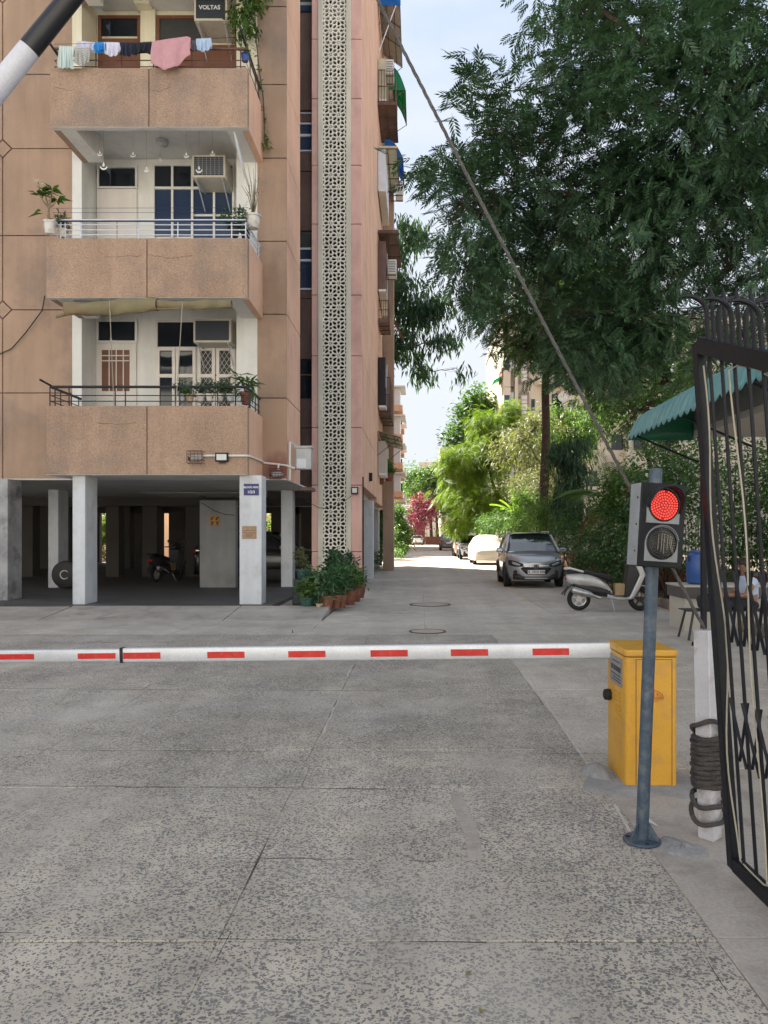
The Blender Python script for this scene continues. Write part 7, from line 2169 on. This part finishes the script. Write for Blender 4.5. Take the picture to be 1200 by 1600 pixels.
# feather palm with dry skirts
def palm(label, base, h, nf, L, m, seed, dead=0):
    rnd = random.Random(seed)
    t = thing('palm', label, 'palm', base)
    b = Vector(base)
    MB().tube([b, b+Vector((.05,0,h*.5)), b+Vector((.02,0,h))], [.14,.11,.09], 10).build('trunk', M['bark'], t)
    top = b+Vector((.02,0,h))
    for k in range(nf+dead):
        a = 2*math.pi*(k*0.381966)+rnd.uniform(-.2,.2)
        el = rnd.uniform(0.35,1.25) if k < nf else rnd.uniform(-.5,0.1)
        d0 = Vector((math.cos(a)*math.cos(el), math.sin(a)*math.cos(el), math.sin(el)))
        pts = []
        p = top.copy(); d_ = d0.copy()
        n = 14
        for i in range(n+1):
            pts.append(p.copy()); p = p+d_*(L/n); d_ = (d_+Vector((0,0,-0.085 if k < nf else -.13))).normalized()
        MB_ = MB().tube(pts, [.018*(1-i/(n+1))+.003 for i in range(n+1)], 5)
        Pp, Dd, Ss = [], [], []
        for i in range(2*n):
            u = (i+2)/(2*n+2)
            j = min(int(u*n),n-1); q = pts[j].lerp(pts[j+1], u*n-j); dr = (pts[j+1]-pts[j]).normalized()
            sd = dr.cross(Vector((0,0,1))).normalized()
            for s in (-1,1):
                Pp.append(q); Dd.append(dr*0.75+sd*s*0.8+Vector((0,0,0.18 if k < nf else -.3))); Ss.append(L*0.30*math.sin(math.pi*(0.15+0.8*u)))
        V, F = stamp(leaf_t(1,.085,.1,.22), np.array(Pp), np.array(Dd), np.array(Ss), 0.15)
        MB_.v += [tuple(v) for v in V]; o = len(MB_.v)-len(V); MB_.f += [tuple(int(i)+o for i in f_) for f_ in F]
        MB_.build('frond', M[m] if k < nf else M['palm_dead'], t, fix=False)
palm('feather palm with dry brown skirts beside the hanging ashoka', (6.1,24.6,0.05), 2.6, 15, 2.0, 'palm', 4, 8)
palm('small feather palm low behind the flowering shrub', (6.3,20.8,0.05), 0.9, 11, 1.5, 'palm', 9)
# fronds that show past the side wall
palm('tall palm behind the outdoor units of the tan block', (-2.0,38.6,0), 13.0, 13, 2.3, 'ashoka', 12, 2)
def banana(label, base, h, seed):
    rnd = random.Random(seed)
    t = thing('banana_plant', label, 'plant', base)
    b = Vector(base)
    MB().tube([b, b+Vector((0,0,h))], [.16,.09], 10).build('stem', M['bark_pale'], t)
    for k in range(10):
        a = k*2.4+rnd.uniform(-.3,.3); L = rnd.uniform(1.5,2.2); el = rnd.uniform(0.5,1.3)
        if k == 0: a, el, L = R(100), 1.35, 2.2
        d0 = Vector((math.cos(a)*math.cos(el), math.sin(a)*math.cos(el), math.sin(el)))
        pts = []; p = b+Vector((0,0,h)); n = 12
        for i in range(n+1):
            pts.append(p.copy()); p = p+d0*(L/n); d0 = (d0+Vector((0,0,-.10))).normalized()
        mb = MB()
        dead = k > 7
        for i in range(n+1):
            u = i/n; dr = (pts[min(i+1,n)]-pts[max(i-1,0)]).normalized(); sd = dr.cross(Vector((0,0,1))).normalized(); upv = sd.cross(dr)
            w_ = 0.26*math.sin(math.pi*min(1,(0.06+0.92*u)))**0.7*(0.85 if not dead else .5)
            j = rnd.uniform(.8,1.1)
            mb.v += [tuple(pts[i]-sd*w_*j+upv*.08), tuple(pts[i]), tuple(pts[i]+sd*w_*j+upv*.08)]
            if i: o = len(mb.v)-6; mb.f += [(o,o+3,o+4,o+1),(o+1,o+4,o+5,o+2)]
        mb.build('leaf', M['banana'] if not dead else M['palm_dead'], t, fix=False)
banana('sunlit banana plant with broad bright leaves above the bushes', (5.5,43.5,0.05), 2.3, 3)
banana('second banana plant just behind the sunlit one', (6.2,45.6,0.05), 2.0, 8)

bush('sunlit hedge seen through the stilts behind the block', [E(168,820,46,1.6,1,1.0), E(150,850,46,1.5,1,.7), E(190,850,46,1.5,1,.7)], 260, 9, LEAF, 0.3, 'bright')
bush('green bush seen past the black car under the block', [E(440,830,46,1.2,1,1.2), E(470,850,46,1.0,1,.8)], 200, 9, LEAF, 0.3, 'bright')
rw = thing('rear_wall', 'peach wall seen in sunlight through the stilts', 'wall', (-14,50,0))
MB().box(-40, -3.2, 50, 50.3, -0.02, 5.0).build('wall', M['cream_block'], rw, smooth=False)
MB().box(-40, -3.1, 49.95, 50.35, 5.002, 5.1).build('coping', M['soffit'], rw, smooth=False)
# unseen house added behind the viewer to bounce sunlight onto shaded fronts
ob = thing('added_bounce_house', 'unseen white house added behind the viewer to bounce sunlight', 'house', (0,-16,0))
MB().box(-34, 30, -26, -16, -0.05, 15).build('wall', M['white_wall'], ob, smooth=False)
for k in range(9):
    for z in (1.0, 4.4, 7.8, 11.2):
        MB().box(-23+k*5.2, -21.4+k*5.2, -16.0, -15.96, z, z+1.5).build('window', M['glass_dark'], ob, smooth=False)
# garden fence: low red-brown wall with iron bars
gf = thing('garden_fence', 'low red brown garden wall topped with thin iron bars', 'fence', (6.6,26,0))
MB().box(6.55, 6.75, 13.8, 48, -0.02, 0.75).build('wall', M['red_wall'], gf, smooth=False)
MB().box(6.5, 6.8, 13.78, 48.02, 0.752, 0.82).build('coping', M['kerb_grey'], gf, smooth=False)
br0 = None
for k in range(150):
    y = 14.0+k*0.225
    if br0 is None:
        br0 = MB().tube([(0,0,0.82),(0,0,1.75),(0,0,1.85)], [.009,.009,.001], 5).build('bar', M['black_iron'], gf)
        br0.matrix_parent_inverse = Matrix.Translation(-gf.location); br0.location = (6.65,y,0)
    else:
        c = br0.copy(); C.objects.link(c); c.location = (6.65,y,0)
for z in (1.0,1.6): MB().bar((6.65,13.9,z),(6.65,47.6,z),0.03,0.012).build('rail', M['black_iron'], gf, smooth=False)
# street lamp head by the trunk
sl = thing('street_lamp', 'slim street lamp with a tilted flat head near the neem trunk', 'street lamp', (5.5,36,0))
hx, hz = ax(846,36), az(762,36)
MB().tube([(5.46,36,0),(5.46,36,hz-.2),(5.6,36,hz)], [.05,.04,.03], 8).build('pole', M['metal_grey'], sl)
MB().obox((ax(842,36),36,az(757,36)), 0.62, 0.26, 0.09, Matrix.Rotation(R(38),3,'Y')).build('head', M['ac_white'], sl, bevel=0.02)

# ------------------------------------------------------------------ potted plants
POTS = {}
def pot_plant(label, base, r, h, potm, leafm, T, size, spread, ph, n, group='pots by the lattice tower', flowers=None, per=6, stem=True, name='potted_plant', droop=0.1):
    b = Vector(base)
    t = thing(name, label, 'potted plant', b, group)
    MB().lathe([(r*.66,0),(r*.70,.01),(r*.92,h*.86),(r*1.06,h*.87),(r*1.06,h),(r*.95,h),(r*.9,h*.9)], 20, b).build('pot', M[potm], t)
    MB().lathe([(r*.9,h*.88),(0.01,h*.9)], 16, b, caps=False).build('soil', M['soil'], t)
    c = (b.x, b.y, b.z+h+ph*.55)
    P, idx = crown([(c,(spread,spread,ph*.5))], n, per, T, size, M[leafm], t, 'foliage', droop=droop, spread=.05, shell=.6)
    if stem:
        mb = MB()
        for k in range(5):
            e = Vector(P[random.randrange(len(P))]); s = b+Vector((random.uniform(-.3,.3)*r,random.uniform(-.3,.3)*r,h*.88))
            mb.tube([s, s.lerp(e,.5)+Vector((0,0,.04)), e], [.009,.007,.003], 5)
        mb.build('stems', M['bark'], t, fix=False)
    if flowers:
        k = rng.choice(len(P), flowers[0]); Q = np.repeat(P[k]+np.array([0,-.03,.04]),6,axis=0)
        D = rng.normal(size=(len(Q),3)); V, F = stamp(LEAF, Q, D, np.full(len(Q),flowers[2])); np_mesh('flowers', V, F, M[flowers[1]], t)
    return t
def gp(px, py, z=0.0):
    Y = 1200*(EYE-z)/(py-836)
    return (ax(px,Y), Y, z)
LF = leaf_t(1,.34)
specs = [(499,953,.075,.13,'pot_cream','glossy',.09,.10,.16,14,'small cream clay pot at the front of the pot row'),
 (511,952,.14,.27,'terracotta','glossy',.12,.24,.55,60,'terracotta pot with a dense shrub behind the cream pot'),
 (524,950,.13,.27,'terracotta','glossy',.12,.22,.62,60,'terracotta pot second along the row from the cream pot'),
 (534,949,.11,.26,'terracotta','glossy',.11,.20,.55,50,'slim terracotta pot in the middle of the row'),
 (545,945,.17,.30,'terracotta','green',.12,.26,.55,70,'wide terracotta pot with yellow green leaves'),
 (555,940,.15,.30,'terracotta','green',.11,.22,.40,50,'terracotta pot second from the tower corner'),
 (562,934,.15,.30,'terracotta','glossy',.11,.18,.30,36,'terracotta pot closest to the tower corner'),
 (550,925,.16,.34,'pot_black','glossy',.11,.16,.2,24,'black plastic pot raised behind the terracotta row'),
 (480,952,.15,.24,'pot_green','palm',.20,.20,.30,34,'dark green pot with strap leaves at the end of the row'),
 (493,950,.14,.22,'pot_black','glossy',.12,.24,.5,50,'black pot with a leafy shrub beside the strap leaved one'),
 (518,938,.2,.34,'pot_black','glossy',.14,.36,.75,120,'large leafy shrub in a dark tub at the back of the pots'),
 (537,934,.2,.34,'terracotta','glossy',.14,.34,.78,120,'tall leafy shrub in a terracotta tub against the lattice')]
for px, py, r_, h_, pm_, lm, ls, sp_, ph_, n_, lab in specs:
    pot_plant(lab, gp(px,py,0.062 if py < 956 else 0.0), r_, h_, pm_, lm, LF, ls, sp_, ph_, n_)
# raised green planter on a stand of dark tubs
b0 = Vector(gp(473,945,0.062))
st_ = thing('plant_stand', 'dark stacked tubs carrying a green planter by the stilts', 'planter', b0, 'pots by the lattice tower')
MB().box(b0.x-.2,b0.x+.24,b0.y-.15,b0.y+.15,0.062,0.36).build('tub', M['pot_black'], st_, bevel=.02)
MB().box(b0.x-.18,b0.x+.22,b0.y-.13,b0.y+.13,0.363,0.62).build('tub', M['pot_black'], st_, bevel=.02)
pot_plant('green plastic planter with a pink tipped plant on the dark tubs', (b0.x,b0.y,0.622), .15, .2, 'pot_green', 'grey_leaf', LF, .10, .16, .42, 34, flowers=(5,'coral_flower',.03))
# balcony pots
def bal_pot(px, py, Yp, r, h, potm, lab, leafm='glossy', T=LF, size=.10, sp_=.12, ph_=.25, n_=24, **kw):
    return pot_plant(lab, at(px,py,Yp), r, h, potm, leafm, T, size, sp_, ph_, n_, group='balcony pots', **kw)
fp = bal_pot(78, 366, 15.35, .13, .25, 'pot_white', 'white pot with a flowering frangipani on the middle balcony corner', 'green', leaf_t(1,.36), .26, .2, .2, 1, per=2)
c = at(78,366,15.35)
stm = MB()
tips = [at(70,300,15.35), at(82,298,15.35), at(62,305,15.3), at(90,312,15.4)]
fork = at(76,325,15.35)
stm.tube([c+Vector((0,0,.2)), at(76,345,15.35), fork], [.03,.026,.022], 7)
for e in tips: stm.tube([fork, fork.lerp(e,.5)+Vector((0,0,-.02)), e], [.02,.016,.013], 6)
stm.build('branches', M['bark_pale'], fp, fix=False)
Q = np.repeat(np.array([tuple(e) for e in tips]),11,axis=0); D = rng.normal(size=(len(Q),3)); D[:,2] = abs(D[:,2])*.3+.1
V, F = stamp(leaf_t(1,.34,.1,.2), Q, D, rng.uniform(.2,.3,len(Q))); np_mesh('leaves', V, F, M['green'], fp)
Q = np.repeat(np.array([tuple(at(60,282,15.3)),tuple(at(55,283,15.3)),tuple(at(64,284,15.3)),tuple(at(58,287,15.3))]),6,axis=0); D = rng.normal(size=(len(Q),3))
V, F = stamp(LEAF, Q, D, np.full(len(Q),.06)); np_mesh('flowers', V, F, M['white_flower'], fp)
stm = MB().tube([tips[2], at(60,284,15.3)], [.013,.008], 6).build('flower_stalk', M['bark_pale'], fp)
bal_pot(98, 371, 15.62, .09, .16, 'pot_white', 'small dark conifer in a pot beside the frangipani', 'shrub', LONG, .12, .13, .3, 30)
sp = bal_pot(396, 357, 15.85, .155, .27, 'pot_white', 'white pot with a sparse twiggy plant at the balcony corner', 'grey_leaf', LF, .07, .16, 1.0, 14, per=2)
tw = MB(); c = at(396,340,15.85)
for k in range(9):
    e = c+Vector((random.uniform(-.28,.22),random.uniform(-.1,.1),random.uniform(.6,1.2)))
    tw.tube([c, c.lerp(e,.5)+Vector((.02,0,.1)), e], [.01,.008,.003], 5)
tw.build('twigs', M['bark_pale'], sp, fix=False)
bal_pot(366, 370, 15.75, .12, .2, 'pot_black', 'dark pot with leafy greens behind the middle railing', 'shrub', LF, .11, .2, .3, 40)
bal_pot(384, 372, 16.1, .12, .18, 'pot_black', 'trailing green plant on the side of the middle balcony', 'shrub', LF, .11, .24, .3, 46)
for i, px in enumerate((284,297,313,328,344,360)):
    bal_pot(px, 629, 15.72, .085, .17, ('metal_grey','pot_cream','pot_white','pot_white','pot_white','metal_grey')[i],
            ('grey pot nearest the cord on the lowest balcony','cream pot second in the lowest balcony row','white pot third in the lowest balcony row','white pot fourth in the lowest balcony row','white pot fifth in the lowest balcony row','grey pot last in the lowest balcony row')[i], 'shrub', LF, .09, .13, .2, 26)
bal_pot(384, 632, 16.0, .12, .24, 'terracotta', 'terracotta pot with spiky leaves at the lowest balcony corner', 'palm', LONG, .28, .12, .3, 16)
bal_pot(383, 96, 15.75, .09, .14, 'drum_blue', 'tiny blue pot behind the upper railing', 'green', LF, .07, .08, .12, 10)
# creeper on the upper balcony corner
vn = thing('creeper', 'green creeper hanging from the corner of the upper balcony', 'plant', at(385,60,16.2))
el = [E(385,20,16.6,.28,.3,.4), E(372,42,16.5,.3,.3,.3), E(398,8,16.6,.25,.3,.3), E(365,60,16.4,.18,.2,.22), E(398,-30,16.6,.3,.3,.4)]
P_, i_ = crown(el, 130, 6, LEAF, 0.13, M['green'], vn, 'foliage', droop=.8, spread=.07)
vm = MB()
vl = [at(400,-40,16.7), at(398,20,16.75), at(401,70,16.8), at(405,110,16.85), at(411,150,16.9), at(413,185,16.92), at(414,225,16.92)]
vm.tube(vl, .012, 5); vm.tube([at(398,20,16.75), at(385,40,16.5), at(372,55,16.4)], .012, 5)
vm.build('vine', M['bark'], vn, fix=False)
Q = []
for a, b in zip(vl[2:],vl[3:]):
    for k in range(7): Q.append(tuple(a.lerp(b,random.random())+Vector((random.uniform(-.06,.08),-.05,0))))
Q += [tuple(at(416+random.uniform(-6,6),222+random.uniform(-12,10),16.9)) for _ in range(26)]
Q = np.array(Q); D = rng.normal(size=(len(Q),3)); D[:,2] -= .8; D[:,1] -= .5
V, F = stamp(LEAF, Q, D, rng.uniform(.08,.16,len(Q))); np_mesh('leaves', V, F, M['green'], vn)
# pots hung on the side wall
for k, (px, py) in enumerate(((594,757),(608,752))):
    bal_pot(px, py, 31.0, .2, .32, 'terracotta', ('terracotta pot hung low on the side wall, nearer the tower','terracotta pot hung low on the side wall, farther from the tower')[k], 'green', LF, .2, .3, .5, 34, droop=.8)
# fallen leaves on the road
LVM = leaf_mat('fallen_leaf', (0.10,0.13,0.03), (0.22,0.2,0.06), 0.1)
n = 46
Q = np.stack([rng.uniform(-3,3.5,n), rng.uniform(2.2,12,n), np.full(n,.006)],axis=1)
D = rng.normal(size=(n,3)); D[:,2] = 0.02
V, F = stamp(leaf_t(1,.3,.2,.0), Q, D, rng.uniform(.025,.06,n), .05)
lt = np_mesh('fallen_leaves', V, F, LVM)
tag(lt, 'small dry leaves scattered on the concrete', 'leaves', kind='stuff')
